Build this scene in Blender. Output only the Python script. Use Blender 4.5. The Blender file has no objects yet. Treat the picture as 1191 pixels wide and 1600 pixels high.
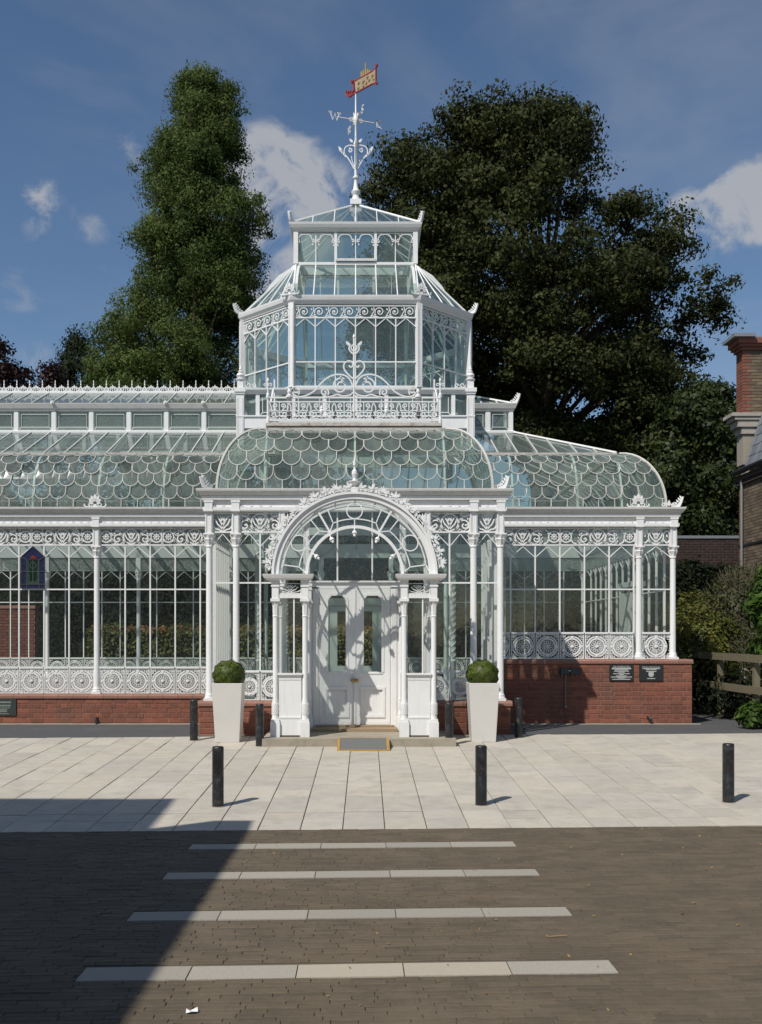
import bpy, math, random
import numpy as np
from mathutils import Vector, Matrix

random.seed(7)
S = bpy.context.scene
COL = S.collection
PI = math.pi
rad = math.radians

# ------------------------------------------------------------------ camera
FPX, VX, VY, CX, CY, CZ = 1550.0, 560.0, 992.0, 0.05, -16.3, 1.46
cam_d = bpy.data.cameras.new('camera')
cam = bpy.data.objects.new('camera', cam_d)
COL.objects.link(cam)
cam.location = (CX, CY, CZ)
cam.rotation_euler = (PI / 2, 0, 0)
cam_d.sensor_fit = 'HORIZONTAL'
cam_d.sensor_width = 36
cam_d.lens = 36 * FPX / 1191
cam_d.shift_x = (595.5 - VX) / 1191
cam_d.shift_y = (VY - 800.0) / 1191
cam_d.clip_start = 0.1
cam_d.clip_end = 3000
S.camera = cam

# ------------------------------------------------------------------ sky, sun, exposure
SUN_EL, SUN_AZ = 49.0, 39.0          # light travels towards +y and +x
w = bpy.data.worlds.new('World')
S.world = w
w.use_nodes = True
nt = w.node_tree
nt.nodes.clear()


def nd(tree, kind, **kw):
    n = tree.nodes.new(kind)
    for k, v in kw.items():
        if k in n.inputs:
            n.inputs[k].default_value = v
        else:
            setattr(n, k, v)
    return n


def mth(tree, op, a, b=None, clamp=False):
    n = tree.nodes.new('ShaderNodeMath')
    n.operation = op
    n.use_clamp = clamp
    for i, x in enumerate((a, b)):
        if x is None:
            continue
        if isinstance(x, (int, float)):
            n.inputs[i].default_value = x
        else:
            tree.links.new(x, n.inputs[i])
    return n.outputs[0]


sky = nd(nt, 'ShaderNodeTexSky', sky_type='NISHITA', sun_disc=False)
sky.sun_elevation = rad(SUN_EL)
sky.sun_rotation = rad(180 + SUN_AZ)
sky.altitude = 50
sky.air_density = 1.0
sky.dust_density = 0.5
sky.ozone_density = 2.2
tc = nd(nt, 'ShaderNodeTexCoord')


def skydir(px, py):
    return Vector(((px - VX) / FPX, 1.0, (VY - py) / FPX)).normalized()


n1 = nd(nt, 'ShaderNodeTexNoise', Scale=19.0, Detail=12.0, Roughness=0.60, Distortion=0.55)
nt.links.new(tc.outputs['Generated'], n1.inputs['Vector'])
mpv = nd(nt, 'ShaderNodeMapping')
mpv.inputs['Scale'].default_value = (1.2, 1.2, 3.2)
mpv.inputs['Rotation'].default_value = (0, rad(18), 0)
nt.links.new(tc.outputs['Generated'], mpv.inputs['Vector'])
n2 = nd(nt, 'ShaderNodeTexNoise', Scale=2.6, Detail=7.0, Roughness=0.55, Distortion=0.5)
nt.links.new(mpv.outputs[0], n2.inputs['Vector'])
blob_sum = None
for (px, py, r, k) in [(398, 270, .026, 1.0), (425, 290, .032, 1.0), (470, 305, .032, .8), (510, 335, .036, .55), (425, 245, .022, .7),
                       (410, 400, .06, .7), (400, 345, .06, .8), (500, 300, .03, .5),
                       (1180, 322, .026, .95), (1140, 326, .024, .95), (1095, 330, .022, .95), (1055, 332, .018, .85), (1170, 300, .020, .7), (1100, 395, .04, .4), (1230, 318, .035, .9), (1290, 312, .045, .9),
                       (60, 305, .020, .75), (60, 352, .022, .75), (145, 358, .020, .6), (210, 235, .034, .5), (95, 250, .025, .25),
                       (182, 455, .020, .6), (45, 560, .026, .6)]:
    vm = nd(nt, 'ShaderNodeVectorMath', operation='DISTANCE')
    nt.links.new(tc.outputs['Generated'], vm.inputs[0])
    vm.inputs[1].default_value = skydir(px, py)
    q = mth(nt, 'DIVIDE', vm.outputs['Value'], r)
    q = mth(nt, 'MULTIPLY', q, q)
    q = mth(nt, 'MULTIPLY', mth(nt, 'EXPONENT', mth(nt, 'MULTIPLY', q, -1.0)), k)
    blob_sum = q if blob_sum is None else mth(nt, 'ADD', blob_sum, q)
nbig = nd(nt, 'ShaderNodeTexNoise', Scale=4.2, Detail=3.0, Roughness=0.5)
nt.links.new(mpv.outputs[0], nbig.inputs['Vector'])
gen = mth(nt, 'MAXIMUM', mth(nt, 'MULTIPLY', mth(nt, 'SUBTRACT', nbig.outputs['Fac'], 0.66), 5.0), 0.0)
bl = mth(nt, 'ADD', mth(nt, 'MINIMUM', blob_sum, 1.1), gen)
cl = mth(nt, 'ADD', mth(nt, 'MULTIPLY', mth(nt, 'SUBTRACT', n1.outputs['Fac'], 0.5), mth(nt, 'ADD', mth(nt, 'MULTIPLY', bl, 3.6), 0.5)), bl)
mr = nd(nt, 'ShaderNodeMapRange', interpolation_type='SMOOTHSTEP')
nt.links.new(cl, mr.inputs['Value'])
mr.inputs['From Min'].default_value = 0.34
mr.inputs['From Max'].default_value = 1.15
mr.inputs['To Max'].default_value = 0.85
veil = nd(nt, 'ShaderNodeMapRange', interpolation_type='SMOOTHSTEP')
nt.links.new(n2.outputs['Fac'], veil.inputs['Value'])
veil.inputs['From Min'].default_value = 0.42
veil.inputs['From Max'].default_value = 0.75
veil.inputs['To Max'].default_value = 0.22
cover = mth(nt, 'MAXIMUM', mr.outputs[0], veil.outputs[0])
SKY_GAIN = 1.0
mixc = nd(nt, 'ShaderNodeMix', data_type='RGBA')
nt.links.new(cover, mixc.inputs[0])
hsv = nd(nt, 'ShaderNodeHueSaturation', Saturation=1.08, Value=SKY_GAIN)
nt.links.new(sky.outputs[0], hsv.inputs['Color'])
nt.links.new(hsv.outputs[0], mixc.inputs[6])
mixc.inputs[7].default_value = (4.8, 4.95, 5.3, 1)
bg = nd(nt, 'ShaderNodeBackground', Strength=0.090)
nt.links.new(mixc.outputs[2], bg.inputs['Color'])
ow = nd(nt, 'ShaderNodeOutputWorld')
nt.links.new(bg.outputs[0], ow.inputs[0])

sun_d = bpy.data.lights.new('sun', 'SUN')
sun_d.energy = 4.25
sun_d.angle = rad(0.53)
sun_d.color = (1.0, 0.955, 0.885)
sun = bpy.data.objects.new('sun', sun_d)
COL.objects.link(sun)
sun.rotation_euler = (rad(90 - SUN_EL), 0, rad(-SUN_AZ))
sun.location = (-20, -30, 30)

S.view_settings.view_transform = 'Standard'
S.view_settings.look = 'None'
S.view_settings.gamma = 1
S.view_settings.exposure = 0.0
S.view_settings.use_curve_mapping = False
S.render.engine = 'CYCLES'
S.cycles.max_bounces = 10
S.cycles.transparent_max_bounces = 48
S.cycles.diffuse_bounces = 3
S.cycles.glossy_bounces = 3
S.cycles.transmission_bounces = 4
S.cycles.caustics_reflective = False
S.cycles.caustics_refractive = False
S.cycles.use_denoising = True


# ------------------------------------------------------------------ materials
def srgb(r, g, b):
    return tuple(((c / 255 / 12.92) if c / 255 <= 0.04045 else ((c / 255 + 0.055) / 1.055) ** 2.4) for c in (r, g, b))


MATS = {}


def mat(name, col, rough=0.6, var=0.12, scale=6.0, bump=0.0, bscale=60.0, metal=0.0, objvar=0.0, islvar=0.0, stain=None, stain_amt=0.0,
        stain_scale=3.0, spec=0.5, col2=None, col2_scale=2.0):
    if name in MATS:
        return MATS[name]
    m = bpy.data.materials.new(name)
    m.use_nodes = True
    t = m.node_tree
    b = t.nodes['Principled BSDF']
    b.inputs['Roughness'].default_value = rough
    b.inputs['Metallic'].default_value = metal
    b.inputs['Specular IOR Level'].default_value = spec
    co = nd(t, 'ShaderNodeTexCoord')
    geo = nd(t, 'ShaderNodeNewGeometry')
    n = nd(t, 'ShaderNodeTexNoise', Scale=scale, Detail=8.0, Roughness=0.65)
    t.links.new(geo.outputs['Position'], n.inputs['Vector'])
    v = mth(t, 'ADD', 1.0 - var, mth(t, 'MULTIPLY', n.outputs['Fac'], 2 * var))
    if objvar:
        oi = nd(t, 'ShaderNodeObjectInfo')
        v = mth(t, 'MULTIPLY', v, mth(t, 'ADD', 1 - objvar, mth(t, 'MULTIPLY', oi.outputs['Random'], 2 * objvar)))
    if islvar:
        v = mth(t, 'MULTIPLY', v, mth(t, 'ADD', 1 - islvar, mth(t, 'MULTIPLY', geo.outputs['Random Per Island'], 2 * islvar)))
    base = nd(t, 'ShaderNodeRGB')
    base.outputs[0].default_value = (*col, 1)
    src = base.outputs[0]
    if col2 is not None:
        n3 = nd(t, 'ShaderNodeTexNoise', Scale=col2_scale, Detail=4.0, Roughness=0.6)
        t.links.new(geo.outputs['Position'], n3.inputs['Vector'])
        fac = nd(t, 'ShaderNodeMapRange')
        fac.inputs['From Min'].default_value = 0.35
        fac.inputs['From Max'].default_value = 0.65
        k = n3.outputs['Fac']
        if objvar or islvar:
            oi2 = nd(t, 'ShaderNodeObjectInfo')
            rr = mth(t, 'FRACT', mth(t, 'MULTIPLY', mth(t, 'ADD', oi2.outputs['Random'], geo.outputs['Random Per Island']), 7.31))
            k = mth(t, 'ADD', k, mth(t, 'MULTIPLY', mth(t, 'SUBTRACT', rr, 0.5), 0.35))
        t.links.new(k, fac.inputs['Value'])
        mx0 = nd(t, 'ShaderNodeMix', data_type='RGBA')
        t.links.new(fac.outputs[0], mx0.inputs[0])
        t.links.new(src, mx0.inputs[6])
        mx0.inputs[7].default_value = (*col2, 1)
        src = mx0.outputs[2]
    mx = nd(t, 'ShaderNodeMix', data_type='RGBA', blend_type='MULTIPLY')
    mx.inputs[0].default_value = 1.0
    t.links.new(src, mx.inputs[6])
    cmb = nd(t, 'ShaderNodeCombineColor')
    for i in range(3):
        t.links.new(v, cmb.inputs[i])
    t.links.new(cmb.outputs[0], mx.inputs[7])
    out = mx.outputs[2]
    if stain:
        n2 = nd(t, 'ShaderNodeTexNoise', Scale=stain_scale, Detail=6.0, Roughness=0.7)
        t.links.new(geo.outputs['Position'], n2.inputs['Vector'])
        r = nd(t, 'ShaderNodeMapRange')
        r.inputs['From Min'].default_value = 0.5
        r.inputs['From Max'].default_value = 0.75
        r.inputs['To Max'].default_value = stain_amt
        t.links.new(n2.outputs['Fac'], r.inputs['Value'])
        mx2 = nd(t, 'ShaderNodeMix', data_type='RGBA')
        t.links.new(r.outputs[0], mx2.inputs[0])
        t.links.new(out, mx2.inputs[6])
        mx2.inputs[7].default_value = (*stain, 1)
        out = mx2.outputs[2]
    t.links.new(out, b.inputs['Base Color'])
    if bump:
        n4 = nd(t, 'ShaderNodeTexNoise', Scale=bscale, Detail=6.0)
        t.links.new(geo.outputs['Position'], n4.inputs['Vector'])
        bp = nd(t, 'ShaderNodeBump', Strength=bump, Distance=0.01)
        t.links.new(n4.outputs['Fac'], bp.inputs['Height'])
        t.links.new(bp.outputs[0], b.inputs['Normal'])
    MATS[name] = m
    return m


def weather(m, amt=.10, rust=.35):
    # faint vertical run marks and a few small rust bleeds in the paint
    t = m.node_tree
    b = t.nodes['Principled BSDF']
    src = b.inputs['Base Color'].links[0].from_socket
    geo = nd(t, 'ShaderNodeNewGeometry')
    mp = nd(t, 'ShaderNodeMapping')
    mp.inputs['Scale'].default_value = (38, 38, 2.2)
    t.links.new(geo.outputs['Position'], mp.inputs['Vector'])
    n = nd(t, 'ShaderNodeTexNoise', Scale=1.0, Detail=4.0, Roughness=0.6)
    t.links.new(mp.outputs[0], n.inputs['Vector'])
    r = nd(t, 'ShaderNodeMapRange')
    r.inputs['From Min'].default_value = 0.48
    r.inputs['From Max'].default_value = 0.78
    r.inputs['To Max'].default_value = amt * 3
    t.links.new(n.outputs['Fac'], r.inputs['Value'])
    mx = nd(t, 'ShaderNodeMix', data_type='RGBA')
    t.links.new(r.outputs[0], mx.inputs[0])
    t.links.new(src, mx.inputs[6])
    mx.inputs[7].default_value = (.52, .50, .45, 1)
    n2 = nd(t, 'ShaderNodeTexNoise', Scale=11.0, Detail=5.0, Roughness=0.7)
    t.links.new(geo.outputs['Position'], n2.inputs['Vector'])
    r2 = nd(t, 'ShaderNodeMapRange')
    r2.inputs['From Min'].default_value = 0.68
    r2.inputs['From Max'].default_value = 0.80
    r2.inputs['To Max'].default_value = rust
    t.links.new(n2.outputs['Fac'], r2.inputs['Value'])
    mx2 = nd(t, 'ShaderNodeMix', data_type='RGBA')
    t.links.new(r2.outputs[0], mx2.inputs[0])
    t.links.new(mx.outputs[2], mx2.inputs[6])
    mx2.inputs[7].default_value = (.34, .20, .11, 1)
    t.links.new(mx2.outputs[2], b.inputs['Base Color'])


def glass(name, tint, milk, milk_col, rough=0.02, fres=1.6, objvar=0.0, noise_amt=0.0, noise_scale=(4, 4, 1.2)):
    if name in MATS:
        return MATS[name]
    m = bpy.data.materials.new(name)
    m.use_nodes = True
    t = m.node_tree
    t.nodes.clear()
    tr = nd(t, 'ShaderNodeBsdfTransparent')
    tr.inputs[0].default_value = (*tint, 1)
    di = nd(t, 'ShaderNodeBsdfDiffuse')
    di.inputs[0].default_value = (*milk_col, 1)
    tl = nd(t, 'ShaderNodeBsdfTranslucent')
    tl.inputs[0].default_value = (*milk_col, 1)
    dm = nd(t, 'ShaderNodeMixShader')
    dm.inputs[0].default_value = 0.4
    t.links.new(di.outputs[0], dm.inputs[1])
    t.links.new(tl.outputs[0], dm.inputs[2])
    geo = nd(t, 'ShaderNodeNewGeometry')
    fac = None
    if noise_amt or objvar:
        mp = nd(t, 'ShaderNodeMapping')
        mp.inputs['Scale'].default_value = noise_scale
        t.links.new(geo.outputs['Position'], mp.inputs['Vector'])
        n = nd(t, 'ShaderNodeTexNoise', Scale=1.6, Detail=6.0, Roughness=0.65)
        t.links.new(mp.outputs[0], n.inputs['Vector'])
        fac = mth(t, 'ADD', milk, mth(t, 'MULTIPLY', mth(t, 'SUBTRACT', n.outputs['Fac'], 0.5), 2 * noise_amt))
        oi = nd(t, 'ShaderNodeObjectInfo')
        fac = mth(t, 'ADD', fac, mth(t, 'MULTIPLY', mth(t, 'SUBTRACT', oi.outputs['Random'], 0.5), 2 * objvar), clamp=True)
    m1 = nd(t, 'ShaderNodeMixShader')
    if fac is None:
        m1.inputs[0].default_value = milk
    else:
        t.links.new(fac, m1.inputs[0])
    t.links.new(tr.outputs[0], m1.inputs[1])
    t.links.new(dm.outputs[0], m1.inputs[2])
    gl = nd(t, 'ShaderNodeBsdfGlossy')
    gl.inputs['Roughness'].default_value = rough
    gl.inputs[0].default_value = (0.95, 0.98, 1, 1)
    fr = nd(t, 'ShaderNodeFresnel', IOR=1.5)
    # a single sheet: the same reflectance from both sides
    t.links.new(mth(t, 'SUBTRACT', 1.5, mth(t, 'MULTIPLY', geo.outputs['Backfacing'], 1.5 - 1 / 1.5)), fr.inputs['IOR'])
    m2 = nd(t, 'ShaderNodeMixShader')
    t.links.new(mth(t, 'MULTIPLY', fr.outputs[0], fres, clamp=True), m2.inputs[0])
    t.links.new(m1.outputs[0], m2.inputs[1])
    t.links.new(gl.outputs[0], m2.inputs[2])
    bp = nd(t, 'ShaderNodeBump', Strength=0.06, Distance=0.02)
    nb = nd(t, 'ShaderNodeTexNoise', Scale=5.0, Detail=2.0)
    t.links.new(geo.outputs['Position'], nb.inputs['Vector'])
    t.links.new(nb.outputs['Fac'], bp.inputs['Height'])
    t.links.new(bp.outputs[0], gl.inputs['Normal'])
    o = nd(t, 'ShaderNodeOutputMaterial')
    t.links.new(m2.outputs[0], o.inputs[0])
    MATS[name] = m
    return m


def leafmat(name, c1, c2, transl=0.25, rough=0.55, scale=0.6, spec=0.15):
    if name in MATS:
        return MATS[name]
    m = bpy.data.materials.new(name)
    m.use_nodes = True
    t = m.node_tree
    b = t.nodes['Principled BSDF']
    b.inputs['Roughness'].default_value = rough
    b.inputs['Specular IOR Level'].default_value = spec
    geo = nd(t, 'ShaderNodeNewGeometry')
    n = nd(t, 'ShaderNodeTexNoise', Scale=scale, Detail=3.0)
    t.links.new(geo.outputs['Position'], n.inputs['Vector'])
    f = mth(t, 'ADD', mth(t, 'MULTIPLY', mth(t, 'SUBTRACT', n.outputs['Fac'], 0.5), 1.6),
            mth(t, 'MULTIPLY', geo.outputs['Random Per Island'], 0.9), clamp=True)
    mx = nd(t, 'ShaderNodeMix', data_type='RGBA')
    t.links.new(f, mx.inputs[0])
    mx.inputs[6].default_value = (*c1, 1)
    mx.inputs[7].default_value = (*c2, 1)
    t.links.new(mx.outputs[2], b.inputs['Base Color'])
    tl = nd(t, 'ShaderNodeBsdfTranslucent')
    t.links.new(mx.outputs[2], tl.inputs[0])
    ms = nd(t, 'ShaderNodeMixShader')
    ms.inputs[0].default_value = transl
    t.links.new(b.outputs[0], ms.inputs[1])
    t.links.new(tl.outputs[0], ms.inputs[2])
    t.links.new(ms.outputs[0], t.nodes['Material Output'].inputs[0])
    MATS[name] = m
    return m


WHITE = mat('white_paint', (0.78, 0.78, 0.765), 0.42, 0.05, 3.0, 0.15, 90, stain=(0.5, 0.46, 0.40), stain_amt=0.16, stain_scale=5.0)
weather(WHITE)
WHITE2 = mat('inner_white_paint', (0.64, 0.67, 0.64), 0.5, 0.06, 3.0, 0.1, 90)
GREENISH = mat('pale_green_paint', (0.52, 0.59, 0.555), 0.5, 0.08, 4.0, 0.1, 80)
RIM = mat('weathered_roof_bar', (0.54, 0.53, 0.48), 0.6, 0.18, 9.0, 0.2, 90, stain=(0.38, 0.32, 0.25), stain_amt=0.45, stain_scale=4)
GUTTER = mat('gutter_paint', (0.66, 0.65, 0.62), 0.5, 0.1, 4.0, 0.2, 60, stain=(0.36, 0.33, 0.29), stain_amt=0.45, stain_scale=7)
RUSTY = mat('rusting_ledge', (0.50, 0.465, 0.42), 0.75, 0.25, 14, 0.3, 70, stain=(0.16, 0.08, 0.05), stain_amt=0.8, stain_scale=9)
GLASS = glass('window_glass', (0.92, 0.94, 0.925), 0.014, (0.62, 0.68, 0.66), 0.01, 1.5, 0.006, 0.010)
RGLASS = glass('roof_scale_glass', (0.80, 0.89, 0.845), 0.24, (0.46, 0.53, 0.475), 0.12, 0.8, 0.13, 0.22)
SGLASS = glass('wing_roof_glass', (0.78, 0.86, 0.82), 0.32, (0.41, 0.48, 0.43), 0.08, 0.9, 0.07, 0.15)
VGLASS = glass('vault_glass', (0.92, 0.95, 0.93), 0.10, (0.62, 0.64, 0.60), 0.06, 1.6, 0.04, 0.06, (3, 3, 3))
BARGREY = mat('greyed_roof_bar', (0.55, 0.56, 0.53), 0.5, 0.1, 6, stain=(0.36, 0.33, 0.29), stain_amt=0.4, stain_scale=6)
TGLASS = glass('tower_glass', (0.77, 0.86, 0.815), 0.13, (0.50, 0.60, 0.54), 0.03, 1.2, 0.05, 0.09)
BRICK = mat('red_brick', (0.245, 0.086, 0.050), 0.85, 0.25, 22, 0.5, 120, objvar=0.14, islvar=0.10, stain=(0.13, 0.10, 0.075), stain_amt=0.4,
            stain_scale=2.0, col2=(0.18, 0.068, 0.044), col2_scale=2.5)
MORTAR = mat('brick_mortar', (0.29, 0.155, 0.11), 0.9, 0.25, 16, 0.4, 120, stain=(0.15, 0.11, 0.08), stain_amt=0.6, stain_scale=2.5)
COPING = mat('coping_brick', (0.27, 0.13, 0.095), 0.8, 0.2, 10, 0.3, 90, objvar=0.12, stain=(0.18, 0.15, 0.11), stain_amt=0.6, stain_scale=4)
SLAB = mat('paving_stone', (0.485, 0.438, 0.355), 0.8, 0.17, 7, 0.25, 140, objvar=0.07, islvar=0.03, stain=(0.31, 0.285, 0.245), stain_amt=0.7,
           stain_scale=3.4, col2=(0.45, 0.415, 0.355), col2_scale=1.2)
PJOINT = mat('pavement_joint', (0.060, 0.052, 0.042), 0.95, 0.3, 20)
JOINT = mat('joint_sand', (0.105, 0.085, 0.06), 0.95, 0.3, 20)
PAVER = mat('clay_paver', (0.122, 0.092, 0.058), 0.85, 0.28, 34, 0.4, 160, objvar=0.07, islvar=0.07, stain=(0.175, 0.14, 0.095), stain_amt=0.5,
            stain_scale=2.2, col2=(0.096, 0.074, 0.048), col2_scale=4)
GRANITE = mat('crossing_granite', (0.34, 0.31, 0.255), 0.8, 0.45, 120, 0.3, 160, objvar=0.10)
GRANITE2 = mat('crossing_buff_stone', (0.44, 0.385, 0.30), 0.8, 0.12, 60, 0.3, 160, objvar=0.05)
TARMAC = mat('tarmac', (0.075, 0.075, 0.078), 0.9, 0.3, 40, 0.5, 150, stain=(0.13, 0.12, 0.11), stain_amt=0.5, stain_scale=1.2)
EARTH = mat('bare_earth', (0.10, 0.085, 0.06), 0.95, 0.4, 8, 0.5, 40)
STEP = mat('step_stone', (0.33, 0.29, 0.225), 0.85, 0.15, 8, 0.3, 90, stain=(0.16, 0.14, 0.11), stain_amt=0.6, stain_scale=5)
TAN = mat('timber_threshold', (0.30, 0.22, 0.13), 0.6, 0.2, 12, 0.2, 60)
BLACK = mat('black_bollard_paint', (0.013, 0.013, 0.014), 0.40, 0.3, 8, 0.15, 70, stain=(0.13, 0.12, 0.105), stain_amt=0.5, stain_scale=17)
PLANTER = mat('planter_resin', (0.63, 0.61, 0.565), 0.45, 0.04, 3, 0.05, 40, stain=(0.46, 0.43, 0.37), stain_amt=0.3, stain_scale=4)
SOIL = mat('soil', (0.03, 0.022, 0.015), 0.95, 0.3, 30)
BARK = mat('bark', (0.09, 0.065, 0.045), 0.9, 0.4, 12, 0.8, 30)
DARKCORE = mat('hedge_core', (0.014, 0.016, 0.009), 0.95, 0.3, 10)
WOOD = mat('weathered_timber', (0.16, 0.135, 0.085), 0.85, 0.25, 9, 0.4, 50, stain=(0.14, 0.15, 0.07), stain_amt=0.6, stain_scale=5)
SLATE = mat('slate', (0.15, 0.16, 0.175), 0.6, 0.2, 8, 0.3, 40, objvar=0.1, islvar=0.18)
LEAD = mat('lead_sheet', (0.20, 0.215, 0.23), 0.5, 0.2, 5, 0.2, 20)
STONE = mat('cornice_stone', (0.36, 0.33, 0.29), 0.85, 0.2, 5, 0.3, 60, stain=(0.12, 0.11, 0.10), stain_amt=0.6, stain_scale=3)
STOCK = mat('stock_brick', (0.20, 0.15, 0.095), 0.9, 0.25, 18, 0.4, 90, objvar=0.2, islvar=0.25, col2=(0.13, 0.095, 0.065), col2_scale=3)
REDSTOCK = mat('red_quoin_brick', (0.19, 0.072, 0.045), 0.85, 0.25, 18, 0.4, 90, islvar=0.2)
PALEMORTAR = mat('pale_mortar', (0.30, 0.27, 0.22), 0.95, 0.2, 20)
PLAQUE = mat('plaque_black', (0.02, 0.022, 0.024), 0.35, 0.1, 10)
PLAQUEG = mat('plaque_dark_green', (0.04, 0.05, 0.045), 0.4, 0.15, 10)
INK = mat('plaque_lettering', (0.62, 0.62, 0.58), 0.5, 0.05, 10)
INKG = mat('plaque_worn_lettering', (0.24, 0.26, 0.23), 0.6, 0.2, 30)
DARKMETAL = mat('dark_grey_metal', (0.02, 0.022, 0.028), 0.4, 0.1, 10)
GREYMETAL = mat('grey_conduit', (0.26, 0.27, 0.26), 0.45, 0.1, 10, metal=0.4)
BRASS = mat('brass', (0.42, 0.28, 0.10), 0.3, 0.1, 10, metal=1.0)
YELLOW = mat('yellow_edging', (0.40, 0.235, 0.055), 0.65, 0.2, 14, stain=(0.25, 0.20, 0.13), stain_amt=0.5, stain_scale=12)
MATGREY = mat('grey_ramp_mat', (0.14, 0.14, 0.135), 0.9, 0.15, 60, 0.4, 200)
RED = mat('vane_red', (0.30, 0.055, 0.05), 0.4, 0.1, 6)
GOLD = mat('vane_gold', (0.50, 0.35, 0.13), 0.45, 0.2, 12, metal=0.35)
BANNER = mat('vane_banner', (0.33, 0.28, 0.21), 0.5, 0.25, 14, col2=(0.40, 0.31, 0.17), col2_scale=9)
BLUEGLASS = glass('blue_stained_glass', (0.12, 0.14, 0.34), 0.5, (0.075, 0.085, 0.19), 0.05, 1.0, 0, 0.3, (14, 14, 14))
GREENGLASS = glass('green_stained_glass', (0.25, 0.60, 0.40), 0.5, (0.10, 0.19, 0.14), 0.05, 1.0, 0, 0.3, (14, 14, 14))
DKGREENGLASS = glass('dark_green_stained_glass', (0.10, 0.28, 0.16), 0.5, (0.03, 0.08, 0.05), 0.05, 1.0)
REDGLASS = glass('red_stained_glass', (0.8, 0.25, 0.12), 0.6, (0.5, 0.10, 0.05), 0.05, 1.0)
LEADLINE = mat('lead_came', (0.09, 0.09, 0.10), 0.5, 0.1, 10)
PAPER = mat('paper_scrap', (0.7, 0.7, 0.68), 0.8, 0.05, 20)
DRYLEAF = mat('dry_leaf', (0.36, 0.22, 0.07), 0.8, 0.3, 30, islvar=0.45, col2=(0.24, 0.14, 0.05), col2_scale=40)
TWIG = mat('dry_twig', (0.33, 0.20, 0.10), 0.8, 0.2, 30)
FLOOR = mat('interior_floor', (0.30, 0.29, 0.27), 0.7, 0.12, 5)
MUSEUM = mat('museum_stone', (0.34, 0.29, 0.23), 0.85, 0.15, 4, 0.3, 40)
FGLASS = glass('frieze_backing_glass', (0.80, 0.86, 0.84), 0.42, (0.56, 0.60, 0.57), 0.1, 1.3, 0.03, 0.08)
EXITGREEN = mat('exit_sign_green', (0.01, 0.16, 0.06), 0.5, 0.05, 10)


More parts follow.
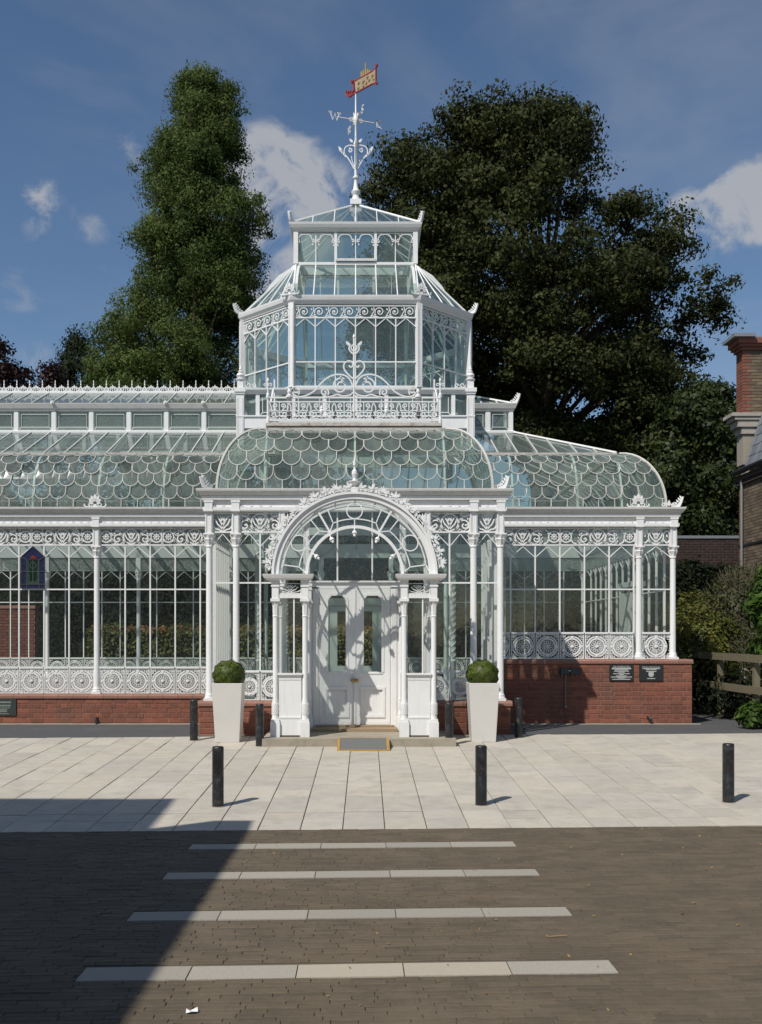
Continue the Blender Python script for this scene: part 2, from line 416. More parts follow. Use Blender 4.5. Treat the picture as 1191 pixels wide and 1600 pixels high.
# ------------------------------------------------------------------ mesh helpers
class MB:
    def __init__(s):
        s.v, s.f, s.m, s.cur = [], [], [], 0

    def add(s, vs, fs):
        b = len(s.v)
        s.v.extend(tuple(p) for p in vs)
        for f in fs:
            s.f.append(tuple(b + i for i in f))
            s.m.append(s.cur)

    def box(s, x0, x1, y0, y1, z0, z1):
        s.add([(x0, y0, z0), (x1, y0, z0), (x1, y1, z0), (x0, y1, z0), (x0, y0, z1), (x1, y0, z1), (x1, y1, z1), (x0, y1, z1)],
              [(0, 3, 2, 1), (4, 5, 6, 7), (0, 1, 5, 4), (1, 2, 6, 5), (2, 3, 7, 6), (3, 0, 4, 7)])

    def bbox(s, x0, x1, y0, y1, z0, z1, c=0.006):
        """box with the four edges of its -y face chamfered"""
        s.add([(x0, y0 + c, z0), (x1, y0 + c, z0), (x1, y1, z0), (x0, y1, z0), (x0, y0 + c, z1), (x1, y0 + c, z1), (x1, y1, z1), (x0, y1, z1),
               (x0 + c, y0, z0 + c), (x1 - c, y0, z0 + c), (x1 - c, y0, z1 - c), (x0 + c, y0, z1 - c)],
              [(0, 3, 2, 1), (4, 5, 6, 7), (1, 2, 6, 5), (2, 3, 7, 6), (3, 0, 4, 7), (8, 9, 10, 11), (0, 1, 9, 8), (1, 5, 10, 9), (5, 4, 11, 10), (4, 0, 8, 11)])

    def tube(s, pts, r, seg=5, closed=False, r2=None, caps=True):
        pts = [Vector(p) for p in pts]
        n = len(pts)
        if n < 2:
            return
        rings = []
        prev = None
        for i, p in enumerate(pts):
            if closed:
                d = pts[(i + 1) % n] - pts[i - 1]
            else:
                d = pts[min(i + 1, n - 1)] - pts[max(i - 1, 0)]
            if d.length < 1e-9:
                d = Vector((0, 0, 1))
            d.normalize()
            if prev is None:
                a = Vector((0, 1, 0)) if abs(d.y) < 0.9 else Vector((1, 0, 0))
                a = (a - d * a.dot(d)).normalized()
            else:
                a = prev - d * prev.dot(d)
                a = a.normalized() if a.length > 1e-6 else Vector((0, 1, 0))
            prev = a
            b = d.cross(a)
            rr = r if r2 is None else r + (r2 - r) * i / (n - 1)
            off = PI / 4 if seg == 4 else 0
            rings.append([p + (a * math.cos(off + 2 * PI * k / seg) + b * math.sin(off + 2 * PI * k / seg)) * rr for k in range(seg)])
        vs = [q for rg in rings for q in rg]
        fs = []
        m = n if closed else n - 1
        for i in range(m):
            j = (i + 1) % n
            for k in range(seg):
                fs.append((i * seg + k, i * seg + (k + 1) % seg, j * seg + (k + 1) % seg, j * seg + k))
        if caps and not closed:
            fs.append(tuple(range(seg - 1, -1, -1)))
            fs.append(tuple((n - 1) * seg + k for k in range(seg)))
        s.add(vs, fs)

    def path(s, pts, w, t, closed=False, w2=None, y=0.0):
        """flat bar along a polyline in the xz plane: width w in plane, depth t along y"""
        n = len(pts)
        vs, fs = [], []
        for i in range(n):
            if closed:
                a, b = pts[i - 1], pts[(i + 1) % n]
            else:
                a, b = pts[max(i - 1, 0)], pts[min(i + 1, n - 1)]
            dx, dz = b[0] - a[0], b[1] - a[1]
            L = math.hypot(dx, dz) or 1e-9
            ww = w if w2 is None else w + (w2 - w) * i / max(n - 1, 1)
            nx, nz = -dz / L * ww / 2, dx / L * ww / 2
            x, z = pts[i]
            vs += [(x + nx, y - t / 2, z + nz), (x - nx, y - t / 2, z - nz), (x - nx, y + t / 2, z - nz), (x + nx, y + t / 2, z + nz)]
        m = n if closed else n - 1
        for i in range(m):
            j = (i + 1) % n
            for k in range(4):
                fs.append((i * 4 + k, i * 4 + (k + 1) % 4, j * 4 + (k + 1) % 4, j * 4 + k))
        if not closed:
            fs += [(3, 2, 1, 0), tuple((n - 1) * 4 + k for k in range(4))]
        s.add(vs, fs)

    def bar(s, p, q, w, t):
        """straight bar between two 3-D points, square-ish section w x t"""
        p, q = Vector(p), Vector(q)
        d = (q - p).normalized()
        up = Vector((0, 0, 1)) if abs(d.z) < 0.95 else Vector((0, 1, 0))
        a = d.cross(up).normalized() * (w / 2)
        b = a.cross(d).normalized() * (t / 2)
        vs = []
        for c in (p, q):
            vs += [c - a - b, c + a - b, c + a + b, c - a + b]
        s.add(vs, [(3, 2, 1, 0), (4, 5, 6, 7)] + [(k, (k + 1) % 4, 4 + (k + 1) % 4, 4 + k) for k in range(4)])

    def lathe(s, prof, seg=14, c=(0, 0, 0), lobes=0, lob=0.0, lobe_from=None):
        vs, fs = [], []
        for i, (r, z) in enumerate(prof):
            for k in range(seg):
                a = 2 * PI * k / seg
                rr = r
                if lobes and lobe_from and lobe_from[0] <= i <= lobe_from[1]:
                    rr = r * (1 + lob * math.cos(lobes * a))
                vs.append((c[0] + rr * math.cos(a), c[1] + rr * math.sin(a), c[2] + z))
        for i in range(len(prof) - 1):
            for k in range(seg):
                fs.append((i * seg + k, i * seg + (k + 1) % seg, (i + 1) * seg + (k + 1) % seg, (i + 1) * seg + k))
        fs.append(tuple(range(seg - 1, -1, -1)))
        fs.append(tuple((len(prof) - 1) * seg + k for k in range(seg)))
        s.add(vs, fs)

    def prism(s, poly, y0, y1):
        """polygon in (x,z), front face y0, back face y1"""
        n = len(poly)
        vs = [(x, y0, z) for x, z in poly] + [(x, y1, z) for x, z in poly]
        s.add(vs, [tuple(range(n)), tuple(range(2 * n - 1, n - 1, -1))] + [(i, n + i, n + (i + 1) % n, (i + 1) % n) for i in range(n)])

    def hprism(s, poly, z0, z1):
        n = len(poly)
        vs = [(x, y, z0) for x, y in poly] + [(x, y, z1) for x, y in poly]
        s.add(vs, [tuple(range(n - 1, -1, -1)), tuple(range(n, 2 * n))] + [(i, (i + 1) % n, n + (i + 1) % n, n + i) for i in range(n)])

    def ring(s, cx, cz, r0, r1, y0, y1, a0=0, a1=2 * PI, n=40):
        full = abs(a1 - a0 - 2 * PI) < 1e-6
        vs, fs = [], []
        m = n if full else n + 1
        for i in range(m):
            a = a0 + (a1 - a0) * i / n
            c, si = math.cos(a), math.sin(a)
            vs += [(cx + r0 * c, y0, cz + r0 * si), (cx + r1 * c, y0, cz + r1 * si), (cx + r1 * c, y1, cz + r1 * si), (cx + r0 * c, y1, cz + r0 * si)]
        for i in range(n):
            j = (i + 1) % m
            for k in range(4):
                fs.append((i * 4 + k, i * 4 + (k + 1) % 4, j * 4 + (k + 1) % 4, j * 4 + k))
        if not full:
            fs += [(0, 1, 2, 3), tuple(n * 4 + k for k in (3, 2, 1, 0))]
        s.add(vs, fs)

    def disc(s, cx, cz, r, y0, y1, n=12):
        s.prism([(cx + r * math.cos(2 * PI * k / n), cz + r * math.sin(2 * PI * k / n)) for k in range(n)], y0, y1)

    def sweep(s, prof, pts, closed=False):
        """sweep a closed (n,z) profile along a plan path; n is to the right of travel"""
        n = len(pts)
        P = [Vector((p[0], p[1])) for p in pts]
        rows = []
        for i in range(n):
            if closed:
                a, b = (P[i] - P[i - 1]).normalized(), (P[(i + 1) % n] - P[i]).normalized()
            else:
                a = (P[i] - P[i - 1]).normalized() if i else (P[1] - P[0]).normalized()
                b = (P[i + 1] - P[i]).normalized() if i < n - 1 else a
            na, nb = Vector((a.y, -a.x)), Vector((b.y, -b.x))
            m = (na + nb)
            m = m / max(m.dot(na), 1e-6)
            rows.append([(P[i].x + m.x * q, P[i].y + m.y * q, z) for q, z in prof])
        k = len(prof)
        vs = [p for r in rows for p in r]
        fs = []
        for i in range(n if closed else n - 1):
            j = (i + 1) % n
            for q in range(k):
                fs.append((i * k + q, j * k + q, j * k + (q + 1) % k, i * k + (q + 1) % k))
        if not closed:
            fs += [tuple(range(k)), tuple((n - 1) * k + q for q in range(k - 1, -1, -1))]
        s.add(vs, fs)

    def quad(s, a, b, c, d):
        s.add([a, b, c, d], [(0, 1, 2, 3)])

    def mesh(s, name, mats, smooth=False):
        me = bpy.data.meshes.new(name)
        me.from_pydata(s.v, [], s.f)
        if not isinstance(mats, (list, tuple)):
            mats = [mats]
        for m in mats:
            me.materials.append(m)
        if any(s.m):
            me.polygons.foreach_set('material_index', s.m)
        if smooth:
            me.polygons.foreach_set('use_smooth', [True] * len(s.f))
            try:
                me.set_sharp_from_angle(angle=rad(40))
            except Exception:
                pass
        me.update()
        return me

    def build(s, name, mats, parent=None, loc=(0, 0, 0), rot=0.0, smooth=False):
        return link(name, s.mesh(name, mats, smooth), parent, loc, rot)


def link(name, me, parent=None, loc=(0, 0, 0), rot=0.0):
    o = bpy.data.objects.new(name, me)
    COL.objects.link(o)
    o.location = loc
    if rot:
        o.rotation_euler = (0, 0, rot)
    if parent is not None:
        o.parent = parent
    return o


CACHE = {}


def inst(key, maker, name, mats, parent, loc=(0, 0, 0), rot=0.0, smooth=False):
    if key not in CACHE:
        b = MB()
        maker(b)
        CACHE[key] = b.mesh(name, mats, smooth)
    return link(name, CACHE[key], parent, loc, rot)


def tag(o, label=None, cat=None, group=None, kind=None):
    for k, v in (('label', label), ('category', cat), ('group', group), ('kind', kind)):
        if v:
            o[k] = v
    return o


def thing(name, label, cat, loc=(0, 0, 0), rot=0.0, group=None):
    o = bpy.data.objects.new(name, None)
    COL.objects.link(o)
    o.empty_display_size = 0.2
    o.location = loc
    o.rotation_euler = (0, 0, rot)
    return tag(o, label, cat, group)


def W(px, py, d):
    """photograph pixel at depth d -> world point"""
    return Vector((CX + (px - VX) / FPX * d, CY + d, CZ - (py - VY) / FPX * d))


def arc(cx, cz, r, a0, a1, n=10):
    return [(cx + r * math.cos(rad(a0 + (a1 - a0) * i / n)), cz + r * math.sin(rad(a0 + (a1 - a0) * i / n))) for i in range(n + 1)]


def spiral(cx, cz, r0, r1, a0, a1, n=18):
    out = []
    for i in range(n + 1):
        t = i / n
        r = r0 + (r1 - r0) * t
        a = rad(a0 + (a1 - a0) * t)
        out.append((cx + r * math.cos(a), cz + r * math.sin(a)))
    return out


def curve(ctrl, n=8):
    """Catmull-Rom through 2-D points"""
    P = [ctrl[0]] + list(ctrl) + [ctrl[-1]]
    out = []
    for i in range(1, len(P) - 2):
        for k in range(n):
            t = k / n
            r = []
            for j in (0, 1):
                p0, p1, p2, p3 = P[i - 1][j], P[i][j], P[i + 1][j], P[i + 2][j]
                r.append(0.5 * (2 * p1 + (p2 - p0) * t + (2 * p0 - 5 * p1 + 4 * p2 - p3) * t * t + (3 * p1 - p0 - 3 * p2 + p3) * t ** 3))
            out.append(tuple(r))
    out.append(tuple(ctrl[-1]))
    return out


# ------------------------------------------------------------------ ground, road, pavement
SH = 0.046                                        # the road runs at a slight angle to the building


def z_pave(y):
    return 0.03484 * y + 0.1119


def z_road(y):
    return -0.167 - 0.0155 * (y + 8.0)


YK, YB = -8.0, -2.27                              # kerb line, rear edge of the paving (at x = 0)


def strip_sheet(name, rows, x0, x1, m, parent=None, shear=True):
    b = MB()
    n = len(rows)
    vs = []
    for y, z in rows:
        for x in (x0, x1):
            vs.append((x, y + (SH * x if shear else 0), z))
    b.add(vs, [(2 * i, 2 * i + 1, 2 * i + 3, 2 * i + 2) for i in range(n - 1)])
    return b.build(name, m, parent)


ground = strip_sheet('ground', [(-700, .35), (-42, .35), (-41, z_road(-40) - .06), (-20, z_road(-20) - .06), (-8.0, -.23), (-2.3, -.03), (-0.2, -.05), (9, -.05), (700, -.05)],
                     -700, 700, EARTH, shear=False)
tag(ground, kind='structure')
road = strip_sheet('road', [(-40, z_road(-40) - .006), (-14, z_road(-14) - .006), (YK, z_road(YK) - .006)], -60, 60, JOINT)
tag(road, kind='structure')
pavement = strip_sheet('pavement', [(YK, z_pave(YK) - .012), (YB, z_pave(YB) - .012)], -60, 60, PJOINT)
tag(pavement, kind='structure')
path = strip_sheet('path', [(YB + .012, .022), (-.35, .004), (7.5, .004)], -60, 60, TARMAC)
tag(path, kind='structure')
# edging strip at the foot of the walls
edging = MB()
edging.box(-9, -2.26, -.24, -.13, -.04, .018)
edging.box(2.26, 5.6, -.24, -.13, -.04, .018)
tag(edging.build('concrete_edging', STEP), kind='structure')


def vis_px(x, y, z):
    d = y - CY
    if d < 0.3:
        return None
    return (VX + (x - CX) / d * FPX, VY - (z - CZ) / d * FPX)


# pavers
rnd = random.Random(11)
PL, PWD, GAP = 0.205, 0.047, 0.0018
stripes = [-11.75, -10.75, -9.75, -8.77]
SW = 0.185
pv = []
v = YK - PWD
row = 0
while v > -13.0:
    instripe = [s for s in stripes if v + PWD > s - 0.002 and v < s + SW + 0.002]
    off = (rnd.random() * PL)
    x = -5.2 + off - PL
    while x < 6.2:
        L = PL * (0.9 + 0.2 * rnd.random()) if rnd.random() > 0.12 else PL * 0.55
        xa, xb = x, x + L
        x = xb
        if instripe:
            if xb <= -1.236 + 1e-4 or xa >= 1.262:
                pass
            elif xa < -1.236 < xb:
                xb = -1.238
            elif xa < 1.262 < xb:
                xa = 1.264
            else:
                continue
            if xb - xa < 0.02:
                continue
        p = vis_px((xa + xb) / 2, v + SH * xa, -.15)
        if p is None or p[0] < -320 or p[0] > 1191 + 320 or p[1] > 1900:
            continue
        pv.append((xa + GAP / 2, xb - GAP / 2, v + GAP / 2, v + PWD - GAP / 2, p))
    v -= PWD
    row += 1


def paver_geo(b, xa, xb, va, vb, ox=0, oy=0, oz=0):
    h = rnd.uniform(-.0016, .0016)
    tx, ty = rnd.uniform(-.0016, .0016), rnd.uniform(-.0009, .0009)
    c = .003
    ring0, ring1, ring2 = [], [], []
    for (x, vv, sx, sy) in ((xa, va, -1, -1), (xb, va, 1, -1), (xb, vb, 1, 1), (xa, vb, -1, 1)):
        y = vv + SH * x
        zz = z_road(y) + h + tx * sx + ty * sy
        ring0.append((x - ox, y - oy, z_road(y) - .02 - oz))
        ring1.append((x - ox, y - oy, zz - c - oz))
        ring2.append((x - sx * c - ox, y - sy * c - oy, zz - oz))
    vs = ring0 + ring1 + ring2
    fs = [(8, 9, 10, 11)]
    for r in (0, 4):
        for k in range(4):
            fs.append((r + k, r + (k + 1) % 4, r + 4 + (k + 1) % 4, r + 4 + k))
    b.add(vs, fs)


inview = [q for q in pv if 0 <= q[4][0] <= 1191 and q[4][1] <= 1600]
inview.sort(key=lambda q: -(q[4][1]) + (0 if q[1] - q[0] > .12 else 40))
big = set(id(q) for q in inview[:300])
rest = MB()
for q in pv:
    if id(q) in big:
        b = MB()
        cx, cy = (q[0] + q[1]) / 2, (q[2] + q[3]) / 2 + SH * (q[0] + q[1]) / 2
        paver_geo(b, q[0], q[1], q[2], q[3], cx, cy, 0)
        b.build('paver', PAVER, road, (cx, cy, 0))
    else:
        paver_geo(rest, *q[:4])
tag(rest.build('paving_brick_field', PAVER, road), kind='stuff')
# crossing stripes: five stones each
for si, sv in enumerate(stripes):
    for k in range(5):
        xa = -1.236 + k * 0.4996
        b = MB()
        h = rnd.uniform(-.0008, .0008)
        pts = []
        jit = [rnd.uniform(-.003, .003) for _ in range(4)]
        for j, (x, vv) in enumerate(((xa + .003, sv), (xa + .4966, sv), (xa + .4966, sv + SW), (xa + .003, sv + SW))):
            pts.append((x, vv + jit[j] + SH * x))
        cx, cy = xa + .25, sv + SW / 2 + SH * (xa + .25)
        lo = [(x - cx, y - cy, z_road(y) - .03) for x, y in pts]
        hi = [(x - cx, y - cy, z_road(y) + h) for x, y in pts]
        b.add(lo + hi, [(4, 5, 6, 7)] + [(i, (i + 1) % 4, 4 + (i + 1) % 4, 4 + i) for i in range(4)])
        b.build('crossing_stone', GRANITE2 if (si == 0 and k in (2, 3)) else GRANITE, road, (cx, cy, 0))

# paving slabs in columns that run up to the building
slabs = []
k0 = -32
for k in range(k0, 34):
    xa = -0.40 + 0.355 * k
    xb = xa + 0.355
    cuts = [YK, -7.62 + rnd.uniform(-.05, .05), -7.32]
    yv = -7.32
    while yv < YB - .3:
        yv += rnd.choice([.36, .36, .52, .68, .68, .75])
        cuts.append(min(yv, YB))
    if cuts[-1] < YB:
        if YB - cuts[-1] < .25:
            cuts[-1] = YB
        else:
            cuts.append(YB)
    if cuts[-1] - cuts[-2] < .12:
        cuts.pop(-2)
    for a, c in zip(cuts, cuts[1:]):
        p = vis_px((xa + xb) / 2, (a + c) / 2 + SH * xa, 0)
        size = 0.355 * (c - a) / ((a - CY) ** 2)
        slabs.append((xa, xb, a, c, p, size))


def slab_geo(b, xa, xb, va, vb, ox=0, oy=0):
    h = rnd.uniform(-.0025, .0025)
    g = .0038
    c = .003
    tx, ty = rnd.uniform(-.0015, .0015), rnd.uniform(-.0015, .0015)
    r0, r1, r2 = [], [], []
    if abs(va + 7.32) < .001:
        va += .008
    va, vb = va + .0035, vb - .0035
    for (x, vv, sx, sy) in ((xa + g, va + g, -1, -1), (xb - g, va + g, 1, -1), (xb - g, vb - g, 1, 1), (xa + g, vb - g, -1, 1)):
        y = vv + SH * x
        x = x + .0072 * (vv + 3)
        z = z_pave(y) + h + tx * sx + ty * sy
        r0.append((x - ox, y - oy, z - .035))
        r1.append((x - ox, y - oy, z - c))
        r2.append((x - sx * c - ox, y - sy * c - oy, z))
    fs = [(8, 9, 10, 11)]
    for r in (0, 4):
        for k in range(4):
            fs.append((r + k, r + (k + 1) % 4, r + 4 + (k + 1) % 4, r + 4 + k))
    b.add(r0 + r1 + r2, fs)


vis = sorted([q for q in slabs if -20 <= q[4][0] <= 1211], key=lambda q: -q[5])
bigs = set(id(q) for q in vis[:300])
rest = MB()
for q in slabs:
    if id(q) in bigs:
        b = MB()
        cx, cy = (q[0] + q[1]) / 2, (q[2] + q[3]) / 2
        slab_geo(b, q[0], q[1], q[2], q[3], cx, cy)
        b.build('paving_slab', SLAB, pavement, (cx, cy, 0))
    else:
        slab_geo(rest, *q[:4])
tag(rest.build('paving_slab_field', SLAB, pavement), kind='stuff')

# ------------------------------------------------------------------ the conservatory
house = thing('conservatory', 'ornate white iron and glass conservatory with domed lantern tower and fish-scale glass roof', 'conservatory', (0, 3.25, 0))
HINV = Vector((0, -3.25, 0))


def part(o):
    """parent to the conservatory keeping world placement"""
    o.parent = house
    o.location = Vector(o.location) + HINV
    return o


def pinst(key, maker, name, mats, loc=(0, 0, 0), rot=0.0, smooth=False):
    o = part(inst(key, maker, name, mats, None, loc, rot, smooth))
    if name.endswith('_pane'):                   # old glass never sits quite true
        o.rotation_euler = (rnd.uniform(-.007, .007), rnd.uniform(-.002, .002), rot + rnd.uniform(-.007, .007))
    return o


def pbuild(b, name, mats, loc=(0, 0, 0), rot=0.0, smooth=False):
    return part(b.build(name, mats, None, loc, rot, smooth))


ZR, ZH, ZF0, ZF1 = 2.207, 2.74, 2.917, 3.227      # transom, lattice foot, frieze bottom and top


def wp(org, rot, u, n=0.0, z=0.0):
    c, s = math.cos(rot), math.sin(rot)
    return (org[0] + c * u - s * n, org[1] + s * u + c * n, z)


# --- cast-iron pieces
def column_maker(zp):
    H = ZF0 - zp

    def mk(b):
        b.box(-.074, .074, -.074, .074, 0, .035)
        b.lathe([(.07, .035), (.071, .05), (.06, .062), (.064, .078), (.054, .095), (.0485, .13), (.0455, H - .20), (.055, H - .195), (.055, H - .182),
                 (.048, H - .175), (.05, H - .15), (.066, H - .105), (.078, H - .085), (.062, H - .078), (.066, H - .06), (.083, H - .03), (.07, H - .022)],
                24, lobes=8, lob=.13, lobe_from=(10, 15))
        b.box(-.078, .078, -.078, .078, H - .022, H - .001)
    return mk


def pier_mk(b):
    b.box(-.052, .052, -.058, .05, 0.001, ZF1 - ZF0 - .002)
    for sx in (-.036, .036):
        for k in range(19):
            z = .02 + k * .0145
            b.box(sx - .008, sx + .008, -.066, -.0575, z, z + .0095)
    b.box(-.066, .066, -.099, .05, ZF1 - ZF0 - .002, ZF1 - ZF0 + .022)
    b.box(-.056, .056, -.094, .05, ZF1 - ZF0 + .022, ZF1 - ZF0 + .125)
    b.box(-.066, .066, -.101, .05, ZF1 - ZF0 + .125, ZF1 - ZF0 + .156)


def leafblob(b, x, z, r, a, y0=-.012, y1=.012, L=2.2):
    r = r * 1.18
    c, s = math.cos(a), math.sin(a)
    pts = [(-.25, 0), (.15, .42), (.8, .3), (1.3, 0), (.8, -.3), (.15, -.42)]
    b.prism([(x + r * (px * c * L / 2 - pz * s), z + r * (px * s * L / 2 + pz * c)) for px, pz in pts], y0, y1)


def rosette(b, cx, cz, R, n=8, w=.009, t=.02):
    b.ring(cx, cz, R * .16, R * .30, -t * .7, t * .5, n=12)
    b.disc(cx, cz, R * .2, -t, t * .5, 8)
    for k in range(n):
        a = 2 * PI * k / n
        leafblob(b, cx + R * .45 * math.cos(a), cz + R * .45 * math.sin(a), R * .36, a, -t * .55, t * .4, 1.8)


def frieze_maker(Wd, H=.29):
    def mk(b):
        t, w = .022, .0185
        h = H / 2
        b.path([(-Wd / 2, h - .008), (Wd / 2, h - .008)], .016, .034)
        b.path([(-Wd / 2, -h + .010), (Wd / 2, -h + .010)], .020, .040)
        for sx in (-1, 1):
            b.path([(sx * (Wd / 2 - .006), -h + .02), (sx * (Wd / 2 - .006), h - .016)], .010, .026)
        r = h - .022
        fr = min(r, Wd / 2 - .02)
        b.path(arc(0, 0, r, -52, 232, 26), w, t) if Wd > .3 else None
        b.path([(0, -h + .02), (0, r * .75)], .016, t)
        for sx in (-1, 1):
            b.path(curve([(0, -.105), (sx * .035, -.055), (sx * .072, -.02), (sx * .098, .035)], 5), w, t)
            b.path(curve([(0, -.05), (sx * .025, .0), (sx * .042, .035), (sx * .068, .075)], 5), w, t)
            b.path(curve([(0, .0), (sx * .012, .035), (sx * .03, .085)], 4), w * .9, t)
            leafblob(b, sx * .045, -.045, .02, rad(90 - sx * 60))
            leafblob(b, sx * .022, .03, .016, rad(90 - sx * 45))
            b.path(curve([(sx * .012, -h + .02), (sx * .05, -.10), (sx * .10, -.085), (sx * .135, -.045)], 5), w, t)
            b.disc(sx * .100, .042, .012, -t / 2, t / 2, 8)
            b.disc(sx * .07, .082, .012, -t / 2, t / 2, 8)
        leafblob(b, 0, .06, .022, PI / 2)
        room = Wd / 2 - .135
        if room > .06:
            for sx in (-1, 1):
                X = lambda q: sx * (.135 + q)
                cx = min(.085, room * .5)
                if room > .13:
                    b.path([(sx * abs(p[0]), p[1]) for p in spiral(.135 + cx, -.035, .085, .018, 175, -250, 24)], w, t)
                    b.path(curve([(X(0), .03), (X(cx * .6), .085), (X(cx + .05), .11), (X(cx + .09), .07)], 6), w, t)
                    b.path(curve([(X(.0), -.09), (X(cx * .6), -.125), (X(cx + .06), -.12), (X(cx + .11), -.06)], 6), w, t)
                    leafblob(b, X(cx), .085, .026, rad(90 - sx * 70))
                    leafblob(b, X(cx + .05), .05, .024, rad(90 + sx * 20))
                    leafblob(b, X(cx - .04), .055, .020, rad(90 + sx * 50))
                    leafblob(b, X(cx + .01), -.035, .026, rad(20))
                    leafblob(b, X(.02), .11, .018, rad(90 - sx * 30))
                    for (qx, qz, q0, q1) in ((cx + .075, .03, 200, -160), (cx + .08, -.105, 20, 380), (.012, .035, 90, -270), (.0, -.125, 0, 360), (cx - .03, .12, 0, -330), (cx + .10, .115, 180, 540)):
                        if qx + .03 < room:
                            b.path([(sx * abs(p[0]), p[1]) for p in spiral(.135 + qx, qz, .024, .007, q0, q1, 12)], .0095, t)
                    b.path(curve([(X(cx - .08), -.02), (X(cx - .02), .065), (X(cx + .05), .095)], 5), .010, t)
                    b.path(curve([(X(cx - .02), -.12), (X(cx + .06), -.07), (X(cx + .11), .0)], 5), .010, t)
                else:
                    b.path(curve([(X(0), .06), (X(room * .5), .1), (X(room), .05)], 5), w, t)
                    b.path(curve([(X(0), -.06), (X(room * .5), -.1), (X(room), -.05)], 5), w, t)
                    leafblob(b, X(room * .5), .0, .024, rad(90))
                if room > .28:
                    rx = .135 + room - .095
                    b.path(arc(sx * rx, 0, .088, 0, 360, 22), w, t)
                    rosette(b, sx * rx, 0, .066, 8)
                    for q in (45, 135, 225, 315):
                        leafblob(b, sx * rx + .105 * math.cos(rad(q)), .105 * math.sin(rad(q)), .02, rad(q + 180))
                    b.path(curve([(sx * (rx - .085), .03), (sx * (rx - .11), .09), (sx * (rx - .15), .115)], 5), w, t)
                    b.path(curve([(sx * (rx - .085), -.03), (sx * (rx - .11), -.09), (sx * (rx - .17), -.115)], 5), w, t)
    return mk


def sill_panel_maker(Wd, H):
    def mk(b):
        t = .022
        hw, hh = Wd / 2, H / 2
        R = min(hw, hh)
        b.path([(-hw + .008, -hh + .009), (hw - .008, -hh + .009), (hw - .008, hh - .009), (-hw + .008, hh - .009)], .017, .028, closed=True)
        if R < .1:
            b.path([(-hw, -hh), (hw, hh)], .014, t)
            b.path([(-hw, hh), (hw, -hh)], .014, t)
            return
        r1, r2 = R * .93, R * .60
        b.ring(0, 0, r1 - .028, r1 - .006, -t / 2, t / 2, n=36)
        b.ring(0, 0, r2 - .002, r2 + .024, -t * .6, t / 2, n=32)
        for k in range(4):
            a = PI / 2 * k
            for da in (-.20, .20):
                c, s = math.cos(a + da), math.sin(a + da)
                b.path([(r2 * c, r2 * s), ((r1 - .012) * c, (r1 - .012) * s)], .013, t)
            m = (r1 + r2) / 2
            b.disc(m * math.cos(a), m * math.sin(a), R * .085, -t * .8, t / 2, 8)
            b.ring(0, 0, r2 + .02, r1 - .02, -t * .35, t * .35, a - .19, a + .19, 4)
        n = 12
        for k in range(n):
            a = 2 * PI * k / n
            c, s = math.cos(a), math.sin(a)
            rr = r2 * .70
            L0, L1 = r2 * .22, r2 * .92
            pet = []
            for q in range(9):
                f = q / 8
                pet.append((L0 + (L1 - L0) * math.sin(f * PI / 2 if f <= .5 else PI / 2 * (1 - (f - .5) * 0)) if False else L0 + (L1 - L0) * (1 - abs(2 * f - 1)),
                            r2 * .20 * math.sin(2 * PI * f) * (1 if True else 0)))
            b.path([(x * c - z * s, x * s + z * c) for x, z in pet], .0085, t)
            b.disc(r2 * .86 * c, r2 * .86 * s, r2 * .075, -t * .5, t * .5, 6)
        b.lathe_y = None
        b.ring(0, 0, .0, r2 * .20, -t * 1.1, t / 2, n=12)
        b.disc(0, 0, r2 * .11, -t * 1.6, -t, 8)
        for sx in (-1, 1):
            for sz in (-1, 1):
                cx, cz = sx * (hw - R * .19), sz * (hh - R * .19)
                b.ring(cx, cz, R * .085, R * .135, -t / 2, t / 2, n=14)
                b.disc(cx, cz, R * .05, -t * .6, t / 2, 6)
                b.path(curve([(sx * (hw - .012), sz * hh * .50), (sx * (hw - R * .13), sz * hh * .58), (sx * (hw - R * .28), sz * (hh - R * .40)), ], 4), .011, t)
                b.path(curve([(sx * hw * .50, sz * (hh - .012)), (sx * hw * .58, sz * (hh - R * .13)), (sx * (hw - R * .40), sz * (hh - R * .28)), ], 4), .011, t)
                leafblob(b, sx * (hw - R * .09), sz * hh * .36, R * .06, rad(90))
                leafblob(b, sx * hw * .36, sz * (hh - R * .09), R * .06, 0)
    return mk


def pane_quad(Wd, H):
    return lambda b: b.quad((-Wd / 2, 0, -H / 2), (Wd / 2, 0, -H / 2), (Wd / 2, 0, H / 2), (-Wd / 2, 0, H / 2))


def boxmk(w_, d_, h_):
    return lambda b: b.box(-w_ / 2, w_ / 2, -d_ / 2, d_ / 2, -h_ / 2, h_ / 2)


def r3(x):
    return round(x, 3)


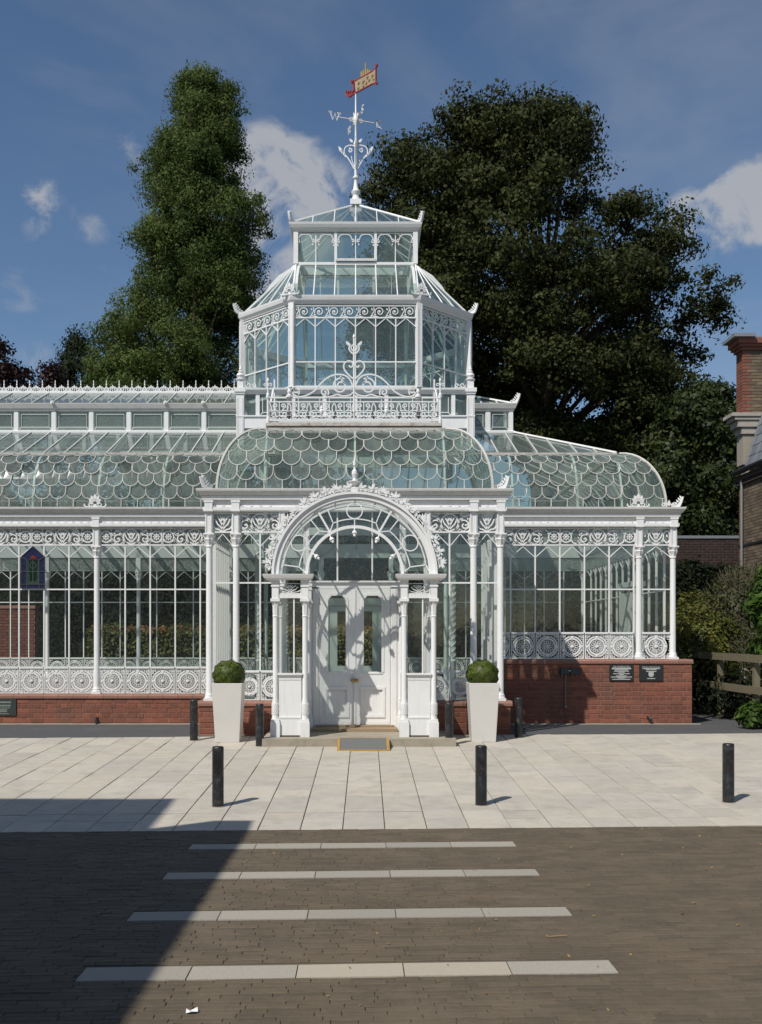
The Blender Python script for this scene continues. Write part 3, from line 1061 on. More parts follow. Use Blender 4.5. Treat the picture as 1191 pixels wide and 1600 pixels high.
def wall(org, rot, mulls, cols, zp, zs, friezes=(), piers=True, paint=None, zr=ZR, panes=True, skip_gap=(), md=.04):
    P = paint or WHITE
    allv = sorted([(u, 'm') for u in mulls] + [(u, 'c') for u in cols])
    for u, k in allv:
        if k == 'c':
            pinst(('col', r3(zp)), column_maker(zp), 'column', P, wp(org, rot, u, 0, zp), rot, True)
            if piers:
                pinst('pier', pier_mk, 'pier', P, wp(org, rot, u, 0, ZF0), rot)
        else:
            h = ZF0 - zs
            pinst(('mull', r3(h), md), boxmk(.022, md, h), 'mullion', P, wp(org, rot, u, .006, zs + h / 2), rot)
    for i in range(len(allv) - 1):
        (a, ka), (c, kc) = allv[i], allv[i + 1]
        if any(s0 < (a + c) / 2 < s1 for s0, s1 in skip_gap):
            continue
        ea = .046 if ka == 'c' else .011
        ec = .046 if kc == 'c' else .011
        w0, w1 = a + ea, c - ec
        wd = w1 - w0
        m = (w0 + w1) / 2
        if wd < .03:
            continue
        hp = zs - zp - .02
        pinst(('sill', r3(wd), r3(hp)), sill_panel_maker(wd + (.008 if 1 else 0), hp), 'sill_panel', P, wp(org, rot, m, 0, zp + hp / 2 + .002), rot)
        pinst(('rail', r3(wd)), boxmk(wd, .034, .022), 'transom', P, wp(org, rot, m, .005, zr), rot)
        pinst(('srail', r3(wd)), boxmk(wd, .055, .03), 'sill_rail', P, wp(org, rot, m, 0, zs), rot)
        if panes:
            h1 = zr - .011 - zs - .015
            h2 = ZF0 - zr - .011
            pinst(('pane', r3(wd), r3(h1)), pane_quad(wd, h1), 'window_pane', GLASS, wp(org, rot, m, .008, zs + .015 + h1 / 2), rot)
            pinst(('pane', r3(wd), r3(h2)), pane_quad(wd, h2), 'window_pane', GLASS, wp(org, rot, m, .0085, zr + .011 + h2 / 2), rot)
        if wd > .15:
            hh = ZF0 - ZH

            def lat(b, wd=wd, hh=hh):
                b.path([(-wd / 2, 0), (0, hh - .005), (wd / 2, 0)], .014, .026)
            pinst(('lat', r3(wd)), lat, 'lattice_head', P, wp(org, rot, m, .004, ZH), rot)
    for u0, u1 in friezes:
        wd = u1 - u0
        pinst(('frieze', r3(wd)), frieze_maker(wd), 'frieze_panel', P, wp(org, rot, (u0 + u1) / 2, 0, (ZF0 + ZF1) / 2 - .002), rot)
        pinst(('fgl', r3(wd)), pane_quad(wd, .29), 'frieze_pane', FGLASS, wp(org, rot, (u0 + u1) / 2, .03, (ZF0 + ZF1) / 2 - .002), rot)


def steps(a, d, n):
    return [a + d * i for i in range(n)]


# left wing, front
PITCH = 0.411
ZPL, ZSL, ZPR, ZSR, ZPB, ZSB = .493, .924, 1.06, 1.49, .515, .935
lc = [-8.556, -6.401, -4.246]
lm = []
for c in lc + [-2.091]:
    if c > -8.5:
        lm += [c - 2.155 + .055 + .411 * k for k in range(1, 6) if .08 < 2.155 - .055 - .411 * k]
lm = [u for u in lm if u > -6.3]
EXTRA = [-2.14]
fz = []
for c in (-6.401, -4.246):
    fz += [(c + .055, c + 1.0775 - .004), (c + 1.0775 + .004, c + 2.155 - (.055 if c < -5 else .03))]
wall((0, 0), 0, lm + EXTRA, lc[1:], ZPL, ZSL, fz)
# right wing, front
rm = [2.148, 2.552, 2.956, 3.36, 3.765, 4.17, 4.575]
wall((0, 0), 0, [u for u in rm] + [], [4.66, 5.22], ZPR, ZSR, [(2.14, 3.36), (3.368, 4.604), (4.715, 5.165)])
# right end wall (facing +x)
ends = [.0]
wall((5.22, 0), PI / 2, steps(.44, .4375, 13), [6.5], ZPR, ZSR, [(.055, 1.1), (1.11, 2.2), (2.21, 3.3), (3.31, 4.4), (4.41, 5.5), (5.51, 6.44)])
# rear walls, seen through the glass
bm = steps(-5.22 + .95, .4375, 9)
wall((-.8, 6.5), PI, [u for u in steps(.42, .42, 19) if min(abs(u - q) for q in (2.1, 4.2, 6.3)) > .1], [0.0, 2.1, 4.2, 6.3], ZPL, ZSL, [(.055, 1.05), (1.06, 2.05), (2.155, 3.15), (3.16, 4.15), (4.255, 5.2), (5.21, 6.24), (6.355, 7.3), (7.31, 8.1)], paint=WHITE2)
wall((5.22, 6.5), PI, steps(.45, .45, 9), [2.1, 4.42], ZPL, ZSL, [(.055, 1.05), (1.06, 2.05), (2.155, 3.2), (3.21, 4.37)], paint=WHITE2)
# bay
BY = -2.05
wall((0, BY), 0, [-1.36, -1.0, 1.0, 1.36], [-2.09, -1.705, 1.705, 2.09], ZPB, ZSB, [(-2.035, -1.76), (-1.65, -1.075), (1.075, 1.65), (1.76, 2.035)],
     skip_gap=[(-1.0, 1.0)])
wall((-2.09, 0), -PI / 2, steps(.25, .25, 7), [], ZPB, ZSB, [(.06, 1.0), (1.01, 1.995)], md=.10)
wall((2.09, BY), PI / 2, steps(.25, .25, 7), [], ZPB, ZSB, [(.055, 1.0), (1.01, 1.95)], md=.10)
# posts either side of the doorway
for x in (-.69, .69):
    b = MB()
    b.box(-.045, .045, -.05, .05, .16, 3.225)
    for k in range(66):
        for sx in (-.03, .03):
            b.box(sx - .007, sx + .007, -.058, -.0495, .3 + k * .0435, .33 + k * .0435)
    pbuild(b, 'door_post', WHITE, (x, BY, 0))
for sx in (-1, 1):
    b = MB()
    b.box(-.045, .045, -.05, .05, ZPB, ZF1)
    for k in range(19):
        for dx in (-.03, .03):
            b.box(dx - .008, dx + .008, -.058, -.0495, 2.93 + k * .0145, 2.9395 + k * .0145)
    pbuild(b, 'bay_post', WHITE, (sx * 1.045, BY, 0))

# --- entablature and gutter along the whole front
cprof = [(-.05, 3.227), (.075, 3.227), (.083, 3.245), (.083, 3.288), (.045, 3.296), (.045, 3.383), (.092, 3.388), (.104, 3.446), (.128, 3.456), (.162, 3.508),
         (.168, 3.532), (.168, 3.542), (-.05, 3.542)]
b = MB()
FRONT = [(-9, 0), (-2.09, 0), (-2.09, BY), (2.09, BY), (2.09, 0), (5.22, 0), (5.22, 6.5)]
b.sweep(cprof[:6] + [(.045, 3.386), (-.05, 3.386)], FRONT)
pbuild(b, 'entablature', WHITE)
b = MB()
b.sweep([(-.05, 3.389), (.092, 3.389), (.104, 3.446), (-.05, 3.446)], FRONT)
pbuild(b, 'fascia', WHITE)
b = MB()
b.sweep([(-.05, 3.449), (.120, 3.449), (.135, 3.470), (.162, 3.508), (.168, 3.532), (.168, 3.542), (.13, 3.542), (.13, 3.52), (-.05, 3.52)], FRONT)
pbuild(b, 'gutter', GUTTER)
b = MB()
b.sweep(cprof, [(5.17, 6.5), (-9, 6.5)])
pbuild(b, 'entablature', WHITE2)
# little rope beads on the lower ledge
b = MB()


def beads(x0, y0, x1, y1, nx, ny):
    L = math.hypot(x1 - x0, y1 - y0)
    n = int(L / .125)
    for k in range(n):
        f = (k + .5) / n
        x, y = x0 + (x1 - x0) * f + nx * .062, y0 + (y1 - y0) * f + ny * .062
        b.tube([(x - .022 * abs(ny), y - .022 * abs(nx), 3.292), (x + .022 * abs(ny), y + .022 * abs(nx), 3.312)], .011, 5)


beads(-8.5, 0, -2.15, 0, 0, -1)
beads(-2.09, BY, -1.15, BY, 0, -1)
beads(1.15, BY, 2.09, BY, 0, -1)
beads(2.2, 0, 5.22, 0, 0, -1)
beads(5.22, 0.2, 5.22, 4, 1, 0)
tag(pbuild(b, 'rope_beading', WHITE), kind='stuff')


# --- palmettes and corner horns on the gutters
def palmette_mk(b):
    b.prism([(-.03, 0), (.03, 0), (.022, .05), (-.022, .05)], -.014, .014)
    for a in (90, 66, 114, 42, 138, 20, 160):
        L = .155 if a == 90 else (.145 if a in (66, 114) else .12 if a in (42, 138) else .09)
        c, s = math.cos(rad(a)), math.sin(rad(a))
        leafblob(b, c * L * .45, .045 + s * L * .45, L * .40, rad(a), -.02, .014, 2.2)
    for sx in (-1, 1):
        b.path([(sx * (.085 + (p[0])), p[1]) for p in spiral(0, .035, .035, .008, 200, -160, 14)], .014, .024)
        b.path(curve([(sx * .02, .012), (sx * .08, .004), (sx * .15, .012), (sx * .185, .04)], 5), .016, .024)
        leafblob(b, sx * .175, .03, .02, rad(90))


def horn_mk(b):
    """corner ornament leaning outward along +x"""
    b.prism(curve([(-.10, 0), (.03, 0), (.075, .06), (.105, .17), (.065, .155), (.045, .10), (.02, .06), (-.01, .04)], 4), -.02, .02)
    for k in range(4):
        leafblob(b, .0 + k * .022, .06 + k * .03, .03, rad(140 - 8 * k), -.024, .024)
    b.path(spiral(-.06, .035, .035, .008, 0, 420, 14), .014, .036)


for x in (-4.246, -6.401, 4.62):
    pinst('palm', palmette_mk, 'palmette', WHITE, (x, -.11, 3.543))
for x, y, r in ((-2.12, BY - .08, PI + .6), (2.12, BY - .08, -.6), (5.27, -.06, -.5)):
    pinst('horn', horn_mk, 'corner_horn', WHITE, (x, y, 3.543), r)
pinst('halfpalm', lambda b: (leafblob(b, 0, .03, .05, PI / 2), leafblob(b, -.04, .03, .04, rad(130)), leafblob(b, .04, .03, .04, rad(50)),
                             b.path(spiral(-.09, .035, .035, .008, 0, 420, 14), .014, .03)), 'corner_scroll', WHITE, (5.12, -.12, 3.543))

# --- brick plinths, brick by brick
bricks = []


def plinth(name, boxes, faces):
    b = MB()
    for bx in boxes:
        b.box(*bx)
    o = pbuild(b, name, MORTAR)
    for (x0, x1, y, z0, z1, axis) in faces:
        c = .0755
        n = int(round((z1 - z0) / c))
        c = (z1 - z0) / n
        for r in range(n):
            header = r % 2 == 1
            L = .1125 if header else .225
            u = x0 - (.056 if header else 0)
            while u < x1 - .01:
                a, e = max(u, x0), min(u + L, x1)
                if e - a > .03:
                    bricks.append((o, (a + e) / 2, y, z0 + r * c + c / 2, e - a - .009, c - .010, axis))
                u += L
    return o


def brick_mk(L, H):
    def mk(b):
        c = .004
        b.bbox(-L / 2, L / 2, -.006, .03, -H / 2, H / 2, c)
    return mk


plinth('brick_plinth', [(-9, -2.2, -.125, .1, -.1, ZPL - .07)], [(-6.2, -2.2, -.125, 0.02, ZPL - .075, 0)])
plinth('brick_plinth', [(2.2, 5.49, -.125, .12, -.1, ZPR - .07), (5.2, 5.49, .12, 6.7, -.1, ZPR - .07)], [(2.2, 5.49, -.125, 0.02, ZPR - .075, 0)])
plinth('brick_plinth', [(-2.22, -1.1, BY - .12, BY + .1, -.1, ZPB - .07), (-2.22, -2.0, BY + .1, -.125, -.1, ZPB - .07)],
       [(-2.22, -1.12, BY - .12, 0.05, ZPB - .075, 0)])
plinth('brick_plinth', [(1.1, 2.22, BY - .12, BY + .1, -.1, ZPB - .07), (2.0, 2.22, BY + .1, -.125, -.1, ZPB - .07)],
       [(1.12, 2.22, BY - .12, 0.05, ZPB - .075, 0)])
inv = [q for q in bricks if 0 <= (vis_px(q[1], q[2], q[3])[0]) <= 1191]
inv.sort(key=lambda q: -q[4])
named = set(id(q) for q in inv[:300])
left = {}
for q in bricks:
    o, x, y, z, L, H, ax = q
    dy = rnd.uniform(-.002, .002)
    if id(q) in named:
        k = ('brick', r3(L), r3(H))
        bo = inst(k, brick_mk(L, H), 'brick', BRICK, o, (x, y + dy, z), 0)
        bo.rotation_euler = (rnd.uniform(-.02, .02), 0, rnd.uniform(-.008, .008))
        bo.location = Vector((x, y + dy, z)) + Vector((0, 0, 0))
    else:
        mb = left.setdefault(o.name, (o, MB()))[1]
        mb.bbox(x - L / 2, x + L / 2, y - .006 + dy, y + .03, z - H / 2, z + H / 2, .004)
for o, mb in left.values():
    tag(mb.build('brickwork', BRICK, o), kind='stuff')
# moulded coping bricks on the plinths
cop = [(-6.3, -2.16, -.15, .1, ZPL), (2.16, 5.51, -.15, .12, ZPR), (-2.245, -1.08, BY - .145, BY + .1, ZPB), (1.08, 2.245, BY - .145, BY + .1, ZPB)]
for x0, x1, y0, y1, zt in cop:
    n = max(1, int((x1 - x0) / .232))
    d = (x1 - x0) / n
    for k in range(n):
        b = MB()
        a, e = x0 + k * d + .002, x0 + (k + 1) * d - .002
        b.add([(a, y0, zt - .068), (e, y0, zt - .068), (e, y0, zt - .03), (a, y0, zt - .03), (a, y0 + .03, zt), (e, y0 + .03, zt), (e, y1, zt), (a, y1, zt),
               (a, y1, zt - .068), (e, y1, zt - .068)],
              [(0, 1, 2, 3), (3, 2, 5, 4), (4, 5, 6, 7), (0, 3, 4, 7, 8), (1, 9, 6, 5, 2), (0, 8, 9, 1), (8, 7, 6, 9)])
        pbuild(b, 'coping_brick', COPING)
b = MB()
b.box(5.19, 5.51, .125, 6.7, ZPR - .068, ZPR - .001)
b.box(-2.245, -2.0, BY + .105, -.02, ZPB - .068, ZPB - .001)
b.box(2.0, 2.245, BY + .105, -.02, ZPB - .068, ZPB - .001)
pbuild(b, 'side_coping', COPING)
b = MB()
b.box(-9, -.72, 6.4, 6.62, -.1, ZPL - .001)
b.box(.72, 5.19, 6.4, 6.62, -.1, ZPL - .001)
pbuild(b, 'rear_plinth', FLOOR)
b = MB()
b.box(-9, 5.2, .1, 6.4, -.06, .05)
b.box(-2.0, 2.0, BY + .1, .1, -.06, .0501)
pbuild(b, 'interior_floor', FLOOR)

# --- fish-scale glass curves
RC, RH, Z0 = .645, 1.0, 3.545
tab = []
for i in range(121):
    th = rad(87) * i / 120
    tab.append((RC * (1 - math.cos(th)), Z0 + RH * math.sin(th)))
arcl = [0.0]
for i in range(1, 121):
    arcl.append(arcl[-1] + math.hypot(tab[i][0] - tab[i - 1][0], tab[i][1] - tab[i - 1][1]))
RL = arcl[-1]


def prof(s):
    s = min(max(s, 0), RL)
    i = int(np.searchsorted(arcl, s))
    i = min(max(i, 1), 120)
    f = (s - arcl[i - 1]) / (arcl[i] - arcl[i - 1])
    return (tab[i - 1][0] + (tab[i][0] - tab[i - 1][0]) * f, tab[i - 1][1] + (tab[i][1] - tab[i - 1][1]) * f)


NR = 6
SW_ = .262
S00 = -.07
RP = (RL - S00) / (NR + .02)
RV = min(.13, RP * .70)


def scale_geo(b, uc, j, lo, hi):
    """glass pane and its lower rim; u relative to uc"""
    s0 = S00 + j * RP
    h = SW_ / 2
    U = []
    U.append((-h, s0 + RP))
    for k in range(13):
        a = PI + PI * k / 12
        U.append((h * math.cos(a), s0 + RV + RV * math.sin(a)))
    U.append((h, s0 + RP))
    top = []
    for k in range(1, 7):
        a = 1.5 * PI - (PI / 2) * k / 6
        top.append((h + h * math.cos(a), s0 + RP + RV + RV * math.sin(a)))
    for k in range(1, 7):
        a = 0 - (PI / 2) * k / 6
        top.append((-h + h * math.cos(a), s0 + RP + RV + RV * math.sin(a)))

    def M(u, s, off=0.0):
        s = min(max(s, 0), RL)
        ins, z = prof(s)
        uu = min(max(uc + u, lo(ins)), hi(ins)) - uc
        ins2, z2 = prof(min(s + .01, RL))
        ins1, z1 = prof(max(s - .01, 0))
        t = Vector((0, ins2 - ins1, z2 - z1)).normalized()
        nn = Vector((0, -t.z, t.y))
        return Vector((uu, ins, z)) + nn * off
    poly = U + top
    ctr = M(0, s0 + RP * .62, .0)
    b.cur = 0
    vs = [ctr] + [M(u, s) for u, s in poly]
    n = len(poly)
    b.add(vs, [(0, 1 + i, 1 + (i + 1) % n) for i in range(n)])
    b.cur = 1
    run = []
    for u, s in U:
        ins, z = prof(min(max(s, 0), RL))
        ok = 0 <= s <= RL and lo(ins) - .005 <= uc + u <= hi(ins) + .005
        if ok:
            run.append(M(u, s, .006))
        else:
            if len(run) > 1:
                b.tube(run, .0072, 4)
            run = []
    if len(run) > 1:
        b.tube(run, .0072, 4)


def scale_roof(org, rot, u0, u1, lo, hi, joined=False):
    J = MB()
    for j in range(NR):
        off = 0 if j % 2 == 0 else SW_ / 2
        n = int((u1 - u0) / SW_) + 3
        for k in range(-1, n):
            uc = u0 + off + k * SW_
            s0 = S00 + j * RP
            i0, i1 = prof(s0)[0], prof(s0 + RP + RV)[0]
            if uc + SW_ / 2 < max(lo(i0), u0 - .2) + .01 or uc - SW_ / 2 > min(hi(i0), u1 + .2) - .01:
                continue
            mid = prof(s0 + RP * .5)[0]
            full = lo(i1) <= uc - SW_ / 2 and uc + SW_ / 2 <= hi(i1)
            if joined:
                t = MB()
                scale_geo(t, uc, j, lo, hi)
                base = len(J.v)
                J.v += [(p[0] + uc, p[1], p[2]) for p in t.v]
                J.f += [tuple(base + q for q in f) for f in t.f]
                J.m += t.m
            else:
                if full:
                    pinst(('scale', j), lambda b, j=j: scale_geo(b, 0, j, lambda i: -99, lambda i: 99), 'scale_pane', [RGLASS, RIM], wp(org, rot, uc), rot)
                else:
                    b = MB()
                    scale_geo(b, uc, j, lo, hi)
                    pbuild(b, 'scale_pane', [RGLASS, RIM], wp(org, rot, uc), rot)
    if joined:
        tag(pbuild(J, 'scale_roof_side', [RGLASS, RIM], wp(org, rot, 0), rot), kind='stuff')


EX = 1.99                                        # bay roof half width at the eaves
scale_roof((0, .02), 0, -6.6, -2.0, lambda i: -9, lambda i: -EX + i)
scale_roof((0, .02), 0, EX + .05, 5.12, lambda i: EX - i, lambda i: 5.12 - i)
scale_roof((0, BY + .05), 0, -EX + .03, EX, lambda i: -EX + i, lambda i: EX - i)
scale_roof((-EX, 0), -PI / 2, 0, 2.0, lambda i: -i, lambda i: 2.0 - i, joined=True)
scale_roof((EX, BY + .05), PI / 2, 0, 2.0, lambda i: i, lambda i: 2.0 + i, joined=True)
scale_roof((5.12, .02), PI / 2, 0, 6.46, lambda i: i, lambda i: 6.46 - i, joined=True)
# plain curved glazing at the back
b = MB()
N = 12
for i in range(N):
    (i0, z0), (i1, z1) = prof(RL * i / N), prof(RL * (i + 1) / N)
    b.quad((-9, 6.48 - i0, z0), (5.12 - i0, 6.48 - i0, z0), (5.12 - i1, 6.48 - i1, z1), (-9, 6.48 - i1, z1))
pbuild(b, 'rear_roof_glass', RGLASS)
b = MB()
for k in range(48):
    x = -9 + k * .3
    if x > 4.4:
        break
    b.tube([(x, 6.48 - prof(RL * i / 6)[0], prof(RL * i / 6)[1]) for i in range(7)], .011, 4)
for j in (1, 2, 3, 4, 5):
    i0, z0 = prof(RL * j / 6)
    b.tube([(-9, 6.48 - i0, z0), (5.12 - i0, 6.48 - i0, z0)], .011, 4)
pbuild(b, 'rear_glazing_bars', RIM)


# curved ribs and hips
def rib(pts, r=.02, m=WHITE2, name='roof_rib'):
    b = MB()
    b.tube(pts, r, 4)
    pbuild(b, name, m)


def curvepts(x, y0, sy, off, n=10, dxdi=0):
    out = []
    for k in range(n + 1):
        i, z = prof(RL * k / n)
        out.append((x + dxdi * i, y0 + sy * (i + off), z - off * .4))
    return out


for k in range(-6, 1):
    x = -4.246 + 1.0775 * k
    if x > -7:
        rib(curvepts(x, .02, 1, .05), .022)
rib(curvepts(-3.1685, .02, 1, .05), .022)
for x in (2.6, 3.67, 4.4):
    rib(curvepts(x, .02, 1, .05)[:11 if x < 4.3 else 8], .022)
for x in (-1.30, 0.0, 1.30):
    rib(curvepts(x, BY + .05, 1, .05), .02)
for x in (-6.4, -5.32, -4.246, -3.17, 3.67):
    rib(curvepts(x, 6.48, -1, .05), .022)
for y in (1.2, 2.4, 3.6, 4.8):
    b = MB()
    b.tube([(5.07 - prof(RL * k / 10)[0], y, prof(RL * k / 10)[1]) for k in range(11)], .022, 4)
    pbuild(b, 'roof_rib', WHITE2)
# hips
for sx, x0, y0, dd in ((-1, -EX, BY + .05, 1), (1, EX, BY + .05, -1), (1, 5.12, .02, -1)):
    b = MB()
    b.tube([(x0 + dd * prof(RL * k / 14)[0], y0 + prof(RL * k / 14)[0], prof(RL * k / 14)[1] + .006) for k in range(15)], .024, 5)
    pbuild(b, 'hip_bar', RIM)
for sx in (-1, 1):
    b = MB()
    b.tube([(sx * (EX - prof(RL * k / 14)[0]), .02 + prof(RL * k / 14)[0], prof(RL * k / 14)[1] + .006) for k in range(15)], .022, 5)
    pbuild(b, 'valley_bar', RIM)

# --- straight slopes, clerestory and upper roof of the wings
YA, ZA, YC, ZC = .665, 4.56, 2.2, 5.23
b = MB()
b.box(-9, -1.36, YA - .04, YA + .05, ZA - .035, ZA + .012)
b.box(1.36, 4.46, YA - .04, YA + .05, ZA - .035, ZA + .012)
pbuild(b, 'slope_gutter', RUSTY)
b = MB()
b.box(4.43, 4.50, YA + .05, 5.83, ZA - .035, ZA + .012)
pbuild(b, 'slope_gutter', RUSTY)


def slope(x0, x1, n, hip=None):
    d = (x1 - x0) / n

    def top(x):
        y = YC if hip is None else min(YC, hip - x)
        return y

    def Z(y):
        return ZA + (y - YA) / (YC - YA) * (ZC - ZA)
    for k in range(n + 1):
        x = x0 + d * k
        yt = top(x)
        if yt - YA > .06:
            b = MB()
            b.tube([(x, YA, ZA + .014), (x, yt, Z(yt) + .014)], .015, 4)
            pbuild(b, 'slope_bar', BARGREY)
        if k < n:
            xb = x + d
            ya, yb = top(x), top(xb)
            ya = max(ya, YA + .001)
            yb = max(yb, YA + .001)
            b = MB()
            b.quad((x + .01, YA, ZA), (xb - .01, YA, ZA), (xb - .01, yb, Z(yb)), (x + .01, ya, Z(ya)))
            pbuild(b, 'slope_pane', SGLASS)


slope(-8.56, -2.1, 18)
slope(2.1, 4.47, 7, hip=5.13)
slope(-2.1, -1.4, 2)
slope(1.4, 2.1, 2)
b = MB()
b.tube([(4.47, YA, ZA + .016), (2.93, YC, ZC + .016)], .024, 5)
pbuild(b, 'hip_bar', WHITE)
# right-hand end slope
for k in range(9):
    y = YA + .57 * k
    b = MB()
    t0 = min(max(y, 2.2), 4.3)
    b.tube([(4.47, y, ZA + .012), (2.93 if YC <= y <= 4.3 else 2.93 + max(YC - y, y - 4.3, 0), y if YC <= y <= 4.3 else y, (ZC if YC <= y <= 4.3 else ZC - max(YC - y, y - 4.3) * .436) + .012)], .017, 4)
    pbuild(b, 'slope_bar', WHITE)
b = MB()
b.quad((4.47, YA, ZA), (4.47, 5.83, ZA), (2.93, 4.3, ZC), (2.93, YC, ZC))
b.quad((-9, 5.83, ZA), (-9, 4.3, ZC), (2.93, 4.3, ZC), (4.47, 5.83, ZA))
pbuild(b, 'rear_slope_glass', SGLASS)
b = MB()
for k in range(36):
    x = -8.56 + .359 * k
    if x < 3:
        b.bar((x, 5.83, ZA + .012), (x, 4.3, ZC + .012), .03, .03)
pbuild(b, 'rear_slope_bars', WHITE2)
# rafters seen through the slope
for x in (-6.4, -5.32, -4.246, -3.17):
    for s in (0, 1):
        b = MB()
        y0, y1 = (YA + .05, YC) if s == 0 else (5.83, 4.3)
        b.bar((x, y0, ZA - .08), (x, y1, ZC - .07), .045, .10)
        pbuild(b, 'rafter', WHITE2)

ZW0, ZW1, ZT = 5.262, 5.637, 5.77


def cler_window(wd):
    def mk(b):
        H = ZW1 - ZW0
        b.path([(-wd / 2 + .008, .008), (wd / 2 - .008, .008), (wd / 2 - .008, H - .008), (-wd / 2 + .008, H - .008)], .016, .03, closed=True)
        a = .055
        b.path([(-wd / 2 + a, a + .02), (wd / 2 - a, a + .02), (wd / 2 - a, H - a * 1.1), (-wd / 2 + a, H - a * 1.1)], .012, .022, closed=True)
        for sx in (-1, 1):
            b.path([(sx * wd / 2, .01), (sx * (wd / 2 - a), a + .02)], .012, .022)
    return mk


def clerestory(org, rot, us, name='clerestory_frame', back=False):
    P = WHITE2 if back else WHITE
    for i, u in enumerate(us):
        pinst('cpost', boxmk(.075, .07, ZW1 - ZW0), 'clerestory_post', P, wp(org, rot, u, .03, (ZW0 + ZW1) / 2), rot)
        if i < len(us) - 1:
            wd = us[i + 1] - u - .075
            m = (u + us[i + 1]) / 2
            pinst(('cwin', r3(wd)), cler_window(wd), name, WHITE2, wp(org, rot, m, .02, ZW0), rot)
            pinst(('cpane', r3(wd)), pane_quad(wd, ZW1 - ZW0), 'clerestory_pane', SGLASS, wp(org, rot, m, .03, (ZW0 + ZW1) / 2), rot)


clerestory((0, YC), 0, [-2.13 - .70 * k for k in range(9, -1, -1)])
clerestory((0, YC), 0, [2.13, 2.47, 2.90])
clerestory((2.93, YC), PI / 2, [.04, .7, 1.4, 2.06])
clerestory((-2.1, 4.3), PI, [0.03 + .70 * k for k in range(10)], back=True)
cl_prof = [(-.06, ZW1), (.02, ZW1), (.03, ZW1 + .03), (.045, ZW1 + .04), (.075, ZT - .02), (.08, ZT), (-.06, ZT)]
WINGTOP = [(-9, YC), (2.93, YC), (2.93, 4.3), (-9, 4.3)]
b = MB()
b.sweep(cl_prof, WINGTOP)
pbuild(b, 'clerestory_cornice', GUTTER)
b = MB()
b.sweep([(-.05, ZC - .015), (.035, ZC - .015), (.04, ZC + .02), (.03, ZW0), (-.05, ZW0)], WINGTOP)
pbuild(b, 'clerestory_sill', WHITE)
for x in (-2.83 - .7 * 1, -2.83 - .7 * 4, -2.83):
    pinst('lionlug', lambda b: (b.disc(0, 0, .035, -.03, .02, 8), b.disc(0, .0, .016, -.05, -.02, 6)), 'gutter_boss', WHITE, (x - 0, YC - .09, ZT + .0))
pinst('horn2', horn_mk, 'corner_horn', WHITE, (2.97, YC - .03, ZT), -.5)
ZRDG, YRDG = 6.23, 3.25
n = 19
for k in range(n):
    x = -8.56 + .359 * k
    b = MB()
    b.tube([(x, YC, ZT + .012), (x, YRDG, ZRDG)], .013, 4)
    pbuild(b, 'upper_bar', BARGREY)
    if k < n - 1:
        b = MB()
        b.quad((x + .01, YC, ZT), (x + .349, YC, ZT), (x + .349, YRDG, ZRDG - .01), (x + .01, YRDG, ZRDG - .01))
        pbuild(b, 'upper_pane', SGLASS)
b = MB()
b.quad((-9, YRDG, ZRDG - .01), (2, YRDG, ZRDG - .01), (2.93, 4.3, ZT), (-9, 4.3, ZT))
b.add([(2.93, YC, ZT), (2.93, 4.3, ZT), (1.9, YRDG, ZRDG - .01)], [(0, 1, 2)])
b.add([(2.1, YC, ZT), (2.93, YC, ZT), (2.1, YRDG - .1, ZRDG - .1)], [(0, 1, 2)])
pbuild(b, 'rear_upper_glass', SGLASS)
for x in (2.35, 2.65):
    rib([(x, YC, ZT + .012), (x, YC + (2.95 - x) * .95, ZT + (2.95 - x) * .42)], .014, WHITE, 'upper_bar')
rib([(2.93, YC, ZT + .012), (2.0, YRDG - .05, ZRDG - .02)], .02, WHITE, 'hip_bar')
b = MB()
b.box(-9, -2.0, YRDG - .03, YRDG + .03, ZRDG - .02, ZRDG + .012)
pbuild(b, 'ridge', WHITE)


def crest_mk(b):
    t, w = .026, .021
    b.path([(-.126, .008), (.126, .008)], .018, .03)
    b.path([(-.126, 0), (-.126, .235)], .014, .014)
    b.lathe([(.004, .12), (.017, .14), (.004, .165)], 6, (-.126, 0, 0))
    for sx in (-1, 1):
        b.path(curve([(-.126, .012), (-.126 + sx * .03, .03), (-.126 + sx * .022, .075), (-.126, .105)], 4), w, t)
        b.path([(sx * abs(p[0]) if False else sx * p[0], p[1]) for p in spiral(.052, .058, .042, .01, -120, 270, 16)], w, t)
        leafblob(b, sx * .018, .085, .026, rad(90 - sx * 42))
    leafblob(b, 0, .085, .036, PI / 2)
    b.path([(0, .01), (0, .1)], .014, t)


for k in range(26):
    x = -2.27 - .252 * k
    pinst('crest', crest_mk, 'ridge_crest', WHITE, (x, YRDG, ZRDG + .012))

# lead flat behind the bay roof
b = MB()
b.box(-1.36, 1.36, BY + .69, .68, 4.535, 4.555)
pbuild(b, 'bay_roof_flat', RGLASS)
b = MB()
b.box(-1.38, 1.38, BY + .66, BY + .74, 4.5, 4.575)
pbuild(b, 'bay_roof_gutter', RUSTY)

# ------------------------------------------------------------------ tower
T, A8, TC = 2.095, 1.113, Vector((0, 3.25, 0))
ZSILL = 5.84
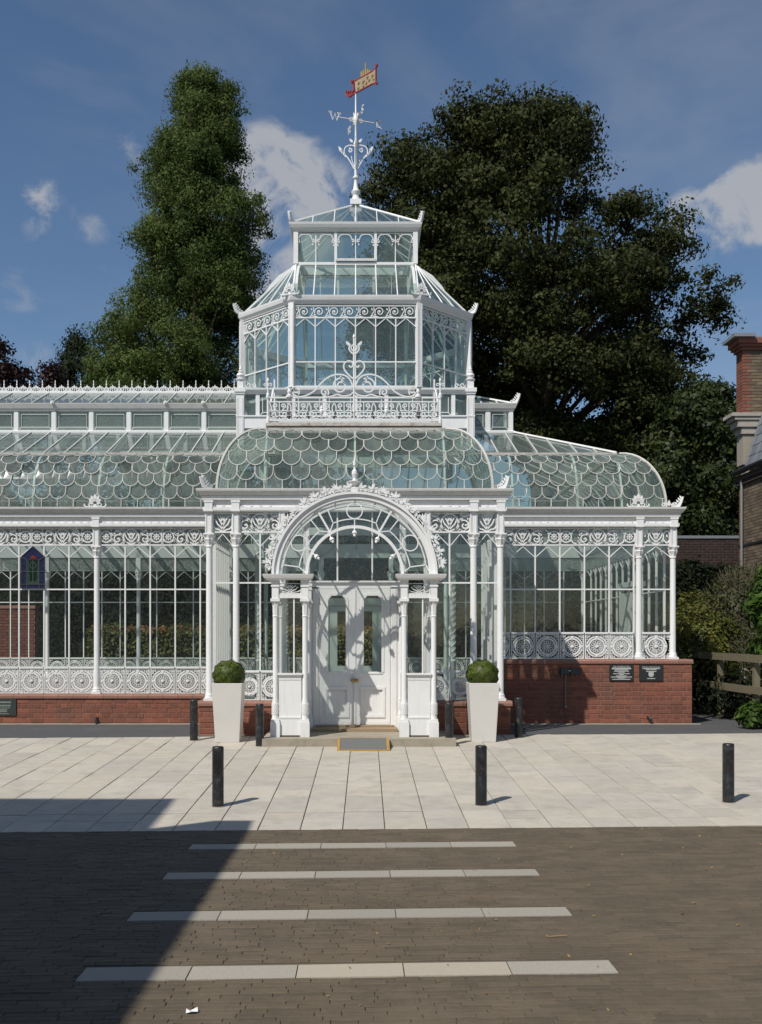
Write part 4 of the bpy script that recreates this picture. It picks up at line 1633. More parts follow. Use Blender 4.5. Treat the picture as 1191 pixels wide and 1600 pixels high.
# corner piers and finials
for sx in (-1, 1):
    for sy in (-1, 1):
        P = (sx * (T - .065), 3.25 + sy * (T - .065), 0)

        def pil(b):
            b.box(-.068, .068, -.068, .068, 4.78, 5.70)
            for k in range(24):
                for dx in (-.045, .045):
                    b.box(dx - .009, dx + .009, -.0755, -.0675, 4.83 + k * .034, 4.853 + k * .034)
            b.box(-.085, .085, -.085, .085, 5.70, 5.735)
            b.box(-.10, .10, -.10, .10, 5.735, 5.806)
        pinst('tpier', pil, 'tower_pier', WHITE, P, 0)

        def fin(b):
            b.box(-.055, .055, -.055, .055, 0, .12)
            b.lathe([(.05, .12), (.085, .15), (.085, .165), (.05, .18), (.055, .19), (.075, .225), (.06, .26), (.03, .275), (.045, .29), (.045, .30), (.02, .32), (.028, .335), (.004, .42)], 12)
        pinst('tfin', fin, 'finial', WHITE, (P[0], P[1], 5.812), 0, True)

        def sc(b):
            b.path(spiral(.06, .06, .05, .012, 180, 560, 16), .016, .03)
            b.path(spiral(.165, .045, .04, .012, 180, -200, 14), .016, .03)
            b.path([(0, .01), (.22, .01)], .014, .03)
        pinst('tsc', sc, 'finial_scroll', WHITE, (P[0] - sx * .08, P[1], 5.812), 0 if sx < 0 else PI)
sq = [(-T, 3.25 - T), (T, 3.25 - T), (T, 3.25 + T), (-T, 3.25 + T)]
b = MB()
b.sweep([(-.07, 5.71), (.02, 5.71), (.03, 5.74), (.06, 5.77), (.065, 5.803), (-.07, 5.803)], [(p[0] * .985, 3.25 + (p[1] - 3.25) * .985) for p in sq], closed=True)
pbuild(b, 'tower_cornice', WHITE)
b = MB()
b.sweep([(-.09, 5.10), (-.01, 5.10), (-.01, 5.295), (.012, 5.30), (.012, 5.325), (-.09, 5.325)], sq, closed=True)
pbuild(b, 'tower_fascia', WHITE)
b = MB()
b.hprism([(-T + .05, 3.25 - T + .05), (T - .05, 3.25 - T + .05), (T - .05, 3.25 - A8), (T - .05, 3.25 + T - .05), (-T + .05, 3.25 + T - .05)], 5.800, 5.8085) if False else None
for s, rot in ((0, 0), (1, PI / 2), (2, PI), (3, -PI / 2)):
    p0 = sq[s]
    us = [.13, .37, 1.0, 1.55, 2.095, 2.64, 3.19, 3.82, 4.06]
    back = s in (2,)
    for i, u in enumerate(us[1:-1]):
        pinst('tpost', boxmk(.07, .06, .385), 'tower_post', WHITE, wp(p0, rot, u, .06, 5.517), rot)
    for a, c in zip(us[:-1], us[1:]):
        wd = c - a - .07
        if wd < .05:
            continue
        m = (a + c) / 2
        pinst(('tpane', r3(wd)), pane_quad(wd, .385), 'clerestory_pane', TGLASS, wp(p0, rot, m, .07, 5.517), rot)

        def tw(b, wd=wd):
            if wd > .3:
                b.path([(-wd / 2 + .05, -.13), (wd / 2 - .05, -.13)], .012, .02)
                b.path([(-wd / 2, -.19), (-wd / 2 + .05, -.13), (-wd / 2 + .05, .14)], .012, .02)
                b.path([(wd / 2, -.19), (wd / 2 - .05, -.13), (wd / 2 - .05, .14)], .012, .02)
        if wd > .3:
            pinst(('tw', r3(wd)), tw, 'clerestory_frame', WHITE, wp(p0, rot, m, .06, 5.517), rot)
    # glass under the fascia
    for k in range(6):
        u0 = .13 + k * .64
        if s == 0:
            pinst('tund', pane_quad(.6, .34), 'tower_pane', TGLASS, wp(p0, rot, u0 + .32, .05, 4.93), rot)
            pinst('tundp', boxmk(.04, .04, .34), 'tower_post', WHITE, wp(p0, rot, u0 + .64, .05, 4.93), rot)

# octagon
OCT = [(-A8, -T), (A8, -T), (T, -A8), (T, A8), (A8, T), (-A8, T), (-T, A8), (-T, -A8)]
OCT = [(x, 3.25 + y) for x, y in OCT]


def scrollfrieze(wd, n):
    def mk(b):
        t, w, h = .02, .014, .095
        b.path([(-wd / 2, h + .008), (wd / 2, h + .008)], .018, .036)
        b.path([(-wd / 2, -h - .012), (wd / 2, -h - .012)], .022, .04)
        d = wd / n
        for k in range(n):
            cx = -wd / 2 + d * (k + .5)
            b.path(spiral(cx + d * .1, .0, min(d * .36, .085), .012, 200, -330, 22), w, t)
            b.disc(cx + d * .1, .0, .016, -t * .6, t * .5, 8)
            b.path(curve([(cx - d * .5, -h), (cx - d * .36, -.03), (cx - d * .26, .03), (cx - d * .30, h)], 5), w, t)
            b.path(curve([(cx - d * .42, -.07), (cx - d * .2, -h * .85), (cx, -h)], 4), w, t)
            leafblob(b, cx - d * .38, .03, .024, rad(120))
            leafblob(b, cx - d * .24, -.045, .024, rad(-30))
    return mk


for i in range(8):
    p0, p1 = OCT[i], OCT[(i + 1) % 8]
    L = math.hypot(p1[0] - p0[0], p1[1] - p0[1])
    rot = math.atan2(p1[1] - p0[1], p1[0] - p0[0])
    n = 6 if i % 2 == 0 else 4
    rear = i in (3, 4, 5)
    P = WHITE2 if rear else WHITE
    a, e = .05, L - .05
    d = (e - a) / n
    ZM, ZLT, ZB, ZTT = 6.26, 6.88, 7.035, 7.26

    def opost(b):
        b.box(-.05, .05, -.055, .045, 0, 7.29 - 5.81)
        for k in range(30):
            for dx in (-.034, .034):
                b.box(dx - .007, dx + .007, -.0615, -.0545, .05 + k * .045, .08 + k * .045)
    pinst('opost', opost, 'octagon_post', WHITE, (p0[0], p0[1], 5.81), rot - PI / 8)
    for k in range(1, n):
        pinst('omull', boxmk(.02, .035, ZB - ZSILL), 'octagon_mullion', P, wp(p0, rot, a + d * k, 0, (ZSILL + ZB) / 2), rot)
    for k in range(n):
        m = a + d * (k + .5)
        wd = d - .02
        h1, h2 = ZM - ZSILL - .01, ZB - ZM - .02
        pinst(('op', r3(wd), 1), pane_quad(wd, h1), 'octagon_pane', TGLASS, wp(p0, rot, m, .004, ZSILL + h1 / 2), rot)
        pinst(('op', r3(wd), 2), pane_quad(wd, h2), 'octagon_pane', TGLASS, wp(p0, rot, m, .004, ZM + .01 + h2 / 2), rot)

        def ol(b, wd=wd):
            b.path([(-wd / 2 - .01, 0), (0, .15), (wd / 2 + .01, 0)], .016, .03)
        pinst(('ol', r3(wd)), ol, 'octagon_lattice', P, wp(p0, rot, m, 0, ZLT), rot)
    b = MB()
    b.box(a, e, -.018, .018, ZM - .011, ZM + .011)
    pbuild(b, 'octagon_rail', P, (p0[0], p0[1], 0), rot)
    b = MB()
    b.box(.04, L - .04, -.03, .03, 5.805, ZSILL)
    pbuild(b, 'octagon_sill', P, (p0[0], p0[1], 0), rot)
    pinst(('of', n), scrollfrieze(e - a, 8 if n == 6 else 5), 'octagon_frieze', P, wp(p0, rot, L / 2, 0, (ZB + ZTT) / 2 - .002), rot)
    # glass behind the frieze
    pinst(('ofg', n), pane_quad(e - a, .225), 'octagon_pane', TGLASS, wp(p0, rot, L / 2, .02, (ZB + ZTT) / 2), rot)
# deck round the octagon
b = MB()
for sx in (-1, 1):
    for sy in (-1, 1):
        pts = [(sx * A8, 3.25 + sy * (T - .01)), (sx * (T - .01), 3.25 + sy * A8), (sx * (T - .01), 3.25 + sy * (T - .01))]
        b.hprism(pts if sx * sy > 0 else pts[::-1], 5.79, 5.8075)
pbuild(b, 'corner_deck', LEAD)
b = MB()
b.sweep([(-.06, 7.275), (.03, 7.275), (.04, 7.30), (.075, 7.335), (.09, 7.385), (.095, 7.415), (.07, 7.418), (-.06, 7.418)], OCT, closed=True)
pbuild(b, 'octagon_cornice', WHITE)
for i, (x, y) in enumerate(OCT):
    v_ = Vector((x, y - 3.25)).normalized()
    if y < 3.25 + 1.2:
        pinst('horn3' if i not in (0, 1) else 'palmo', horn_mk if i not in (0, 1) else palmette_mk, 'corner_horn' if i not in (0, 1) else 'palmette', WHITE,
              (x + v_.x * .09, y + v_.y * .09, 7.418), math.atan2(v_.y, v_.x) if i not in (0, 1) else (-.25 if i == 0 else .25))
# lower tower roof: sloping facets to the square lantern
LB, ZL0, ZL1 = 1.11, 8.35, 8.945
LC = [(-LB, 3.25 - LB), (LB, 3.25 - LB), (LB, 3.25 + LB), (-LB, 3.25 + LB)]
ZO = 7.42
for s in range(4):
    q0, q1 = OCT[2 * s], OCT[2 * s + 1]
    r0, r1 = LC[s], LC[(s + 1) % 4]
    rear = s in (2,)
    for k in range(7):
        f = k / 6
        a = Vector((q0[0] + (q1[0] - q0[0]) * f, q0[1] + (q1[1] - q0[1]) * f, ZO))
        c = Vector((r0[0] + (r1[0] - r0[0]) * f, r0[1] + (r1[1] - r0[1]) * f, ZL0))
        b = MB()
        b.tube([a, c], .02 if k in (0, 6) else .013, 4)
        pbuild(b, 'tower_roof_bar', WHITE2 if rear else WHITE)
        if k < 6:
            f2 = (k + 1) / 6
            a2 = (q0[0] + (q1[0] - q0[0]) * f2, q0[1] + (q1[1] - q0[1]) * f2, ZO)
            c2 = (r0[0] + (r1[0] - r0[0]) * f2, r0[1] + (r1[1] - r0[1]) * f2, ZL0)
            b = MB()
            b.quad(a, a2, c2, c)
            pbuild(b, 'tower_roof_pane', TGLASS)
    # corner triangle
    t0, t1, tt = OCT[2 * s + 1], OCT[(2 * s + 2) % 8], r1
    for k in range(4):
        f, f2 = k / 4, (k + 1) / 4
        a = (t0[0] + (t1[0] - t0[0]) * f, t0[1] + (t1[1] - t0[1]) * f, ZO)
        a2 = (t0[0] + (t1[0] - t0[0]) * f2, t0[1] + (t1[1] - t0[1]) * f2, ZO)
        b = MB()
        b.add([a, a2, (tt[0], tt[1], ZL0)], [(0, 1, 2)])
        pbuild(b, 'tower_roof_pane', TGLASS)
        if k:
            b = MB()
            b.tube([a, (tt[0], tt[1], ZL0)], .013, 4)
            pbuild(b, 'tower_roof_bar', WHITE)
b = MB()
b.sweep([(-.04, ZL0 - .02), (.03, ZL0 - .02), (.03, ZL0 + .03), (-.04, ZL0 + .03)], LC, closed=True)
pbuild(b, 'lantern_sill', WHITE)


def bracketscroll(b):
    """scroll brackets under the lantern eaves, one bay .74 wide"""
    t, w = .022, .016
    for sx in (-1, 1):
        b.path(curve([(sx * .33, -.05), (sx * .28, .03), (sx * .17, .045), (sx * .10, .02), (sx * .075, -.04)], 6), w, t)
        b.path([(sx * p[0], p[1]) for p in spiral(.05, -.075, .032, .008, 40, 400, 14)], w, t)
        b.path([(sx * p[0], p[1]) for p in spiral(.315, -.085, .036, .008, 110, -280, 14)], w, t)
        leafblob(b, sx * .05, -.13, .022, rad(-90 + sx * 30))
        leafblob(b, sx * .33, -.14, .024, rad(-90))
    leafblob(b, 0, -.10, .024, rad(-90))
    b.path([(-.37, .06), (.37, .06)], .012, t)


for s, rot in ((0, 0), (1, PI / 2), (2, PI), (3, -PI / 2)):
    p0 = LC[s]
    P = WHITE2 if s == 2 else WHITE
    for k in range(4):
        if k < 3 or True:
            if k == 0 or k in (1, 2):
                pinst(('lpost', k == 0), boxmk(.085 if k == 0 else .05, .085 if k == 0 else .05, ZL1 - ZL0), 'lantern_post', P, wp(p0, rot, .74 * k, 0, (ZL0 + ZL1) / 2), rot)
        if k < 3:
            pinst('lbr', bracketscroll, 'scroll_bracket', P, wp(p0, rot, .74 * k + .37, -.01, ZL1 - .09), rot)
            pinst('lmull', boxmk(.018, .03, ZL1 - ZL0 - .03), 'lantern_mullion', P, wp(p0, rot, .74 * k + .37, 0.005, (ZL0 + ZL1) / 2 + .015), rot)
            for q in (0, 1):
                pinst('lpane', pane_quad(.325, ZL1 - ZL0 - .03), 'lantern_pane', TGLASS, wp(p0, rot, .74 * k + .185 + .37 * q, .01, (ZL0 + ZL1) / 2 + .015), rot)
b = MB()
b.box(-.37, .37, -.05, .0, 0, .045)
pbuild(b, 'vent_flap', GUTTER, (0, 3.25 - LB - .01, ZL0 + .045))
b = MB()
b.sweep([(-.05, ZL1), (.04, ZL1), (.05, ZL1 + .03), (.09, ZL1 + .06), (.115, ZL1 + .11), (.125, ZL1 + .15), (-.05, ZL1 + .15)], LC, closed=True)
pbuild(b, 'lantern_cornice', WHITE)
for x, y, r in ((-LB - .085, 3.25 - LB - .085, PI + PI / 4 + .4), (LB + .085, 3.25 - LB - .085, -PI / 4 - .2), (LB + .085, 3.25 + LB + .085, .6)):
    pinst('horn4', horn_mk, 'corner_horn', WHITE, (x, y, ZL1 + .15), r)
APEX = Vector((0, 3.25, 9.945))
ZP = ZL1 + .15
pb = [(-1.2, 3.25 - 1.2), (1.2, 3.25 - 1.2), (1.2, 3.25 + 1.2), (-1.2, 3.25 + 1.2)]
for s in range(4):
    a, c = Vector((*pb[s], ZP)), Vector((*pb[(s + 1) % 4], ZP))
    rib([a, APEX], .02, WHITE, 'hip_bar')
    n = 6
    e = [a.lerp(c, k / n) for k in range(n + 1)]
    mid = (a + c) / 2

    def up(p):
        f = 1 - abs((p - mid).length) / (1.2)
        return p.lerp(Vector((p.x, p.y, 0)), 0) if f <= .01 else (p + (Vector((0, 3.25, ZP)) - mid) * f + Vector((0, 0, (APEX.z - ZP) * f)))
    for k in range(n):
        q0, q1 = up(e[k]), up(e[k + 1])
        b = MB()
        if (q0 - e[k]).length < .01:
            b.add([e[k], e[k + 1], q1], [(0, 1, 2)])
        elif (q1 - e[k + 1]).length < .01:
            b.add([e[k], e[k + 1], q0], [(0, 1, 2)])
        else:
            b.add([e[k], e[k + 1], q1, q0], [(0, 1, 2, 3)])
        pbuild(b, 'lantern_roof_pane', TGLASS)
        if 0 < k:
            rib([e[k], q0], .011, WHITE, 'lantern_roof_bar')
# curved iron braces inside the octagon
for i in range(8):
    x, y = OCT[i]
    v_ = Vector((x, y - 3.25, 0))
    l_ = Vector((math.copysign(LB, x), math.copysign(LB, y - 3.25), 0))
    pts = []
    for k in range(9):
        f = k / 8
        p = v_ * .97 + (l_ * .93 - v_ * .97) * (1 - math.cos(f * PI / 2))
        pts.append((p.x, 3.25 + p.y, 6.2 + (8.3 - 6.2) * math.sin(f * PI / 2)))
    rib(pts, .035, WHITE2, 'arched_brace')
b = MB()
b.sweep([(-.16, 5.60), (-.10, 5.60), (-.10, 5.80), (-.16, 5.80)], OCT, closed=True)
pbuild(b, 'ring_beam', WHITE2)

# --- balcony with scrolled crest, drawn in its own plane (metres from the photograph's proportions)
DB = 15.05
YBAL = CY + DB


def Q(zx, zy):
    p = W(340 + zx * .36944, 440 + zy * .36944, DB)
    return (p.x, p.z)


def QS(lst):
    return [Q(*p) for p in lst]


xl, xr = Q(213, 0)[0], Q(942, 0)[0]
xm = (xl + xr) / 2
zb = Q(0, 580)[1]
bal = part(thing('balcony_railing', None, None, (0, YBAL, 0)))
b = MB()
b.box(xl - .03, xr + .03, -.05, .12, Q(0, 612)[1], Q(0, 602)[1])
b.box(xl - .02, xr + .02, -.02, .10, Q(0, 602)[1] + .001, Q(0, 596)[1])
b.build('balcony_ledge', RUSTY, bal)
b = MB()
b.box(xl, xr, -.012, .012, Q(0, 590)[1], Q(0, 583)[1])
b.build('bottom_rail', WHITE, bal)
b = MB()
b.box(xl, xr, -.012, .012, Q(0, 494)[1], Q(0, 487)[1])
b.box(xl, xr, -.010, .010, Q(0, 511)[1], Q(0, 506)[1])
b.build('top_rail', WHITE, bal)
for x in (xl, xr):
    b = MB()
    zt = Q(0, 425)[1]
    b.lathe([(.028, Q(0, 600)[1]), (.028, Q(0, 585)[1]), (.017, Q(0, 570)[1]), (.017, Q(0, 500)[1]), (.028, Q(0, 492)[1]), (.028, Q(0, 478)[1]), (.013, Q(0, 470)[1]),
             (.013, zt), (.022, zt + .02), (.006, zt + .07)], 10, (x, 0, 0))
    for sx in (-1, 1):
        b.path([(x + sx * p[0], p[1]) for p in spiral(.04, Q(0, 437)[1], .03, .008, 200, -180, 12)], .012, .02)
    b.build('corner_newel', WHITE, bal)
for zx in (303, 848):
    b = MB()
    x = Q(zx, 0)[0]
    b.box(x - .04, x + .04, .03, .11, Q(0, 580)[1], Q(0, 494)[1])
    b.lathe([(.05, Q(0, 490)[1]), (.05, Q(0, 482)[1]), (.02, Q(0, 476)[1]), (.032, Q(0, 466)[1]), (.008, Q(0, 452)[1])], 10, (x, 0, 0))
    b.build('stub_post', WHITE, bal)
b = MB()
x = xm
b.tube([(x, 0, Q(0, 585)[1]), (x, 0, Q(0, 232)[1])], .017, 6)
b.lathe([(.012, 0), (.024, .02), (.004, .07)], 8, (x, 0, Q(0, 240)[1]))
b.build('centre_rod', WHITE, bal)
b = MB()
cxz = 577


def mir(pts):
    return [(2 * xm - p[0], p[1]) for p in pts]


w_, t_ = .026, .03
strokes = []
strokes.append(QS(curve([(345, 462), (333, 470), (318, 462), (320, 447), (335, 446), (346, 462), (342, 478), (330, 486)][:7], 4)))
strokes.append(QS(curve([(318, 455), (322, 478), (345, 487), (375, 482), (410, 462), (440, 428), (470, 404), (505, 393), (540, 398), (562, 418), (573, 450)], 5)))
z0 = Q(520, 442)
strokes.append(spiral(z0[0], z0[1], .125, .018, 60, 60 + 640, 40))
z1 = Q(452, 468)
strokes.append(spiral(z1[0], z1[1], .068, .014, -40, 460, 26))
strokes.append(QS(curve([(455, 490), (480, 486), (505, 478), (530, 484), (560, 480), (574, 468)], 4)))
strokes.append(QS(curve([(574, 412), (552, 392), (535, 368), (537, 346), (555, 336), (570, 342), (572, 356), (562, 362), (556, 354)], 5)))
strokes.append(QS(curve([(576, 306), (566, 300), (556, 284), (560, 266), (545, 262)], 4)))
strokes.append(QS(curve([(520, 400), (528, 420), (540, 432)], 4)))
for st in strokes:
    b.path(st, w_ * .8, t_)
    b.path(mir(st), w_ * .8, t_)
zr_ = Q(575, 280)
b.path(arc(xm, zr_[1], .045, 0, 360, 18), .018, .028)
for sx in (-1, 1):
    leafblob(b, xm + sx * .075, Q(0, 268)[1], .045, rad(90 - sx * 40), -.014, .014)
b.build('scroll_crest', WHITE, bal)


def railpanel(b, x0, x1, zlo, zhi, flame):
    wd, h = x1 - x0, zhi - zlo
    cx, cz = (x0 + x1) / 2, (zlo + zhi) / 2
    w, t = .016, .022
    for sx in (-1, 1):
        X = lambda q: cx + sx * q * wd
        b.path([(cx + sx * p[0], p[1]) for p in spiral(.30 * wd, zlo + h * .30, h * .24, .01, 120, -420, 26)], w, t)
        b.path([(cx + sx * p[0], p[1]) for p in spiral(.20 * wd, zhi - h * .20, h * .15, .008, -60, 380, 18)], w, t)
        b.path(curve([(X(.5), zhi - .01), (X(.42), cz + h * .18), (X(.46), cz - h * .1), (X(.5), zlo + .01)], 5), w, t)
        b.path(curve([(X(.0), zlo + h * .16), (X(.12), zlo + h * .08), (X(.28), zlo + h * .04), (X(.44), zlo + h * .18)], 5), w, t)
        b.path(curve([(X(.06), cz), (X(.16), cz + h * .02), (X(.24), cz + h * .2)], 4), w, t)
        b.disc(cx + sx * wd * .10, zlo + h * .13, .022, -t / 2, t / 2, 8)
        b.ring(cx + sx * wd * .47, zlo + h * .10, .014, .028, -t / 2, t / 2, n=10)
    if flame:
        b.lathe([(.008, -.08), (.03, -.03), (.034, .0), (.018, .03), (.024, .04), (.004, .09)], 8, (cx, 0, cz))
    else:
        b.path([(cx, zlo), (cx, zhi)], .014, t)


zlo, zhi = Q(0, 583)[1], Q(0, 511)[1]
edges = [220, 330, 385 + 110, 577, 660, 825, 935]
edges = [220, 330, 384, 495, 577, 659, 770, 824, 935]
xs = [Q(e, 0)[0] for e in (220, 303, 386, 494, 577, 660, 768, 851, 935)]
for k in range(8):
    b = MB()
    railpanel(b, xs[k] + .004, xs[k + 1] - .004, zlo, zhi, k in (2, 5))
    b.build('railing_panel', WHITE, bal)
for sx, x in ((-1, xl), (1, xr)):
    b = MB()
    b.box(0, 2.35, -.012, .012, Q(0, 494)[1], Q(0, 487)[1])
    b.box(0, 2.35, -.010, .010, Q(0, 511)[1], Q(0, 506)[1])
    b.box(0, 2.35, -.012, .012, Q(0, 590)[1], Q(0, 583)[1])
    for k in range(6):
        railpanel(b, .03 + k * .385, .03 + (k + 1) * .385, zlo, zhi, k % 2 == 1)
    b.path(curve([(.1, Q(0, 480)[1]), (.4, Q(0, 490)[1]), (.9, Q(0, 400)[1]), (1.17, Q(0, 380)[1]), (1.45, Q(0, 400)[1]), (1.95, Q(0, 490)[1]), (2.25, Q(0, 480)[1])], 6), .02, .026)
    b.path([(1.17, zhi), (1.17, Q(0, 330)[1])], .026, .026)
    b.build('side_railing', WHITE, bal, (x, 0, 0), PI / 2)
b = MB()
b.box(xl, xr, .12, 2.40, Q(0, 606)[1], Q(0, 600)[1])
b.build('balcony_floor', LEAD, bal)

# ------------------------------------------------------------------ entrance porch
PY = -3.05
ZST = .10
DP = PY - CY
RO, ZAC = 1.085, 2.282
prch = part(thing('porch', None, None, (0, PY, 0)))
b = MB()
b.hprism([(-1.21, -3.33), (1.33, -3.33), (1.33, BY - .13), (-1.21, BY - .13)], -.06, ZST)
so = b.build('lower_step', STEP, prch, (0, -PY, 0))
b = MB()
b.box(-.60, .60, -2.42, BY - .04, ZST + .001, .145)
b.build('upper_step', TAN, prch, (0, -PY, 0))
b = MB()
b.box(-.56, .56, -2.18, BY + .06, .146, .172)
b.build('threshold', TAN, prch, (0, -PY, 0))


def pcol(b):
    z0 = ZST
    b.box(-.063, .063, -.063, .063, z0, z0 + .20)
    b.box(-.055, .055, -.055, .055, z0 + .20, z0 + .235)
    b.lathe([(.052, z0 + .235), (.046, z0 + .26), (.045, z0 + .30), (.046, z0 + .45), (.042, z0 + .46), (.042, z0 + .47), (.038, z0 + .50), (.035, z0 + .52), (.035, 1.70), (.042, 1.705), (.042, 1.715),
             (.034, 1.72), (.036, 1.76), (.036, 1.83), (.050, 1.90), (.045, 1.905)], 14, lobes=7, lob=.10, lobe_from=(12, 14))
    for k in range(6):
        for j in range(10):
            a = 2 * PI * (j + .5 * (k % 2)) / 10
            b.disc_ = None
            x, y, z = .046 * math.cos(a), .046 * math.sin(a), z0 + .30 + k * .026
            b.box(x - .006, x + .006, y - .006, y + .006, z, z + .016)
    b.box(-.062, .062, -.062, .062, 1.905, 1.945)
    b.box(-.045, .045, -.045, .045, 1.945, 2.15)
    b.box(-.056, .056, -.056, .056, 2.10, 2.125)
    b.box(-.056, .056, -.056, .056, 2.15, 2.19)


for x in (-1.057, -.662, .662, 1.057):
    inst('pcol', pcol, 'porch_column', WHITE, prch, (x, 0, 0), 0, True)
    inst('pcol', pcol, 'porch_column', WHITE, prch, (x, BY - PY - .12, 0), 0, True)
for sx in (-1, 1):
    xc = sx * .8595
    b = MB()
    b.box(-.20 + .05, .20 - .05, -.02, .02, ZST + .02, .925)
    b.box(-.148, .148, -.028, -.0205, ZST + .02, .345)
    b.box(-.148, .148, -.034, -.0205, .345, .365)
    b.box(-.148, .148, -.026, -.0205, .86, .875)
    b.build('dado_panel', WHITE, prch, (xc, 0, 0))
    b = MB()
    b.box(-.165, .165, -.05, .04, .925, .95)
    b.build('window_sill', WHITE, prch, (xc, 0, 0))
    b = MB()
    b.quad((-.15, 0, .95), (.15, 0, .95), (.15, 0, 1.95), (-.15, 0, 1.95))
    b.build('window_pane', GLASS, prch, (xc, .012, 0))
    b = MB()
    b.box(-.009, .009, -.014, .014, .95, 1.95)
    b.build('mullion', WHITE, prch, (xc + .05 * (1 if sx > 0 else 1), 0, 0))
    b = MB()
    b.box(-.152, .152, -.03, .03, 1.95, 2.005)
    b.build('window_head', WHITE, prch, (xc, 0, 0))

    def pf(b):
        f = MB()
        frieze_maker(.30, .29)(f)
        b.add([(x * .99, y, z * .48) for x, y, z in f.v], f.f)
    inst('pfr', pf, 'porch_frieze', WHITE, prch, (xc, 0, 2.078))
    b = MB()
    x0, x1 = (-1.222, -.545) if sx < 0 else (.545, 1.222)
    ym = BY - PY + .05
    b.sweep([(-.03, 2.19), (.0, 2.19), (.012, 2.205), (.03, 2.215), (.045, 2.25), (.05, 2.268), (-.03, 2.268)],
            [(x0 + .05, .13 if sx > 0 else ym), (x0 + .05, -.08), (x1 - .05, -.08), (x1 - .05, .13 if sx < 0 else ym)])
    b.box(x0 + .06, x1 - .06, -.079, .06, 2.20, 2.262)
    b.build('impost', WHITE, prch)
    # side returns
    for xx in (sx * 1.057, sx * .662):
        b = MB()
        b.box(-.018, .018, .055, BY - PY - .18, ZST + .02, .925)
        b.build('return_panel', WHITE, prch, (xx, 0, 0))
        b = MB()
        b.box(-.014, .014, .055, BY - PY - .18, 1.955, 1.99)
        b.build('return_head', WHITE, prch, (xx, 0, 0))
        b = MB()
        b.quad((0, .05, .93), (0, BY - PY - .17, .93), (0, BY - PY - .17, 1.96), (0, .05, 1.96))
        b.build('return_pane', GLASS, prch, (xx, 0, 0))


def archframe(b, back=False):
    b.ring(0, 0, RO - .075, RO - .004, -.045, .045, 0, PI, 64)
    b.ring(0, 0, RO - .012, RO + .02, -.075, -.0455, 0, PI, 64)
    b.ring(0, 0, RO - .09, RO - .0755, -.03, .03, 0, PI, 64)


b = MB()
archframe(b)
b.build('arch_rim', WHITE, prch, (0, 0, ZAC - .02))
b = MB()
b.ring(0, 0, RO - .045, RO - .01, -.02, .02, 0, PI, 48)
b.build('arch_rim', WHITE2, prch, (0, BY - PY - .07, ZAC - .02))
RI = .640
b = MB()
b.ring(0, 0, RI - .02, RI + .02, -.03, .03, 0, PI, 48)
b.build('inner_arch', WHITE, prch, (0, 0, ZAC - .02))
# glazing pattern between the two arches
zc = ZAC - .02
R1, R0 = RO - .09, RI + .02
ra, rb = .961, .747


def pol(r, a):
    return (r * math.cos(rad(a)), r * math.sin(rad(a)))


for (a0, a1, da, db) in ((3.0, 60.0, 5.0, 8.5), (60.0, 120.0, 7.5, 7.5), (120.0, 177.0, 8.5, 5.0)):
    b = MB()
    b.path([pol(ra, a0 + da + (a1 - db - a0 - da) * k / 14) for k in range(15)], .014, .022)
    b.path([pol(rb, a0 + da + (a1 - db - a0 - da) * k / 14) for k in range(15)], .014, .022)
    for aa, ac in ((a0 + da, a0), (a1 - db, a1)):
        b.path([pol(ra, aa), pol(rb, aa)], .014, .022)
        b.path([pol(ra, aa), pol(R1, ac)], .014, .022)
        b.path([pol(rb, aa), pol(R0, ac)], .014, .022)
    am = (a0 + da + a1 - db) / 2
    c = pol(.855, am)
    b.path(arc(c[0], c[1], .105, 0, 360, 28), .015, .024)
    b.path([pol(.960, am), pol(R1 + .01, am)], .014, .022)
    b.path([pol(.752, am), pol(R0 - .01, am)], .014, .022)
    b.build('arch_tracery', WHITE, prch, (0, 0, zc))
for a0 in (60, 120):
    b = MB()
    b.path([pol(R0, a0), pol(R1, a0)], .026, .03)
    b.build('arch_radial_bar', WHITE, prch, (0, 0, zc))
for a0, a1 in ((0, 60), (60, 120), (120, 180)):
    b = MB()
    n = 14
    b.add([(*(lambda p: (p[0], .01, p[1]))(pol(R0, a0 + (a1 - a0) * k / n)),) for k in range(n + 1)] +
          [(*(lambda p: (p[0], .01, p[1]))(pol(R1, a0 + (a1 - a0) * k / n)),) for k in range(n + 1)],
          [(k, k + 1, n + 2 + k, n + 1 + k) for k in range(n)])
    b.build('arch_pane', GLASS, prch, (0, 0, zc))
# barrel vault behind the arch
YV0, YV1 = .05, BY - PY - .15
for k in range(12):
    a0, a1 = 180 * k / 12, 180 * (k + 1) / 12
    b = MB()
    vs = []
    for q in range(4):
        p = pol(RO - .03, a0 + (a1 - a0) * q / 3)
        vs += [(p[0], YV0, p[1]), (p[0], YV1, p[1])]
    b.add(vs, [(2 * q, 2 * q + 1, 2 * q + 3, 2 * q + 2) for q in range(3)])
    b.build('vault_pane', VGLASS, prch, (0, 0, zc))
    p = pol(RO - .03, a0)
    b = MB()
    b.tube([(p[0], YV0, p[1]), (p[0], YV1, p[1])], .013, 4)
    b.build('vault_bar', WHITE, prch, (0, 0, zc))
for y in (.3, .55):
    b = MB()
    b.ring(0, 0, RO - .045, RO - .02, -.012, .012, 0, PI, 40)
    b.build('vault_rib', WHITE, prch, (0, y, zc))


